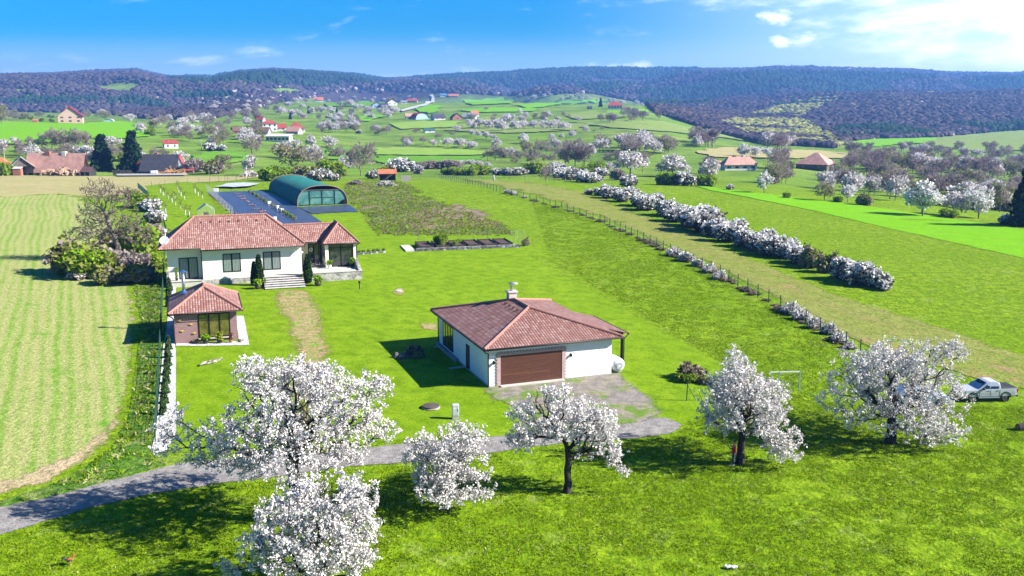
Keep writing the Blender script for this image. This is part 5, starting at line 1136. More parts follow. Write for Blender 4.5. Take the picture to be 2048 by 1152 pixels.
def wheel():
    p = at(373, 687); t_ = thing('wagon_wheel', 'old spoked wagon wheel leaning on the brick wall of the summer house', 'wheel', p + Vector((0, .35, 0)), .327)
    mb = MB(); R0 = .55; N = 24
    mb.tube([(R0*cos(2*pi*k/N), .25*(1-sin(2*pi*k/N))*.4-.1, R0+R0*sin(2*pi*k/N)) for k in range(N+1)], .045, 6, False); mb.build('rim', M_old, t_)
    mb = MB(); mb.tube([(0, -.05, R0), (0, .12, R0)], .09, 8); mb.build('hub', M_old, t_)
    for k in range(10): mb = MB(); a = 2*pi*k/10; mb.tube([(0, 0, R0), (R0*cos(a), .1*(1-sin(a))-.1, R0+R0*sin(a))], .022, 4); mb.build('spoke', M_old, t_)
wheel()
def chair(p, rot, label):
    t_ = thing('wicker_chair', label, 'chair', p, rot, 'grey wicker chairs on the terrace'); m_ = plain('grey_wicker', (.10, .09, .085), .8, .3, 20)
    MB().bevbox(-.28, .28, -.28, .28, .38, .46, .03).build('seat', m_, t_); MB().obox((0, .27, .75), (.28, 0, 0), (0, .03, .01), (0, .05, .3)).build('backrest', m_, t_)
    for s in (-1, 1):
        MB().box(s*.28-.03, s*.28+.03, -.26, .26, .62, .67).build('armrest', m_, t_)
        for y in (-.24, .24): MB().box(s*.26-.025, s*.26+.025, y-.025, y+.025, 0, .64 if y < 0 else .4).build('leg', m_, t_)
chair(on_house(H, 18.85, 2.2, 1.2), 2.6, 'grey wicker chair nearer the corner of the main house wall'); chair(on_house(H, 19.75, 2.7, 1.2), .4, 'grey wicker chair nearer the terrace door'); chair(on_house(H, 18.75, 4.0, 1.2), 1.2, 'grey wicker chair farthest back on the terrace')
t_ = thing('terrace_table', 'low dark round table between the wicker chairs on the terrace', 'table', on_house(H, 19.3, 3.3, 1.2))
MB().lathe([(.45, .66), (.47, .68), (.47, .71), (.45, .72)], n=20).build('tabletop', M_frame, t_); MB().lathe([(.25, 0), (.05, .06), (.05, .66)], n=10).build('leg', M_frame, t_)
def bollard():
    t_ = thing('garden_lamp', 'short dark garden lamp post on the lawn before the terrace wall', 'lamp', at(719, 578))
    MB().tube([(0, 0, 0), (0, 0, .75)], .06, 8).build('post', M_frame, t_); MB().lathe([(.11, .75), (.13, .8), (.13, .98), (.02, 1.04)], n=10).build('lamp_head', M_frame, t_)
bollard()
# small hedge on a dark kerb east of the porch
t_ = thing('stone_kerb', 'low dark stone kerb with small clipped plants beside the corner porch', 'kerb', at(712, 510))
_e = at(771, 505) - at(712, 510); MB().obox(_e/2+Vector((0, 0, .14)), _e/2, Vector((-_e.y, _e.x, 0)).normalized()*.18, (0, 0, .15)).build('kerb_stones', M_stonedark, t_)
for k in range(6):
    plant_at('gbush', at(712, 510)+_e*((k+.5)/6)+Vector((0, .5, 0)), .75, 'small clipped green plant standing in the row behind the dark stone kerb', 'clipped plants behind the stone kerb', .55)
# white edging round the summer house, shrubs along the fence
drape('pebble_path', [(351, 693), (430, 693), (499, 691), (494, 665), (487, 632), (470, 633), (475, 660), (478, 683), (430, 686), (352, 688)], M_pebble, edge=.03)
for k, (x, y, h) in enumerate(((338, 566, 22), (336, 582, 24), (335, 598, 24), (334, 613, 22), (334, 700, 26), (333, 716, 28), (333, 733, 28), (331, 750, 30), (330, 768, 30), (328, 788, 32), (326, 808, 32), (324, 830, 32))):
    plant('fir', x+3, y, h, 'small fir shrub in the row on white pebbles along the green mesh fence', 'fir shrubs along the mesh fence', .68)
def rocky(name, label, cat, p, n, R0, mat, seed, hs=.7):
    t_ = thing(name, label, cat, p); rng = np.random.RandomState(seed); iv_, if__ = None, None
    for k in range(n):
        a = rng.rand()*2*pi; r = R0*rng.rand()**.6; s = R0*(.22+.3*rng.rand()); bm = bmesh.new(); bmesh.ops.create_icosphere(bm, subdivisions=2, radius=s)
        for v in bm.verts: v.co = v.co*(1+.28*(fbm(np.array([v.co.x*2/s+k]), np.array([v.co.y*2/s+v.co.z/s]), 2)[0])*2)
        me = bpy.data.meshes.new('rock'); bm.to_mesh(me); bm.free(); me.materials.append(mat); o = link('rock', me, t_)
        o.location = (r*cos(a), r*sin(a), s*.35*hs); o.scale = (1.1, .9, hs); o.rotation_euler = (rng.rand(), rng.rand(), rng.rand()*6)
    return t_
M_rock = plain('grey_rock', (.12, .10, .095), .95, .45, 2.5, bump=.6)
rocky('rock_pile', 'dark rock mound on the lawn in the garage shadow', 'rocks', at(816, 714), 7, 1.25, M_rock, 3)
plant('low', 826, 712, 26, 'dry brown garden plant growing out of the dark rock mound', None, .7); plant('obush', 836, 718, 20, 'low yellowish plant at the side of the dark rock mound', None, .6)
rocky('garden_stone', 'dark and white stone ornament on the pebble path beside the summer house', 'ornament', at(482, 684), 3, .4, M_rock, 5, 1.2)
def log_():
    a, b = at(400, 734), at(443, 721); t_ = thing('driftwood_log', 'pale weathered driftwood log lying on the lawn', 'log', a); d = b-a; rng = np.random.RandomState(4); mb = MB()
    pts = [d*k/8+Vector((0, .25*sin(k*.9), .18+.05*sin(k*1.7))) for k in range(9)]; mb.tube(pts, [.06, .13, .17, .19, .17, .15, .16, .1, .04], 8); m_ = plain('grey_driftwood', (.34, .30, .26), .9, .4, 5.0, bump=.5)
    mb.build('stem', m_, t_, smooth=True)
    for k in (2, 4, 6): MB().tube([pts[k], pts[k]+Vector((.35, -.3+.2*k*.3, .22)), pts[k]+Vector((.8, -.5+.3*k*.3, .2))], [.07, .05, .02], 6).build('branch', m_, t_)
log_()
def manhole(px, py, r, label, mat, h):
    t_ = thing('manhole_cover', label, 'manhole', at(px, py)); MB().lathe([(r*1.12, 0), (r*1.1, h*.6), (r, h*.62)], n=24).build('ring', M_conc, t_); MB().lathe([(r*1.06, h*.62), (r*1.06, h), (r*.2, h*1.15)], n=24).build('lid', mat, t_)
manhole(862, 816, .62, 'large round dark manhole lid on the lawn near the electric box', plain('dark_lid', (.085, .065, .055), .8, .3, 2.0), .22)
manhole(797, 583, .42, 'round pale manhole lid on the lawn in front of the terrace', M_paving, .16); manhole(1029, 568, .42, 'round pale manhole lid on the lawn above the garage roof', M_paving, .14)
drape('bare_ground', [(782, 585), (790, 576), (806, 577), (814, 584), (804, 591), (790, 591)], M_dry, edge=.1, soft=.5); drape('bare_ground', [(843, 818), (852, 808), (872, 807), (882, 816), (874, 825), (852, 825)], M_dry, edge=.1, soft=.5)
p = at(911, 838); t_ = thing('electric_cabinet', 'upright pale grey electric cabinet standing on the lawn', 'cabinet', p, .2); MB().box(-.24, .24, -.15, .15, 0, .3).build('plinth', M_conc, t_)
b_ = MB().bevbox(-.25, .25, -.17, .17, .3, 1.15, .03).build('cabinet_body', plain('light_grey_paint', (.46, .48, .50), .5, .06), t_); MB().box(-.22, .22, -.185, -.17, .36, 1.08).build('cabinet_door', plain('grey_door', (.40, .42, .45), .5, .06), t_); MB().box(.12, .16, -.2, -.185, .65, .8).build('lock', M_frame, t_); MB().box(-.14, -.02, -.188, -.185, .82, .94).build('warning_label', M_plast, t_)
t_ = thing('storage_tank', 'white round gas tank lying against the side of the garage', 'tank', on_house(Gg, 12.45, .6, 0), .355); mb = MB()
pr = [(.02, -.12), (.3, -.09), (.5, 0), (.6, .18), (.62, .5), (.62, 1.5), (.5, 1.7), (.02, 1.8)]; N = 20
mb.lathe(pr, n=N); bd = mb.build('tank_body', M_plast, t_, smooth=True); bd.rotation_euler = (-pi/2, 0, 0); bd.location = (0, 0, .72); mb = MB(); mb.lathe([(.3, -.115), (.33, -.1), (.3, -.05)], n=20); q_ = mb.build('end_ring', M_zinc, bd)
for y in (.35, 1.3): MB().box(-.45, .45, y, y+.12, 0, .3).build('foot', M_conc, t_)
for k, (px, py, dx, label) in enumerate(((916, 737, .5, 'pale loose board lying in front of the side door of the garage'), (884, 694, .5, 'pale loose board leaning by the long garage window'))):
    t_ = MB().obox((0, 0, .09), (.75, .18, .05), (-.06, .16, 0), (0, 0, .03)).build('loose_board', M_paving); t_.location = at(px, py); tag(t_, label, 'board')
# ------------------------------------------------------------------ vegetable beds
def beds():
    fx = [841, 871.5, 903, 935.5, 967.5, 998.5]; fy = [500, 498.5, 497, 495.5, 494, 493]; ax = at(840, 500); ex = at(1030, 492.5); u = (ex-ax).normalized(); v = Vector((-u.y, u.x, 0))
    W = (ex-ax).length/6
    LB = ['first in the row, nearest the pale paving', 'second in the row, with a green bush growing in it', 'third in the row, half grown over with green', 'fourth in the row, bare soil', 'fifth in the row, bare soil', 'last in the row, nearest the wire trellis']
    for k in range(6):
        t_ = thing('raised_bed', 'dark wooden vegetable bed, ' + LB[k], 'raised bed', ax + u*(W*k), atan2(u.y, u.x), 'dark wooden raised beds'); w_ = W*.86; L = 5.2
        mb = MB(); mb.box(0, w_, 0, .1, 0, .62); mb.box(0, w_, L-.1, L, 0, .62); mb.box(0, .1, .1, L-.1, 0, .62); mb.box(w_-.1, w_, .1, L-.1, 0, .62); mb.build('bed_frame', M_plank, t_)
        MB().box(.1, w_-.1, .1, L-.1, .1, .45).build('soil', plain('dark_soil', (.075, .045, .035), .95, .5, 2.5, bump=.8), t_)
        for x in (.02, w_-.14):
            for y in (-.03, L-.09): MB().box(x, x+.12, y, y+.12, 0, .72).build('corner_post', M_plank, t_)
    rot = atan2(u.y, u.x); o = ax - u*.9 - v*1.5
    t_ = thing('border_wall', 'low dark rubble wall with white joints along the front of the raised beds', 'wall', o, rot); MB().bevbox(0, W*6+1.4, 0, .6, -.05, .48, .05).build('wall_stones', M_stonedark, t_)
    t_ = thing('paving_slabs', 'pale stone slabs at the near end of the raised beds', 'paving', o - u*.3, rot)
    for k in range(4): MB().bevbox(-1.3, .25, .1+1.5*k, 1.5+1.5*k, 0, .22, .03).build('slab', M_paving, t_)
    plant_at('gbush', ax + u*(W*1.45) + v*2.6 + Vector((0, 0, .4)), 2.0, 'green bush growing in the second raised bed', None, .8)
    for k in (0, 1, 2): plant_at('gbush', ax + u*(W*(2.2+.25*k)) + v*(1.2+1.2*k) + Vector((0, 0, .42)), .7, 'low green plant growing in the third raised bed', 'low plants in the third raised bed', .8)
    plant_at('obush', ax + u*(W*6+1.7), 1.4, 'yellow green shrub at the far end of the raised bed wall', None, .8)
    for k, (a, b, h) in enumerate(((.3, 6.5, 2.2), (2.9, 6.8, 1.8), (3.9, 6.8, 2.0), (4.9, 6.9, 2.2), (1.4, -.5, 1.4), (2.3, -.4, 1.6), (4.2, -.3, 1.8))):
        t_ = MB().tube([(0, 0, -.1), (.03, 0, h)], .045, 5).build('garden_stake', M_old); t_.location = ax+u*(W*a)+v*b; tag(t_, 'thin wooden stake standing at the edge of the raised beds', 'stake', 'stakes round the raised beds')
    t_ = thing('wire_trellis', 'small wire trellis on thin posts at the end of the raised beds', 'trellis', ax+u*(W*6+.2)+v*3.2, rot)
    for k in range(4): MB().tube([(k*.75, .1*k, 0), (k*.75, .1*k, 2.1)], .03, 5).build('post', M_zinc, t_)
    mb = MB()
    for z in (.5, 1.0, 1.5, 2.0): mb.tube([(0, 0, z), (2.25, .3, z)], .012, 3)
    mb.build('wires', M_zinc, t_)
beds()
# ------------------------------------------------------------------ tunnel and sheets
M_sheet = plain('dark_weed_fabric', (.050, .062, .105), .38, .3, .35, spec=.6)
tag(drape('ground_sheet', [(414, 385), (445, 384), (520, 382), (545, 388), (572, 400), (596, 414), (622, 430), (647, 446), (580, 458), (500, 456), (462, 424)], M_sheet, lift=.05, kind='thing'), 'large dark blue weed sheet laid on the ground behind the house', 'sheet')
tag(drape('ground_sheet', [(596, 415), (640, 413), (697, 410), (718, 424), (624, 428.5)], M_sheet, lift=.12, kind='thing'), 'smaller dark weed sheet in front of the open end of the tunnel', 'sheet')
def tunnel():
    fl, fr_, bl = at(595, 412), at(695, 407.5), at(538, 381); u = (fr_-fl); W = u.length; u.normalize(); d = bl-fl; L = d.length; n = Vector((-u.y, u.x, 0))
    t_ = thing('polytunnel', 'long green net covered garden tunnel with pale sheeted end', 'greenhouse', fl, atan2(u.y, u.x)); sh = d.dot(u)/d.dot(n); L = d.dot(n)
    Hh = 4.35; N = 22
    def arc(k): a = pi*k/N; return W/2-W/2*np.sign(cos(a))*abs(cos(a))**.85, Hh*sin(a)**.72
    m, t, out = new_mat('green_net'); co = t.add('ShaderNodeTexCoord').outputs['Object']; sp = t.add('ShaderNodeSeparateXYZ', {0: co})
    rib = t.math('SINE', t.math('MULTIPLY', sp.outputs[1], 2*pi/1.5)); c = t.mix(t.step(t.noise(co, .6, 5.0, .7), .3, .7), (.0, .13, .105), (.008, .20, .165)); c = t.mix(t.step(rib, .7, 1.0), c, (.0, .08, .08))
    p = pbr(t, out, c, .85); b = t.add('ShaderNodeBump', {'Height': t.math('ADD', rib, t.noise(co, 1.5, 3.0)), 'Strength': .35, 'Distance': .12}); t.l.new(b.outputs[0], p.inputs['Normal']); Mn = m
    mb = MB(); M_ = 25
    vs = []
    for j in range(M_+1):
        for k in range(N+1):
            x, z = arc(k); sg = 1-.02*abs(sin(pi*j*L/M_/1.5*.5)); vs.append((x+sh*L*j/M_, L*j/M_, z*sg))
    mb.add(vs, [(j*(N+1)+k, j*(N+1)+k+1, (j+1)*(N+1)+k+1, (j+1)*(N+1)+k) for j in range(M_) for k in range(N)]); mb.build('cover', Mn, t_, smooth=True)
    m, t, out = new_mat('pale_end_sheet'); co = t.add('ShaderNodeTexCoord').outputs['Object']
    c = t.mix(t.step(t.noise(co, .5, 6.0, .75), .35, .68), (.02, .13, .12), (.13, .27, .235)); pbr(t, out, c, .5); Me = m
    def endm(name, y, mat, z1=99.0, x0=0, x1=99):
        mb = MB(); P = [arc(k) for k in range(N+1)]; P = [(min(max(x, x0), x1), min(z, z1)) for x, z in P]
        mb.add([(x, y, z) for x, z in P] + [(x, y, 0.03) for x, z in P], [(k, k+1, N+1+k+1, N+1+k) for k in range(N)]); return mb.build(name, mat, t_)
    endm('end_sheet', .15, Me, 3.35); 
    mb = MB(); P = [arc(k) for k in range(N+1)]; mb.add([(x+sh*L, L-.02, z) for x, z in P], [tuple(range(N+1))]); mb.build('end_sheet', Mn, t_)
    for y in (0.0, L):
        mb = MB(); mb.tube([(arc(k)[0]+sh*y, y, arc(k)[1]+.03) for k in range(N+1)], .09, 6); mb.build('hoop', plain('rusty_hoop', (.26, .17, .13), .7, .3), t_)
    mb = MB(); mb.tube([(.9, .05, 3.4), (W-.9, .05, 3.4)], .06, 5); mb.build('cross_bar', M_old, t_)
    for x in (W*.25, W*.5, W*.75): mb = MB(); mb.box(x-.06, x+.06, .03, .13, 0, 3.4); mb.build('door_post', plain('green_post', (.01, .06, .055), .6), t_)
    mb = MB(); mb.box(W*.25, W*.75, .05, .12, 1.7, 1.78); mb.build('door_rail', _mc['green_post'], t_)
    mb = MB(); mb.bevbox(W-1.1, W-.45, -.5, .1, 0, 1.1, .05); mb.build('side_flap', M_frame, t_)
    mb = MB(); mb.box(.2, W-.2, -.06, .02, .02, .2); mb.build('ground_beam', M_frame, t_)
tunnel()
for k, (x, y, s, lab) in enumerate(((539, 409, .8, 'white box on the weed sheet, farthest along the plant row'), (554, 418, .85, 'white box in the middle of the plant row on the weed sheet'), (563, 425, .95, 'white box nearest the roof on the plant row'), (432, 384, 1.1, 'white box at the back edge of the weed sheet'), (549, 441, .8, 'white box just behind the sloping hip of the roof'))):
    t_ = thing('white_box', lab, 'box', at(x, y)+Vector((0, 0, .15)), .3+k); MB().bevbox(-s/2, s/2, -s/3, s/3, 0, s*.6, .04).build('box_body', M_plast, t_); MB().bevbox(-s/2-.03, s/2+.03, -s/3-.03, s/3+.03, s*.6, s*.7, .02).build('box_lid', M_plast, t_)
M_brk = plain('loose_brick', (.26, .15, .12), .9, .35)
def weights():
    first = None
    for k, (x, y) in enumerate(((465, 370), (525, 403), (560, 433), (615, 472), (675, 517), (745, 565), (790, 598), (145, 385), (180, 413), (235, 450), (270, 490), (320, 525), (360, 575), (425, 615))):
        p = at(400+x/6.4, 331+y/6.4)+Vector((0, 0, .15)); col = 'middle' if k < 7 else 'outer'; lab = f'pile of loose bricks holding down the {col} seam of the weed sheet'; grp = f'brick piles on the {col} seam'
        if first is None:
            first = thing('brick_pile', lab, 'bricks', p, 0, grp); rng = np.random.RandomState(8)
            for j in range(5): o = MB().bevbox(-.22, .22, -.11, .11, 0, .14, .015).build('brick', M_brk, first); o.location = (-.8+j*.4+rng.rand()*.1, rng.rand()*.4-.2, 0 if j % 2 else .05); o.rotation_euler = (0, 0, rng.rand()*3)
        else: copy_tree(first, p, k*.7, 1.0, lab, grp)
weights()
for k in range(13):
    f = k/12; x, y = 640+(1215-640)*f, 350+(700-350)*f
    plant_at('gbush' if k % 3 else 'obush', at(400+x/6.4, 331+y/6.4)+Vector((0, 0, .1)), .8, 'small young plant in the long row across the weed sheet', 'young plants on the weed sheet', .8)
def heap(px0, px1, py, hh, label, mat, name, seed, n=60, kind='planks', cat='heap'):
    a, b = at(px0, py), at(px1, py); w_ = (b-a).length; c = (a+b)/2; rng = np.random.RandomState(seed); t_ = thing(name, label, cat, c); mb = MB()
    for k in range(n):
        x = (rng.rand()-.5)*w_*.9; z = hh*rng.rand()*(1-(2*abs(x)/w_)**2); y = (rng.rand()-.5)*w_*.35
        if kind == 'planks':
            d = Vector((rng.randn(), rng.randn()*.6, rng.randn()*.25)).normalized(); l = w_*(.08+.14*rng.rand()); mb.obox((x, y, max(z, .05)), d*l, d.orthogonal().normalized()*.1, d.cross(d.orthogonal()).normalized()*.05)
        else:
            s = hh*(.15+.2*rng.rand()); mb.obox((x, y, max(z*.8, .02)), Vector((rng.randn(), rng.randn(), rng.randn())).normalized()*s, Vector((rng.randn(), rng.randn(), rng.randn())).normalized()*s, Vector((rng.randn(), rng.randn(), rng.randn())).normalized()*s)
    mb.build('debris', mat, t_)
heap(697, 727, 370, 1.3, 'heap of grey branches and boards on the rough grass behind the tunnel', M_old, 'wood_heap', 1, 90); heap(752, 792, 373, 1.5, 'heap of pale branches on the rough grass below the red roofed shed', plain('pale_sticks', (.36, .33, .30), .9, .35), 'wood_heap', 2, 110)
heap(484, 515, 354, 2.0, 'pale rubble heap by the far field edge', plain('pale_rubble', (.42, .37, .33), .9, .3), 'rubble_heap', 3, 70, 'stones'); heap(84, 158, 351, 2.6, 'long heap of reddish earth and bricks before the barn', plain('red_rubble', (.34, .22, .15), .95, .4, .4), 'rubble_heap', 4, 160, 'stones')
t_ = drape('silver_sheet', [(434, 377), (452, 371), (490, 368.5), (515, 371), (500, 376), (470, 378)], plain('silver_foil', (.50, .51, .54), .4, .3, .5), lift=.5, kind='thing', edge=.2); tag(t_, 'crumpled silver white sheet on the rough grass past the weed sheet', 'sheet')
def aviary():
    p = at(413, 435); t_ = thing('wire_aviary', 'small gabled wire pen with a blue roof edge behind the house', 'pen', p, .33); m_ = M_zinc; w_, L, h = 3.2, 3.0, 2.6; mb = MB()
    E = [(-w_/2, 0, 0), (-w_/2, 0, 1.5), (0, 0, h), (w_/2, 0, 1.5), (w_/2, 0, 0)]
    for y in (0, L): mb.tube([(x, y, z) for x, _, z in E], .05, 5)
    for x, _, z in E[1:4]: mb.tube([(x, 0, z), (x, L, z)], .05, 5)
    mb.build('frame', m_, t_); mb = MB()
    for k in range(1, 14): x = -w_/2+w_*k/14; mb.tube([(x, 0, 0), (x, 0, 1.5+1.1*(1-abs(x)/(w_/2)))], .012, 3)
    for k in range(1, 6): mb.tube([(-w_/2, 0, .3*k), (w_/2, 0, .3*k)], .012, 3)
    mb.build('wire_net', m_, t_); mb = MB(); mb.add([(-w_/2-.1, -.1, 1.45), (0, -.1, h+.06), (0, L+.1, h+.06), (-w_/2-.1, L+.1, 1.45)], [(0, 1, 2, 3)]); mb.build('roof_sheet', plain('blue_sheet', (.03, .12, .42), .4, .1), t_)
    MB().bevbox(-.5, .5, 1.2, 2.2, 0, .9, .05).build('nest_box', M_plank, t_)
aviary()
def saplings():
    first = None
    for k, (x, y) in enumerate(((1133, 285), (1160, 318), (1178, 328), (1215, 352), (1252, 385), (1287, 418), (1338, 462), (1283, 372), (1322, 290), (1345, 322), (1380, 355), (1388, 510), (1487, 290), (1520, 318), (1187, 492), (1563, 345), (1310, 250), (1430, 530))):
        p = at(100+x/5.12, 330+y/5.12)
        if first is None:
            first = thing('fruit_sapling', 'staked young fruit tree with a white trunk guard on the orchard grass', 'sapling', p, 0, 'staked saplings on the orchard grass')
            MB().tube([(0, 0, 0), (.02, 0, 1.0)], .065, 7).build('trunk_guard', M_plast, first); MB().tube([(.0, 0, 0), (.05, 0, 1.9)], .035, 5).build('trunk', M_bark, first)
            for s in (-1, 1): MB().tube([(.45*s, 0, 0), (.45*s, 0, 1.8)], .035, 5).build('stake', M_old, first)
            rng = np.random.RandomState(1); V, F = flakes(rng, np.c_[rng.randn(40)*.25, rng.randn(40)*.25, 1.5+.7*rng.rand(40)], .06, .04, 2); link('crown', np_mesh('crown', V, F, M_olive), first)
        else: copy_tree(first, p, k, .85+.3*((k*7) % 5)/5)
saplings()
# ------------------------------------------------------------------ fences
M_fgreen = plain('green_fence_paint', (.012, .055, .035), .6, .2)
M_wire = plain('fence_wire', (.10, .11, .11), .6, .2)
M_wpost = plain('wood_post', (.15, .13, .11), .9, .35)
def fence(name, px, h, gap, label, postm, wirem, pr=.04, wires=4, wr=.011, verts=0.0, braces=()):
    P = ground_at([q[0] for q in px], [q[1] for q in px]); out = []
    for a, b in zip(P[:-1], P[1:]):
        n = max(1, int(round(np.hypot(*(b-a)[:2])/gap)))
        out += [a+(b-a)*k/n for k in range(n)]
    out.append(P[-1]); Q = np.array(out); Q[:, 2] = T(Q[:, 0], Q[:, 1]); o = Vector(Q[0]); t_ = thing(name, label, 'fence', o); L = [Vector(q)-o for q in Q]
    m0 = MB().tube([(0, 0, -.1), (0, 0, h)], pr, 6).build('post', postm, t_); m0.location = L[0]
    for l in L[1:]:
        c = m0.copy(); COL.objects.link(c); c.parent = t_; c.location = l
    mb = MB(); up = Vector((0, 0, 1))
    for a, b in zip(L[:-1], L[1:]):
        for k in range(wires): z = up*(h*(.12+.84*k/max(1, wires-1))); mb.tube([a+z, b+z], wr, 3, False)
        if verts:
            n = max(1, int((b-a).length/verts))
            for k in range(n): q = a+(b-a)*((k+.5)/n); mb.tube([q+up*h*.1, q+up*h*.96], wr, 3, False)
    mb.build('wire_mesh', wirem, t_)
    for k in braces:
        if 0 < k < len(L)-1: MB().tube([L[k]+up*h*.9, L[k]+(L[k+1]-L[k])*.4], pr*.8, 5).build('brace', postm, t_)
    return t_
fence('wire_fence', [(880, 357.5), (940, 369), (1000, 386), (1100, 412), (1200, 444), (1300, 489), (1440, 553), (1560, 618), (1640, 665), (1720, 712), (1762, 733)], 1.6, 3.4, 'long wire fence on thin dark posts between the meadow and the ploughed strip', M_fgreen, M_wire, .055, 5, .009, .7, (6, 14, 21, 28, 35))
fence('mesh_fence', [(311, 885), (315, 820), (319, 740), (322, 680), (325, 610), (328, 560), (331, 500), (333, 470), (326, 440), (304, 405), (276, 377)], 1.55, 2.6, 'green mesh fence along the crop field edge and the house', M_fgreen, M_fgreen, .045, 8, .014, .28)
fence('wire_fence', [(276, 377), (330, 372.5), (420, 366), (520, 358.5)], 1.7, 4.5, 'thin wire fence across the back of the young orchard', M_wpost, M_wire, .05, 4, .010)
fence('wire_fence', [(450, 362), (560, 357), (640, 360)], 1.7, 5.0, 'wire fence behind the silver sheet and the tunnel', M_wpost, M_wire, .05, 4, .010)
fence('wire_fence', [(800, 357), (880, 357.5), (960, 359), (1080, 361), (1118, 363)], 1.9, 5.5, 'wire fence closing the meadow beyond the red roofed shed', M_wpost, M_wire, .06, 4, .012, 0, (3, 9, 15))
fence('wire_fence', [(1090, 361), (1130, 362), (1152, 364)], 2.0, 3.5, 'grey gate fence by the white bushes at the far corner', M_wpost, M_wire, .09, 4, .012)
fence('wire_fence', [(414, 383), (428, 396), (444, 412), (466, 432)], 1.9, 2.6, 'pale wire fence along the outer edge of the weed sheet', M_zinc, M_wire, .05, 5, .010)
fence('garden_fence', [(225, 348), (300, 349), (400, 350), (470, 351)], 1.6, 5.0, 'thin farm fence along the far edge of the stubble field', M_wpost, M_wire, .06, 3, .012)
fence('paling_fence', [(-10, 350), (40, 351), (85, 351.5), (150, 352), (180, 353)], 1.5, 3.2, 'rough post fence before the hay shed and the barn', M_wpost, M_wire, .09, 2, .02)
# frame gate and braced post near the flowering trees
p, q = at(1556, 783), at(1598, 782); t_ = thing('frame_gate', 'green and white metal gate frame standing open in the grass', 'gate', p, atan2((q-p).y, (q-p).x)); w_ = (q-p).length; h = 1.68
m_ = plain('green_white_paint', (.22, .34, .30), .5, .3, 2.0)
for x in (0, w_): MB().box(x-.045, x+.045, -.045, .045, -.1, h).build('gate_post', m_, t_)
MB().box(-.7, w_, -.04, .04, h-.09, h-.002).build('top_bar', plain('white_bar', (.62, .64, .62), .5), t_); mb = MB()
for k in range(1, 6): mb.tube([(.06, 0, .2+.24*k), (w_-.06, 0, .2+.24*k)], .008, 3)
mb.build('wires', M_wire, t_)
p = at(1373, 802); t_ = thing('fence_post', 'single thin dark post with a slanting brace at the lawn edge', 'post', p); MB().tube([(0, 0, -.1), (.05, 0, 1.75)], .04, 6).build('post', M_fgreen, t_); MB().tube([(.04, 0, 1.3), (.75, .1, 0)], .025, 5).build('brace', M_fgreen, t_)
plant('gbush', 1372, 764, 22, 'low green hummock bush beside the single braced post', None, 1.3); plant('low', 1388, 757, 34, 'dry brown shrub on the green hummock beside the braced post', None, .9); plant('obush', 1410, 768, 18, 'low rough growth between the hummock and the flowering tree', None, 1.5)
# utility poles
def pole(px, py, hpx, label, double=False):
    b = at(px, py); h = hpx*b.y/FPX; t_ = thing('utility_pole', label, 'pole', b, .4); m_ = M_conc
    for x in ((-.35, .35) if double else (0,)): MB().tube([(x*2, 0, -.3), (x*.5, 0, h)], [.2, .13], 8).build('pole_shaft', m_, t_)
    MB().box(-1.1, 1.1, -.07, .07, h-.7, h-.55).build('cross_arm', M_zinc, t_)
    for x in (-1, 0, 1): MB().lathe([(.07, 0), (.1, .1), (.06, .25)], (x, 0, h-.55), 7).build('insulator', M_frame, t_)
pole(64, 322, 40, 'double legged concrete power pole among the bare trees behind the barn', True); pole(403, 301, 22, 'single concrete power pole on the near slope'); pole(10, 326, 30, 'concrete power pole behind the orange roof'); pole(1426, 300, 26, 'lone power pole near the stubble field', False); pole(319, 240, 14, 'small far pole beyond the orange gabled house')
# ------------------------------------------------------------------ farms and villages
RC = {'red': (.33, .055, .045), 'orange': (.48, .15, .07), 'pink': (.46, .25, .20), 'dark': (.045, .045, .06), 'magenta': (.22, .015, .05), 'brown': (.16, .085, .07), 'grey': (.22, .22, .24), 'blue': (.08, .17, .36), 'white': (.6, .6, .6), 'green': (.03, .10, .09), 'rust': (.40, .36, .34)}
def roofm(k): return plain('roof_'+k, RC[k], .75, .28, .6)
def wallm(k): return {'white': plain('far_white_wall', (.62, .60, .56), .9, .08, .3), 'peach': plain('far_peach_wall', (.52, .36, .26), .9, .1, .3), 'grey': plain('far_grey_wall', (.30, .29, .28), .9, .15, .3), 'wood': plain('far_wood_wall', (.12, .10, .085), .9, .35, 1.0), 'brick': plain('far_brick_wall', (.30, .13, .09), .9, .2, .6), 'dark': plain('far_dark_wall', (.03, .028, .03), .9, .2), 'blue': plain('far_blue_wall', (.34, .45, .58), .8, .1)}[k]
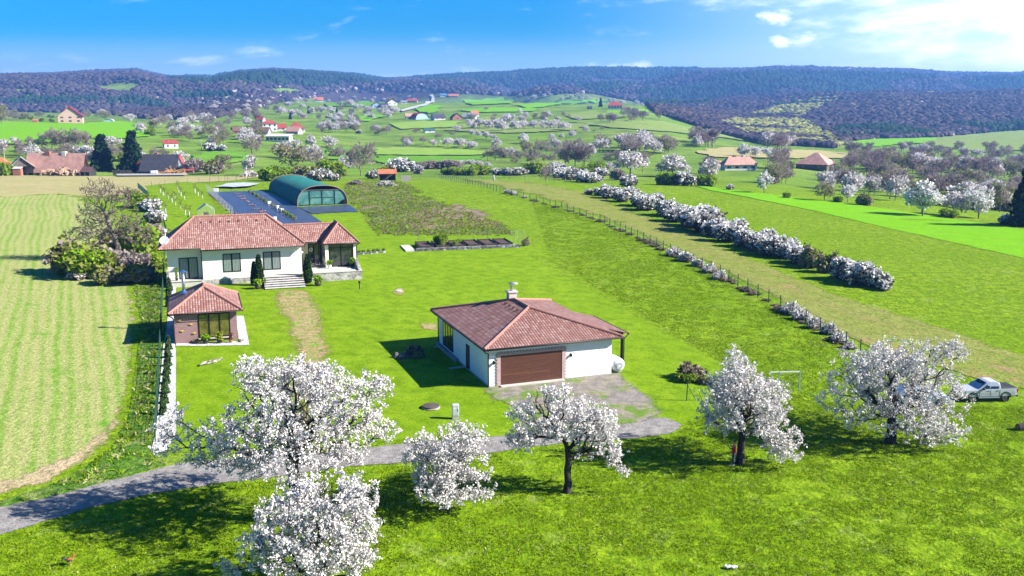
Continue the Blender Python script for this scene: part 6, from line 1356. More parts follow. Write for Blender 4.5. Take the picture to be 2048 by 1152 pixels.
def house(px, py, wpx, hpx, roof, wall, label, rot=.2, rf=.5, dr=.8, style='gable', win=3, rows=1, chim=1, over=.05, name='farm_house', cat='house', group=None, ridge='u', open_front=False):
    b = at(px, py); s = b.y/FPX; w_ = wpx*s; h = hpx*s; d = w_*dr; hw = h*(1-rf); hr = h; t_ = thing(name, label, cat, b, rot, group); e = w_*over; rm, wm = roofm(roof), wallm(wall)
    x0, x1, y0, y1 = -w_/2, w_/2, 0, d; mb = MB()
    if open_front:
        mb.box(x0, x0+.2, y0, y1, -1, hw); mb.box(x1-.2, x1, y0, y1, -1, hw); mb.box(x0+.2, x1-.2, y1-.2, y1, -1, hw); MB().box((x0+x1)/2-.1, (x0+x1)/2+.1, y0, y0+.2, -1, hw).build('post', wm, t_)
    else: mb.box(x0, x1, y0, y1, -1.5, hw)
    if style == 'gable' and ridge == 'u': mb.extrude([(x0, y0, hw), (x0, y1, hw), (x0, d/2, hr-.1)], (.15, 0, 0)); mb.extrude([(x1-.15, y0, hw), (x1-.15, y1, hw), (x1-.15, d/2, hr-.1)], (.15, 0, 0))
    if style == 'gable' and ridge == 'v': mb.extrude([(x0, y0, hw), (x1, y0, hw), (0, y0, hr-.1)], (0, .15, 0)); mb.extrude([(x0, y1-.15, hw), (x1, y1-.15, hw), (0, y1-.15, hr-.1)], (0, .15, 0))
    mb.build('wall', wm, t_); mb = MB(); up = Vector((0, 0, max(.12, h*.02)))
    if style == 'gable':
        k = (hr-hw)/(d/2) if ridge == 'u' else (hr-hw)/(w_/2)
        if ridge == 'u':
            for ya, sg in ((y0, -1), (y1, 1)): mb.extrude([(x0-e, ya+sg*e, hw-e*k), (x1+e, ya+sg*e, hw-e*k), (x1+e, d/2, hr), (x0-e, d/2, hr)], up)
        else:
            for xa, sg in ((x0, -1), (x1, 1)): mb.extrude([(xa+sg*e, y0-e, hw-e*k), (xa+sg*e, y1+e, hw-e*k), (0, y1+e, hr), (0, y0-e, hr)], up)
    elif style == 'flat': mb.extrude([(x0-e, y0-e, hw), (x1+e, y0-e, hw), (x1+e, y1+e, hr), (x0-e, y1+e, hr)], up)
    elif style == 'arch':
        N = 10; P = [(-w_/2*cos(pi*k/N), hw+(hr-hw)*sin(pi*k/N)) for k in range(N+1)]
        mb.add([(x, y, z) for y in (y0-e, y1+e) for x, z in P], [(k, k+1, N+2+k, N+1+k) for k in range(N)])
        m2 = MB(); m2.add([(x, y0, z) for x, z in P]+[(x0, y0, 0), (x1, y0, 0)], [tuple(range(N+1))]); m2.build('gable_wall', wm, t_)
    else:
        q = min(w_, d)/2*(.999 if style == 'pyramid' else .9)
        mb.add([(x0-e, y0-e, hw), (x1+e, y0-e, hw), (x1+e, y1+e, hw), (x0-e, y1+e, hw), (x0+q, d/2, hr), (x1-q, d/2, hr)], [(0, 1, 5, 4), (1, 2, 5), (2, 3, 4, 5), (3, 0, 4), (3, 2, 1, 0)])
    r_ = mb.build('roof', rm, t_)
    for k in range(chim): c = w_*.03+.15; x = w_*(-.15+.3*k); MB().box(x-c, x+c, d*.55-c, d*.55+c, hr*.8, hr*1.1).build('chimney', wallm('white') if k else wallm('brick'), r_)
    for r in range(rows):
        for k in range(win):
            wx = x0+w_*(k+.5)/win; ww = w_*.055; zz = hw/rows*(r+.35); f = MB().box(wx-ww, wx+ww, -.04, .02, zz, zz+hw/rows*.42).build('window', M_frame, t_); MB().box(wx-ww*.85, wx+ww*.85, -.06, -.045, zz+.08, zz+hw/rows*.42-.08).build('pane', M_glass, f)
    return t_
house(110, 350, 108, 42, 'pink', 'dark', 'long barn with a faded pink tiled roof beyond the stubble field', -.05, .62, .22, win=4, chim=2, name='barn_building', cat='barn')
house(45, 351, 42, 36, 'rust', 'wood', 'old wooden hay shed with a pale rusty gable roof', .5, .5, .9, ridge='v', win=0, chim=0, over=.1, name='hay_shed', cat='shed', open_front=True)
house(34, 352, 15, 17, 'white', 'brick', 'little outhouse with a white slanting roof before the hay shed', .1, .15, .8, 'flat', win=0, chim=0, name='outhouse', cat='shed')
house(-5, 346, 40, 30, 'orange', 'white', 'house with a bright orange roof cut by the left picture edge', .2, .5, .8, 'hip', win=2)
house(170, 352, 22, 17, 'brown', 'dark', 'small tumbledown dark shed next to the first pine', -.3, .5, .9, win=0, chim=0, name='old_shed', cat='shed')
house(314, 347, 72, 36, 'dark', 'dark', 'steep house whose dark slate roof almost reaches the ground', -.06, .86, .7, win=0, chim=1, over=.02)
house(359, 345, 18, 33, 'red', 'white', 'narrow gabled house end with dark red roof beside the steep dark roof', .15, .62, 1.4, ridge='v', win=1, chim=0)
house(376, 347, 20, 10, 'red', 'wood', 'low lean-to with a red sheet roof beside the narrow gable', .1, .45, .6, 'flat', win=0, chim=0, name='lean_to_shed', cat='shed')
house(279, 344, 12, 22, 'red', 'brick', 'dark red roofed outbuilding half behind the taller pine', .1, .5, 1, win=0, chim=0, name='outbuilding', cat='shed')
house(775, 361, 33, 20, 'orange', 'wood', 'open wooden field shelter with a flat bright red roof', .12, .35, .7, 'flat', win=0, chim=0, over=.06, name='field_shelter', cat='shelter', open_front=True)
for k, x in enumerate((808, 816)):
    p = at(x, 363); t_ = MB().obox((0, 0, .85), (.85, 0, 0), (0, .06, .02), (0, .1, .85)).build('wooden_pallet', plain('pale_pallet', (.42, .36, .32), .9, .2)); t_.location = p; tag(t_, ('grey pallet leaning upright beside the field shelter', 'pinkish pallet leaning upright, farther from the field shelter')[k], 'pallet')
house(141, 246, 44, 31, 'magenta', 'peach', 'peach house with a tall gable, orange eaves and crimson roof above the wheat', .35, .55, .9, ridge='v', win=3, rows=2, over=.06)
house(70, 247, 9, 8, 'orange', 'brick', 'tiny orange garden hut on the edge of the far wheat field', .3, .3, 1, 'flat', win=0, chim=0, name='garden_hut', cat='hut'); house(217, 245, 18, 7, 'white', 'blue', 'small rounded pale greenhouse near the crimson roofed house', .2, .6, .6, 'arch', win=0, chim=0, name='small_greenhouse', cat='greenhouse')
house(343, 297, 26, 16, 'red', 'white', 'small white cottage with a red roof on the near slope', .5, .4, .8, 'flat', win=2)
house(79, 214, 28, 6, 'pink', 'white', 'long pale house before the dark pines under the left hill', .1, .5, .5, win=2, chim=0)
house(212, 181, 7, 5, 'red', 'white', 'tiny white house in the forest clearing on the left hill', .2, .5, .8, win=0, chim=0)
house(518, 245, 16, 12, 'red', 'grey', 'small red roofed house at the top of the hamlet', -.3, .5, .8, win=2)
house(478, 268, 22, 13, 'brown', 'brick', 'brown roofed house lowest on the outer side of the hamlet', .3, .5, .8, win=2); house(505, 276, 20, 18, 'brown', 'white', 'white gabled house with a brown roof in the hamlet', .2, .5, .9, ridge='v', win=2)
house(523, 268, 26, 13, 'brown', 'grey', 'brown roofed barn in the middle of the hamlet', -.1, .6, .7, win=1, chim=0)
house(540, 263, 29, 22, 'red', 'white', 'tall two storey white house with a red hip roof in the hamlet', .3, .3, .8, 'hip', win=3, rows=2)
house(561, 262, 20, 14, 'red', 'white', 'red roofed house directly beside the two storey white house', .2, .55, .9, win=2); house(584, 268, 26, 14, 'pink', 'grey', 'pale roofed barn between the red roofs of the hamlet', -.3, .6, .8, win=1, chim=0)
house(594, 265, 31, 19, 'red', 'white', 'house with a broad bright red hip roof at the end of the hamlet', .25, .6, .9, 'hip', win=3)
house(555, 284, 48, 15, 'white', 'white', 'long white pavilion with pillars at the foot of the hamlet', -.1, .25, .4, 'flat', win=6, chim=0)
house(637, 203, 18, 8, 'orange', 'white', 'orange roofed house in the blossom trees below the far wood', .2, .6, .8, win=1); house(608, 202, 10, 6, 'grey', 'grey', 'grey roofed house beside the orange roofed one under the wood', .2, .5, .8, win=1)
house(755, 216, 20, 11, 'dark', 'blue', 'pale blue white house with a dark roof near the village road', .3, .45, .8, ridge='v', win=2); house(769, 216, 14, 9, 'dark', 'white', 'dark roofed annex joined to the pale blue house', .1, .5, .8, win=1)
house(785, 211, 20, 12, 'brown', 'white', 'white gabled house with a brown roof above the pale blue house', .4, .5, .9, ridge='v', win=2); house(824, 205, 20, 7, 'red', 'grey', 'low red roofed house beside the bend of the village road', 0, .5, .8, win=1); house(808, 208, 12, 7, 'grey', 'white', 'small grey house between the brown and the low red roof', .1, .5, .8, win=1)
house(845, 239, 28, 13, 'red', 'blue', 'round roofed barn, blue white in front, near the bright wheat', .5, .75, 1.2, 'arch', win=0, chim=0, name='arched_barn', cat='barn'); house(822, 238, 20, 11, 'pink', 'grey', 'tan roofed house next to the round roofed barn', .2, .5, .8, win=1)
house(880, 240, 24, 12, 'dark', 'white', 'house with a dark roof and white gable beyond the round barn', .5, .6, .8, win=2); house(915, 239, 20, 12, 'green', 'brick', 'dark green roofed house in the row below the striped fields', .4, .65, .8, ridge='v', win=1); house(938, 238, 26, 11, 'grey', 'white', 'grey roofed white house in the row below the striped fields', -.1, .6, .7, win=3); house(951, 234, 14, 12, 'orange', 'white', 'orange roofed house end behind the grey roofed white house', .3, .5, .8, win=1)
house(860, 265, 20, 8, 'green', 'white', 'tiny white barn with a teal roof alone on the pasture', .35, .45, .6, win=1, chim=0, name='field_barn', cat='barn')
house(887, 193, 12, 6, 'blue', 'white', 'blue roofed house by the top of the village road', .1, .5, .8, win=1); house(907, 194, 18, 6, 'orange', 'grey', 'long orange roof at the top of the village road', 0, .6, .8, win=1)
house(1230, 218, 28, 14, 'red', 'white', 'big white house with a long red roof at the end of the striped fields', -.1, .5, .6, 'hip', win=5); house(1180, 218, 8, 6, 'dark', 'dark', 'small dark shed across from the big red roofed house', .2, .5, .8, win=0, chim=0, name='small_shed', cat='shed'); house(1252, 219, 16, 5, 'brown', 'grey', 'low brown outbuilding beside the big red roofed house', 0, .5, .6, win=1, chim=0, name='outbuilding', cat='shed')
plant('spruce', 1201, 214, 16, 'dark pointed spruce beside the big red roofed house')
house(1482, 341, 66, 27, 'pink', 'white', 'long low farmhouse with a faded pink tiled roof in the valley belt', .12, .58, .4, 'hip', win=4, chim=2); house(1437, 338, 14, 16, 'pink', 'brick', 'tiny steep roofed shed next to the long pink farmhouse', .2, .65, .8, win=0, chim=0, name='small_shed', cat='shed')
house(1622, 340, 62, 33, 'pink', 'wood', 'wide barn under a pale pink pyramid roof in the valley belt', -.62, .66, .9, 'pyramid', win=2, chim=0, name='pyramid_barn', cat='barn'); house(1774, 318, 9, 8, 'blue', 'dark', 'tiny blue green hut in the trees of the valley belt', 0, .3, 1, 'flat', win=0, chim=0, name='garden_hut', cat='hut')
for x, y, w_, h, r, wl, lb in ((466, 187, 14, 7, 'rust', 'white', 'white house with a pale roof high on the wooded slope'), (475, 189, 8, 5, 'red', 'white', 'red roofed house next to the white one high on the wooded slope'), (531, 193, 10, 6, 'red', 'brick', 'small red house near the dark conifers of the slope'), (547, 196, 12, 7, 'rust', 'peach', 'cream house on the open patch of the far slope'), (575, 188, 9, 6, 'orange', 'white', 'tiny house at the upper end of the far slope clearing'), (462, 222, 8, 6, 'rust', 'white', 'lone white house in the violet wood above the gardens'), (606, 236, 9, 9, 'dark', 'brick', 'small dark roofed house above the red roofed hamlet'), (703, 231, 9, 12, 'dark', 'white', 'narrow dark gabled house above the hedges'), (734, 230, 10, 6, 'grey', 'white', 'small grey roofed house at the edge of the little wheat field')):
    house(x, y, w_, h, r, wl, lb, .2, .5, .8, win=1, chim=0, group=None)
# farm odds and ends
p = at(308, 351); t_ = thing('box_trailer', 'white box trailer parked on the concrete yard of the dark roofed house', 'trailer', p, .1); s = p.y/FPX; MB().bevbox(-6.5*s, 6.5*s, 0, 5*s, .5, 9.5*s, .15).build('trailer_body', M_plast, t_)
for x in (-3*s, 3*s): o = MB().tube([(x, -.1, .42), (x, .2, .42)], .42, 12).build('wheel', M_frame, t_)
heap(318, 372, 349, 1.9, 'stack of orange sawn timber on the farm yard', plain('sawn_timber', (.52, .27, .10), .9, .3), 'timber_stack', 9, 90); heap(80, 96, 348, 2.2, 'blue covered heap behind the rubble at the barn', plain('blue_tarp', (.06, .14, .36), .6, .2), 'covered_heap', 10, 24, 'stones')
p, q = at(226, 350), at(264, 350); t_ = thing('board_fence', 'brown board fence under the pines by the farm yard', 'fence', p); d = q-p
for k in range(10): MB().obox(d*(k+.5)/10+Vector((0, 0, .9)), d*.048, Vector((0, .05, 0)), (0, 0, .95+.06*(k % 3))).build('board_panel', wallm('wood'), t_)
drape('farm_yard', [(232, 351), (372, 350), (376, 353.5), (236, 354.5)], M_conc, lift=.5)
# scarecrow on the far meadow
p = at(987.5, 363); t_ = thing('scarecrow', 'grey white scarecrow figure standing by the far fence', 'scarecrow', p); s = p.y/FPX
MB().tube([(0, 0, 0), (0, 0, 13*s)], .08, 6).build('stake', M_wpost, t_); MB().lathe([(1.6*s, 2*s), (2.4*s, 5*s), (2.0*s, 8*s), (2.4*s, 9.5*s), (.9*s, 10.5*s)], n=10, sy=.6).build('coat', plain('pale_cloth', (.38, .39, .42), .9, .3), t_); MB().lathe([(.3*s, 10.5*s), (1.0*s, 11.2*s), (1.0*s, 12.4*s), (.2*s, 13.2*s)], n=10).build('head', M_plast, t_); MB().tube([(-3*s, 0, 9*s), (3*s, 0, 9*s)], .12, 6).build('sleeves', _mc['pale_cloth'], t_)
# goats on the pasture
def goats():
    first = None; rng = np.random.RandomState(21); n = 0
    for k in range(16):
        x, y = 862+rng.rand()*60, 280+rng.rand()*9
        if k > 11: x, y = 895+rng.rand()*20, 276+rng.rand()*4
        p = at(x, y); lab = 'small white sheep grazing on the far pasture near the hedge'
        if first is None:
            first = thing('sheep', lab, 'sheep', p, 0, 'white sheep on the far pasture'); mb = MB()
            V = [(-.55, .0, .75), (-.3, 0, .82), (.25, 0, .84), (.5, 0, .80), (.72, 0, .72), (.98, 0, .5), (1.05, 0, .4)]; mb.tube(V, [.16, .3, .31, .25, .14, .11, .06], 8)
            for a in (-.38, .42):
                for b in (-.14, .14): mb.tube([(a, b, .7), (a-.03, b, .38), (a+.02, b, 0)], [.1, .055, .045], 5)
            mb.tube([(.93, .08, .62), (.9, .2, .6)], [.04, .02], 4); mb.tube([(.93, -.08, .62), (.9, -.2, .6)], [.04, .02], 4); mb.tube([(-.55, 0, .8), (-.66, 0, .6)], [.05, .03], 4)
            mb.build('body', plain('wool', (.62, .60, .54), .95, .1), first, smooth=True)
        else: copy_tree(first, p, rng.rand()*6.28, 1.0)
goats()
# ------------------------------------------------------------------ the pickup, the hidden car, the person, the rooster
def paint(name, col, rough=.3, metal=.2):
    m, t, out = new_mat(name); n = t.noise(t.add('ShaderNodeTexCoord').outputs['Object'], 1.2, 4.0)
    p = pbr(t, out, t.mix(t.math('MULTIPLY', t.step(n, .4, .7), .25), col, tuple(c*.75 for c in col)), rough, Metallic=metal); p.inputs['Coat Weight'].default_value = .7; p.inputs['Coat Roughness'].default_value = .06
    return m
M_silver = paint('silver_paint', (.40, .42, .45)); M_tyre = plain('tyre_rubber', (.018, .018, .018), .85, .3); M_trim = plain('black_trim', (.02, .02, .022), .55, .2); M_carglass = plain('car_glass', (.015, .02, .024), .06, .1, spec=.8)
M_lens = plain('headlight_lens', (.55, .58, .62), .1, .05); M_red = plain('tail_light_red', (.45, .015, .012), .25, .1)
def loft(mb, secs):
    """body skin through cross-sections: (x, half-ring of (y, z)) mirrored about the middle"""
    rings = []
    for x, half in secs: rings.append([(x, -y, z) for y, z in half] + [(x, y, z) for y, z in reversed(half)])
    n = len(rings[0]); vs = [p for r in rings for p in r]
    fs = [(i*n+k, i*n+(k+1) % n, (i+1)*n+(k+1) % n, (i+1)*n+k) for i in range(len(rings)-1) for k in range(n)]
    return mb.add(vs, fs + [tuple(range(n-1, -1, -1)), tuple(range((len(rings)-1)*n, len(rings)*n))])
def wheel_at(t_, x, y, r, s):
    w_ = bpy.data.objects.new('wheel', None); COL.objects.link(w_); w_.parent = t_; w_.location = (x, y, r)
    mb = MB(); N = 24; pr = [(r*.62, -.11), (r*.9, -.12), (r, -.08), (r, .08), (r*.9, .12), (r*.62, .11)]
    vs = [(q*cos(2*pi*k/N), o_, q*sin(2*pi*k/N)) for q, o_ in pr for k in range(N)]; mb.add(vs, [(i*N+k, i*N+(k+1) % N, ((i+1) % 6)*N+(k+1) % N, ((i+1) % 6)*N+k) for i in range(6) for k in range(N)]); mb.build('tyre', M_tyre, w_, smooth=True)
    mb = MB(); mb.tube([(0, -.04, 0), (0, .06, 0)], r*.6, 20)
    for k in range(6): a = 2*pi*k/6; mb.obox((r*.33*cos(a), s*.08, r*.33*sin(a)), (r*.28*cos(a), 0, r*.28*sin(a)), (0, .025, 0), (-.05*sin(a), 0, .05*cos(a)))
    mb.tube([(0, s*.05, 0), (0, s*.12, 0)], r*.16, 10); mb.build('rim', plain('dark_alloy', (.12, .12, .13), .35, .1, metal=.7), w_)
def pickup(p, rot):
    t_ = thing('pickup_truck', 'silver double cab pickup with a black bed cover parked on the grass', 'pickup', p, rot); sc = .9; t_.scale = (sc*.96, sc, sc)
    # x forward; wheels at 1.55 and -1.53
    def half(w_, z0, zb, zt, wt): return [(w_*.92, z0), (w_, z0+.12), (w_*1.0, zb), (w_*.97, (zb+zt)/2+.1), (wt, zt)]
    mb = MB(); loft(mb, [(2.62, half(.74, .52, .70, .92, .66)), (2.5, half(.84, .42, .72, 1.02, .74)), (2.2, half(.90, .40, .78, 1.09, .80)), (1.35, half(.92, .42, .84, 1.13, .84)), (.95, half(.92, .42, .86, 1.15, .86)), (-.95, half(.92, .42, .86, 1.16, .88)), (-2.35, half(.92, .46, .88, 1.18, .88)), (-2.62, half(.88, .52, .88, 1.16, .86))]); body = mb.build('body', M_silver, t_)
    mb = MB(); loft(mb, [(1.05, [(.84, 1.08), (.84, 1.10), (.82, 1.12), (.8, 1.14), (.76, 1.15)]), (.25, [(.85, 1.1), (.83, 1.3), (.78, 1.5), (.72, 1.68), (.60, 1.72)]), (-.05, [(.85, 1.1), (.83, 1.3), (.78, 1.55), (.73, 1.74), (.62, 1.78)]), (-.75, [(.85, 1.1), (.83, 1.3), (.78, 1.55), (.73, 1.73), (.62, 1.77)]), (-.98, [(.85, 1.1), (.83, 1.3), (.78, 1.5), (.72, 1.62), (.6, 1.66)]), (-1.05, [(.84, 1.1), (.83, 1.2), (.8, 1.3), (.76, 1.4), (.7, 1.44)])]); mb.build('cab', M_silver, t_)
    mb = MB()
    for s in (-1, 1):
        for q in ([(.72, 1.2), (.28, 1.2), (-.02, 1.2), (-.04, 1.66), (.18, 1.6)], [(-.1, 1.2), (-.86, 1.2), (-.82, 1.62), (-.1, 1.66)]):
            P = [(x, s*(.862-.145*max(0, z-1.18)/.5-.02*0), z) for x, z in q]; mb.extrude(P, (0, s*.012, 0))
    mb.build('side_windows', M_carglass, t_)
    mb = MB(); mb.extrude([(.98, -.72, 1.165), (.98, .72, 1.165), (.27, .62, 1.68), (.27, -.62, 1.68)], (.02, 0, .015)); mb.build('windscreen', M_carglass, t_); mb = MB(); mb.extrude([(-1.06, -.62, 1.42), (-1.06, .62, 1.42), (-1.0, .58, 1.62), (-1.0, -.58, 1.62)], (-.02, 0, 0)); mb.build('rear_window', M_carglass, t_)
    mb = MB(); mb.bevbox(-2.58, -1.08, -.80, .80, 1.15, 1.25, .03); mb.build('bed_cover', M_trim, t_)
    mb = MB(); mb.bevbox(2.5, 2.66, -.62, .62, .62, .92, .03); mb.build('grille', M_trim, t_); mb = MB(); mb.bevbox(2.3, 2.7, -.86, .86, .38, .56, .05); mb.bevbox(-2.78, -2.5, -.84, .84, .44, .62, .04); mb.build('bumper', M_trim, t_)
    for s in (-1, 1):
        MB().obox((2.44, s*.72, .93), (.12, 0, 0), (0, .13, 0), (0, 0, .07)).build('headlight', M_lens, t_); MB().obox((-2.6, s*.80, .98), (.05, 0, 0), (0, .09, 0), (0, 0, .17)).build('tail_light', M_red, t_)
        MB().bevbox(.52, .72, s*.98-.1, s*.98+.1, 1.16, 1.32, .03).build('wing_mirror', M_trim, t_); MB().tube([(1.0, s*.93, .42), (-.95, s*.93, .42)], .045, 8).build('side_step', M_metal, t_)
        for x, in ((.1,), (-.75,)): MB().box(x-.1, x+.1, s*.93-.02, s*.93+.02, 1.02, 1.07).build('door_handle', M_metal, t_)
        mb = MB()
        for x in (.95, -.06, -.93): mb.box(x-.008, x+.008, s*.925-.006, s*.925+.006, .55, 1.14)
        mb.build('door_seam', M_trim, t_)
        for x in (1.55, -1.53):
            wheel_at(t_, x, s*.80, .40, s); mb = MB(); N = 12
            mb.tube([(x+.47*cos(pi*k/N), s*.90, .42+.47*sin(pi*k/N)) for k in range(N+1)], .07, 6); mb.build('wheel_arch', M_trim, t_)
p1, p2 = at(1943, 805), at(2008, 803); pickup((p1+p2)/2 + Vector((0, .75, 0)), atan2((p1-p2).y, (p1-p2).x)-.02)
def hatch(p, rot):
    t_ = thing('parked_car', 'silver blue car almost hidden behind the broad flowering tree', 'car', p, rot); m_ = paint('silver_blue_paint', (.30, .38, .50))
    def half(w_, z0, zb, zt, wt): return [(w_*.92, z0), (w_, z0+.12), (w_, zb), (w_*.97, (zb+zt)/2+.06), (wt, zt)]
    mb = MB(); loft(mb, [(2.05, half(.68, .36, .5, .66, .6)), (1.9, half(.8, .26, .55, .76, .7)), (1.0, half(.84, .24, .62, .92, .76)), (-1.5, half(.84, .24, .66, .96, .78)), (-1.95, half(.78, .3, .66, .94, .72))]); mb.build('body', m_, t_)
    mb = MB(); loft(mb, [(.95, [(.76, .9), (.76, .91), (.74, .92), (.72, .93), (.7, .94)]), (.2, [(.77, .92), (.74, 1.1), (.69, 1.28), (.64, 1.38), (.55, 1.4)]), (-1.1, [(.77, .92), (.74, 1.1), (.69, 1.28), (.64, 1.38), (.55, 1.4)]), (-1.85, [(.74, .92), (.73, .95), (.7, 1.0), (.66, 1.02), (.6, 1.03)])]); mb.build('cab', m_, t_)
    mb = MB(); mb.extrude([(.86, -.62, .97), (.86, .62, .97), (.24, .52, 1.36), (.24, -.52, 1.36)], (.02, 0, .015)); mb.build('windscreen', M_carglass, t_)
    for s in (-1, 1):
        mb = MB(); mb.extrude([(.6, s*.775, .98), (-1.3, s*.775, .98), (-1.05, s*.69, 1.3), (.15, s*.69, 1.3)], (0, s*.012, 0)); mb.build('side_window', M_carglass, t_); MB().obox((1.92, s*.6, .66), (.08, 0, 0), (0, .12, 0), (0, 0, .06)).build('headlight', M_lens, t_); MB().obox((-1.93, s*.66, .8), (.05, 0, 0), (0, .1, 0), (0, 0, .1)).build('tail_light', M_red, t_)
        for x in (1.25, -1.25): wheel_at(t_, x, s*.74, .31, s)
hatch(at(1838, 806), -.06)

def skin(name, pts, links, mat, parent, sub=2, root=0):
    """one continuous surface grown round a skeleton of (position, radius) joints"""
    me = bpy.data.meshes.new(name); me.from_pydata([p for p, r in pts], links, []); o = link(name, me, parent); o.modifiers.new('skin', 'SKIN')
    bm = bmesh.new(); bm.from_mesh(me); ly = bm.verts.layers.skin.verify(); bm.verts.ensure_lookup_table()
    for v, (p, r) in zip(bm.verts, pts): v[ly].radius = r if isinstance(r, tuple) else (r, r)
    bm.verts[root][ly].use_root = True; bm.to_mesh(me); bm.free(); sb = o.modifiers.new('sub', 'SUBSURF'); sb.levels = sub; sb.render_levels = sub; me.materials.append(mat); o.modifiers['skin'].use_smooth_shade = True
    return o
def person():
    t_ = thing('person', 'person in a red jacket and jeans holding up a dark phone beside the trunk', 'person', at(1467, 931), radians(158)); t_.scale = (.97,)*3
    M_skin = plain('skin_tone', (.46, .27, .19), .6, .08); M_jac = plain('red_jacket', (.34, .012, .016), .8, .2, 9); M_jean = plain('blue_jeans', (.035, .055, .10), .9, .25, 9); M_hair = plain('dark_hair', (.02, .015, .012), .7, .3, 20)
    # facing +x; body in one skeleton
    J = [((0, 0, .93), (.13, .16)), ((0, 0, 1.12), (.11, .15)), ((.01, 0, 1.32), (.12, .18)), ((.0, 0, 1.46), (.07, .09)), ((.03, 0, 1.53), .05), ((.05, 0, 1.60), .075), ((.05, 0, 1.69), (.10, .085)), ((.04, 0, 1.75), .07)]
    L = [(k, k+1) for k in range(7)]
    for s in (-1, 1):
        b = len(J); J += [((-.01, s*.1, .86), .10), ((.02, s*.11, .50), .065), ((-.02, s*.11, .10), .042), ((.0, s*.11, .05), .04), ((.16, s*.13, .035), .032)]; L += [(0, b), (b, b+1), (b+1, b+2), (b+2, b+3), (b+3, b+4)]
        b = len(J); el = (.10, s*.27, 1.20); wr = (.34, s*.12, 1.30)
        J += [((0, s*.19, 1.42), .065), (el, .042), (wr, .028), ((.40, s*.08, 1.33), (.036, .018))]; L += [(3, b), (b, b+1), (b+1, b+2), (b+2, b+3)]
        for k in range(4):                                         # four bent fingers of unequal length, and a thumb from the side of the palm
            q = len(J); y = s*(.085-.005*k); z = 1.36-.02*k; l = (.8, 1, .95, .75)[k]; J += [((.425, y-s*.012, z), .009), ((.445, y-s*.04*l, z+.006), .008), ((.43, y-s*.07*l, z+.004), .0075)]; L += [(b+3, q), (q, q+1), (q+1, q+2)]
        q = len(J); J += [((.39, s*.06, 1.365), .010), ((.405, s*.035, 1.39), .009)]; L += [(b+3, q), (q, q+1)]
    skin('body', J, L, M_skin, t_, 2)
    mb = MB()                                                      # nose, eyes, ears, mouth
    mb.obox((.152, 0, 1.675), (.018, 0, 0), (0, .012, 0), (.006, 0, .024)); mb.build('nose', M_skin, t_)
    for s in (-1, 1): MB().lathe([(.002, -.012), (.012, 0), (.002, .012)], (.142, s*.034, 1.70), 8).build('eye', M_hair, t_); MB().lathe([(.004, -.03), (.016, 0), (.004, .03)], (.045, s*.092, 1.68), 8).build('ear', M_skin, t_)
    MB().box(.138, .146, -.022, .022, 1.636, 1.644).build('mouth', plain('lips', (.3, .1, .09), .6), t_)
    Jk = [((0, 0, .84), (.15, .18)), ((0, 0, .93), (.17, .20)), ((0, 0, 1.10), (.15, .185)), ((.01, 0, 1.30), (.155, .21)), ((0, 0, 1.44), (.10, .13))]; Lk = [(0, 1), (1, 2), (2, 3), (3, 4)]
    for s in (-1, 1): b = len(Jk); Jk += [((0, s*.2, 1.41), .09), ((.10, s*.27, 1.20), .064), ((.31, s*.135, 1.287), .046)]; Lk += [(4, b), (b, b+1), (b+1, b+2)]
    skin('jacket', Jk, Lk, M_jac, t_, 2)
    Jt = [((0, 0, .96), (.15, .18)), ((0, 0, 1.03), (.13, .16))]; Lt = [(0, 1)]
    for s in (-1, 1): b = len(Jt); Jt += [((-.01, s*.1, .82), .115), ((.02, s*.11, .50), .082), ((-.02, s*.11, .09), .066)]; Lt += [(0, b), (b, b+1), (b+1, b+2)]
    skin('trousers', Jt, Lt, M_jean, t_, 2)
    for s in (-1, 1): skin('shoe', [((-.06, s*.11, .055), .055), ((.05, s*.12, .05), .05), ((.19, s*.13, .04), .04)], [(0, 1), (1, 2)], M_plast, t_, 2)
    skin('hair', [((.0, 0, 1.62), .07), ((.0, 0, 1.70), (.10, .095)), ((.03, 0, 1.765), (.085, .08))], [(0, 1), (1, 2)], M_hair, t_, 2)
    ph = MB().bevbox(-.006, .006, -.04, .04, -.075, .075, .004).build('phone', M_trim); tag(ph, 'dark phone held up in both hands by the person under the tree', 'phone'); ph.location = t_.matrix_world @ Vector((0, 0, 0)); 
    ph.matrix_world = Matrix.Translation(t_.location) @ Matrix.Rotation(t_.rotation_euler.z, 4, 'Z') @ Matrix.Scale(.97, 4) @ Matrix.Translation((.435, 0, 1.35))
person()
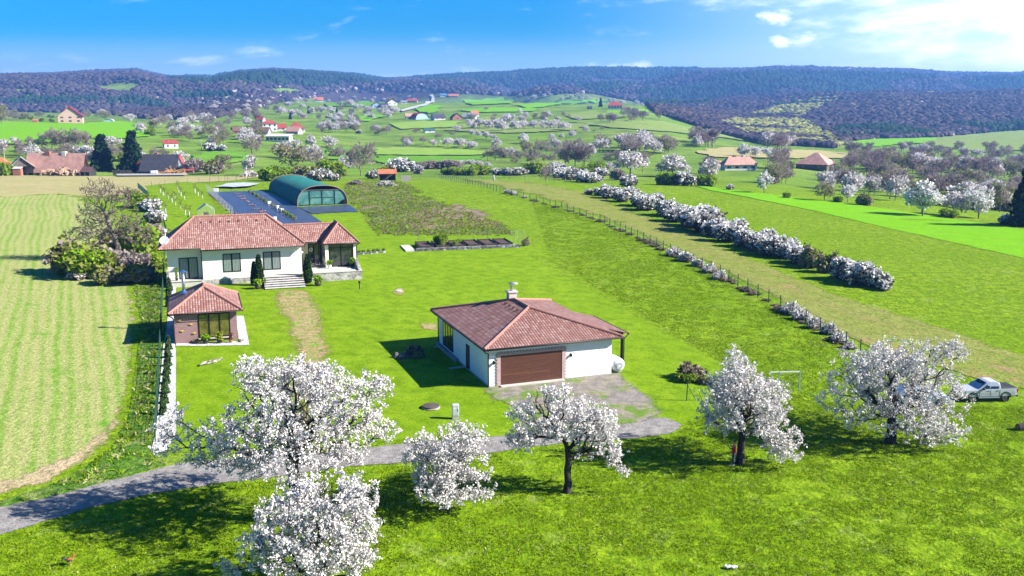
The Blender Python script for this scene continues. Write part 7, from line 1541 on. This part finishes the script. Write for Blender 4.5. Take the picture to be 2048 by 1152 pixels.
def rooster():
    t_ = thing('rooster', 'brown rooster with a dark tail and red comb walking on the shaded lawn', 'rooster', at(141, 1130), .45); mo = plain('rust_feathers', (.36, .11, .035), .8, .35, 14); mdk = plain('dark_feathers', (.02, .02, .022), .6, .3, 14)
    skin('body', [((-.14, 0, .28), (.06, .07)), ((-.02, 0, .27), (.10, .105)), ((.11, 0, .31), (.075, .08)), ((.16, 0, .41), .045), ((.18, 0, .49), .036), ((.205, 0, .53), .034)], [(k, k+1) for k in range(5)], mo, t_, 2, 1)
    mb = MB()
    for k in range(7): s = (k-3)*.022; mb.tube([(-.15, s*.6, .30), (-.24, s, .42+.02*(k % 3)), (-.33, s*1.4, .43), (-.39, s*1.7, .33-.02*(k % 2))], [.028, .035, .03, .008], 5)
    mb.build('tail', mdk, t_, smooth=True)
    for s in (-1, 1):
        mb = MB(); mb.tube([(.08, s*.09, .31), (-.04, s*.115, .29), (-.16, s*.09, .27)], [.03, .065, .02], 6); mb.build('wing', mdk, t_, smooth=True)
        mb = MB(); mb.tube([(.0, s*.05, .22), (.02, s*.05, .12), (0, s*.05, .01)], [.04, .016, .012], 6)
        for a in (-.5, 0, .5): mb.tube([(0, s*.05, .012), (.07*cos(a), s*.05+.07*sin(a), .006)], [.01, .005], 4)
        mb.tube([(0, s*.05, .012), (-.04, s*.05, .006)], [.01, .005], 4); mb.build('leg', plain('yellow_legs', (.42, .30, .06), .7), t_)
    mb = MB(); mb.extrude([(.15, -.008, .55), (.16, -.008, .60), (.18, -.008, .565), (.20, -.008, .61), (.215, -.008, .57), (.235, -.008, .59), (.235, -.008, .545)], (0, .016, 0)); mb.lathe([(.004, -.03), (.018, 0), (.004, .02)], (.225, 0, .485), 6); mb.build('comb', plain('comb_red', (.42, .03, .03), .6), t_)
    MB().tube([(.23, 0, .53), (.275, 0, .52)], [.016, .003], 6).build('beak', _mc['yellow_legs'], t_)
    for s in (-1, 1): MB().lathe([(.001, -.006), (.007, 0), (.001, .006)], (.222, s*.032, .54), 6).build('eye', M_frame, t_)
rooster()
rng = np.random.RandomState(12); bm = bmesh.new(); bmesh.ops.create_grid(bm, x_segments=9, y_segments=5, size=.5)
for v in bm.verts: v.co = Vector((v.co.x*.62, v.co.y*.26, .05+.10*abs(sin(v.co.x*7+v.co.y*9))+rng.rand()*.05))
me = bpy.data.meshes.new('paper_scrap'); bm.to_mesh(me); bm.free(); me.materials.append(M_plast); o = link('paper_scrap', me); o.location = at(1462, 1138); o.rotation_euler = (0, 0, -.15); tag(o, 'crumpled white scrap lying on the open foreground grass', 'scrap')
t_ = thing('tree_stump', 'dark cut log lying in the grass at the right picture edge', 'stump', at(2050, 860), .15); MB().tube([(-.6, 0, .24), (.0, .03, .26), (.8, 0, .25)], [.25, .26, .24], 12).build('stem', plain('dark_log', (.035, .028, .025), .95, .4, 4.0, bump=.5), t_); MB().tube([(-.63, 0, .24), (-.605, 0, .24)], [.2, .2], 12).build('cut_face', plain('cut_wood', (.16, .12, .09), .9, .3, 8.0), t_)
# ------------------------------------------------------------------ uncut grass in front and on the meadow
def tufts(name, px, n, h, mats, wts, seed, label, w_=.02, avoid=()):
    rng = np.random.RandomState(seed); q = np.array(px, float); P = ground_at(q[:, 0], q[:, 1])[:, :2]; lo = P.min(0); hi = P.max(0)
    pts = lo + (hi-lo)*rng.rand(n*3, 2); pts = pts[inpoly(pts[:, 0], pts[:, 1], P)]
    pts = pts[(fbm(pts[:, 0]*.9, pts[:, 1]*.9, 3)+.5*fbm(pts[:, 0]*.15, pts[:, 1]*.15, 2)) > -.12 + .3*rng.rand(len(pts))-.15][:n]; n = len(pts)
    base = np.repeat(np.c_[pts, T(pts[:, 0], pts[:, 1])], 4, 0); m = len(base); base[:, :2] += rng.normal(size=(m, 2))*.09
    d = rng.normal(size=(m, 3))*.7; d[:, 2] = 1; d /= np.linalg.norm(d, axis=1, keepdims=True); a = rng.rand(m)*2*pi; s = np.stack([np.cos(a), np.sin(a), 0*a], 1)*w_
    l = (h*(.5+.9*rng.rand(m)))[:, None]; mid = base+d*l*.55; tip = base+d*l+np.c_[rng.normal(size=(m, 2))*h*.35, 0*a-h*.12]
    V = np.stack([base-s, base+s, mid+s*.8, tip], 1).reshape(-1, 3); mi = np.repeat(rng.choice(len(mats), n, p=wts), 4)
    o = link(name, np_mesh(name, V, np.arange(m*4).reshape(-1, 4), mats, mi=mi)); o['kind'] = 'stuff'; o['label'] = label; o['category'] = 'grass'
M_g1 = leafy('grass_blades', (.19, .30, .006), .3, .35, .03); M_g2 = leafy('pale_grass_blades', (.24, .34, .02), .35, .35, .03); M_g3 = leafy('straw_blades', (.46, .43, .21), .35, .3)
tufts('grass', [(-80, 1180), (-80, 1130), (0, 1078), (150, 1032), (300, 996), (430, 976), (560, 959), (700, 939), (860, 929), (1010, 909), (1130, 892), (1280, 884), (1350, 872), (1420, 820), (1600, 800), (1800, 812), (2130, 815), (2130, 1180)], 40000, .11, [M_g1, M_g2, M_g3], (.74, .24, .02), 3, 'short uneven grass of the open foreground meadow')
tufts('grass', [(1100, 520), (1062, 395), (1200, 446), (1440, 556), (1640, 668), (1750, 735), (1640, 800), (1440, 800), (1442, 726)], 24000, .13, [M_g1, M_g2, M_g3], (.66, .32, .02), 4, 'rough green meadow grass between the mown lawn and the wire fence', .03)
tufts('grass', [(262, 470), (300, 500), (322, 560), (322, 640), (318, 760), (308, 880), (320, 925), (150, 983), (0, 1012), (0, 1005), (90, 977), (170, 939), (232, 888), (256, 834), (276, 742), (279, 640), (268, 578)], 12000, .32, [M_g1, M_g2, M_g3], (.5, .3, .2), 5, 'tall verge grass between the crop field and the mesh fence', .03)
tufts('grass', [(690, 366), (800, 364), (860, 395), (930, 420), (1020, 455), (1030, 472), (755, 472), (720, 425), (690, 395)], 9000, .42, [M_g1, M_g2, leafy('dead_weed_stems', (.22, .16, .11), .4, .2)], (.35, .3, .35), 6, 'tall dead weeds and grass on the untended patch behind the beds', .05)
# ------------------------------------------------------------------ the air
hb = MB().box(-4300, 4300, -120, 5450, -90, 225).build('haze', None)
hb.data.materials.clear()
m = bpy.data.materials.new('air'); m.use_nodes = True; t = NT(m.node_tree); t.n.clear()
pv = t.add('ShaderNodeVolumePrincipled', {'Color': (.18, .43, 1.0), 'Density': HAZE, 'Anisotropy': .2})
t.l.new(pv.outputs[0], t.add('ShaderNodeOutputMaterial').inputs['Volume'])
hb.data.materials.append(m); struct(hb, 'stuff'); hb['label'] = 'faint blue haze over the far hills'; hb['category'] = 'haze'
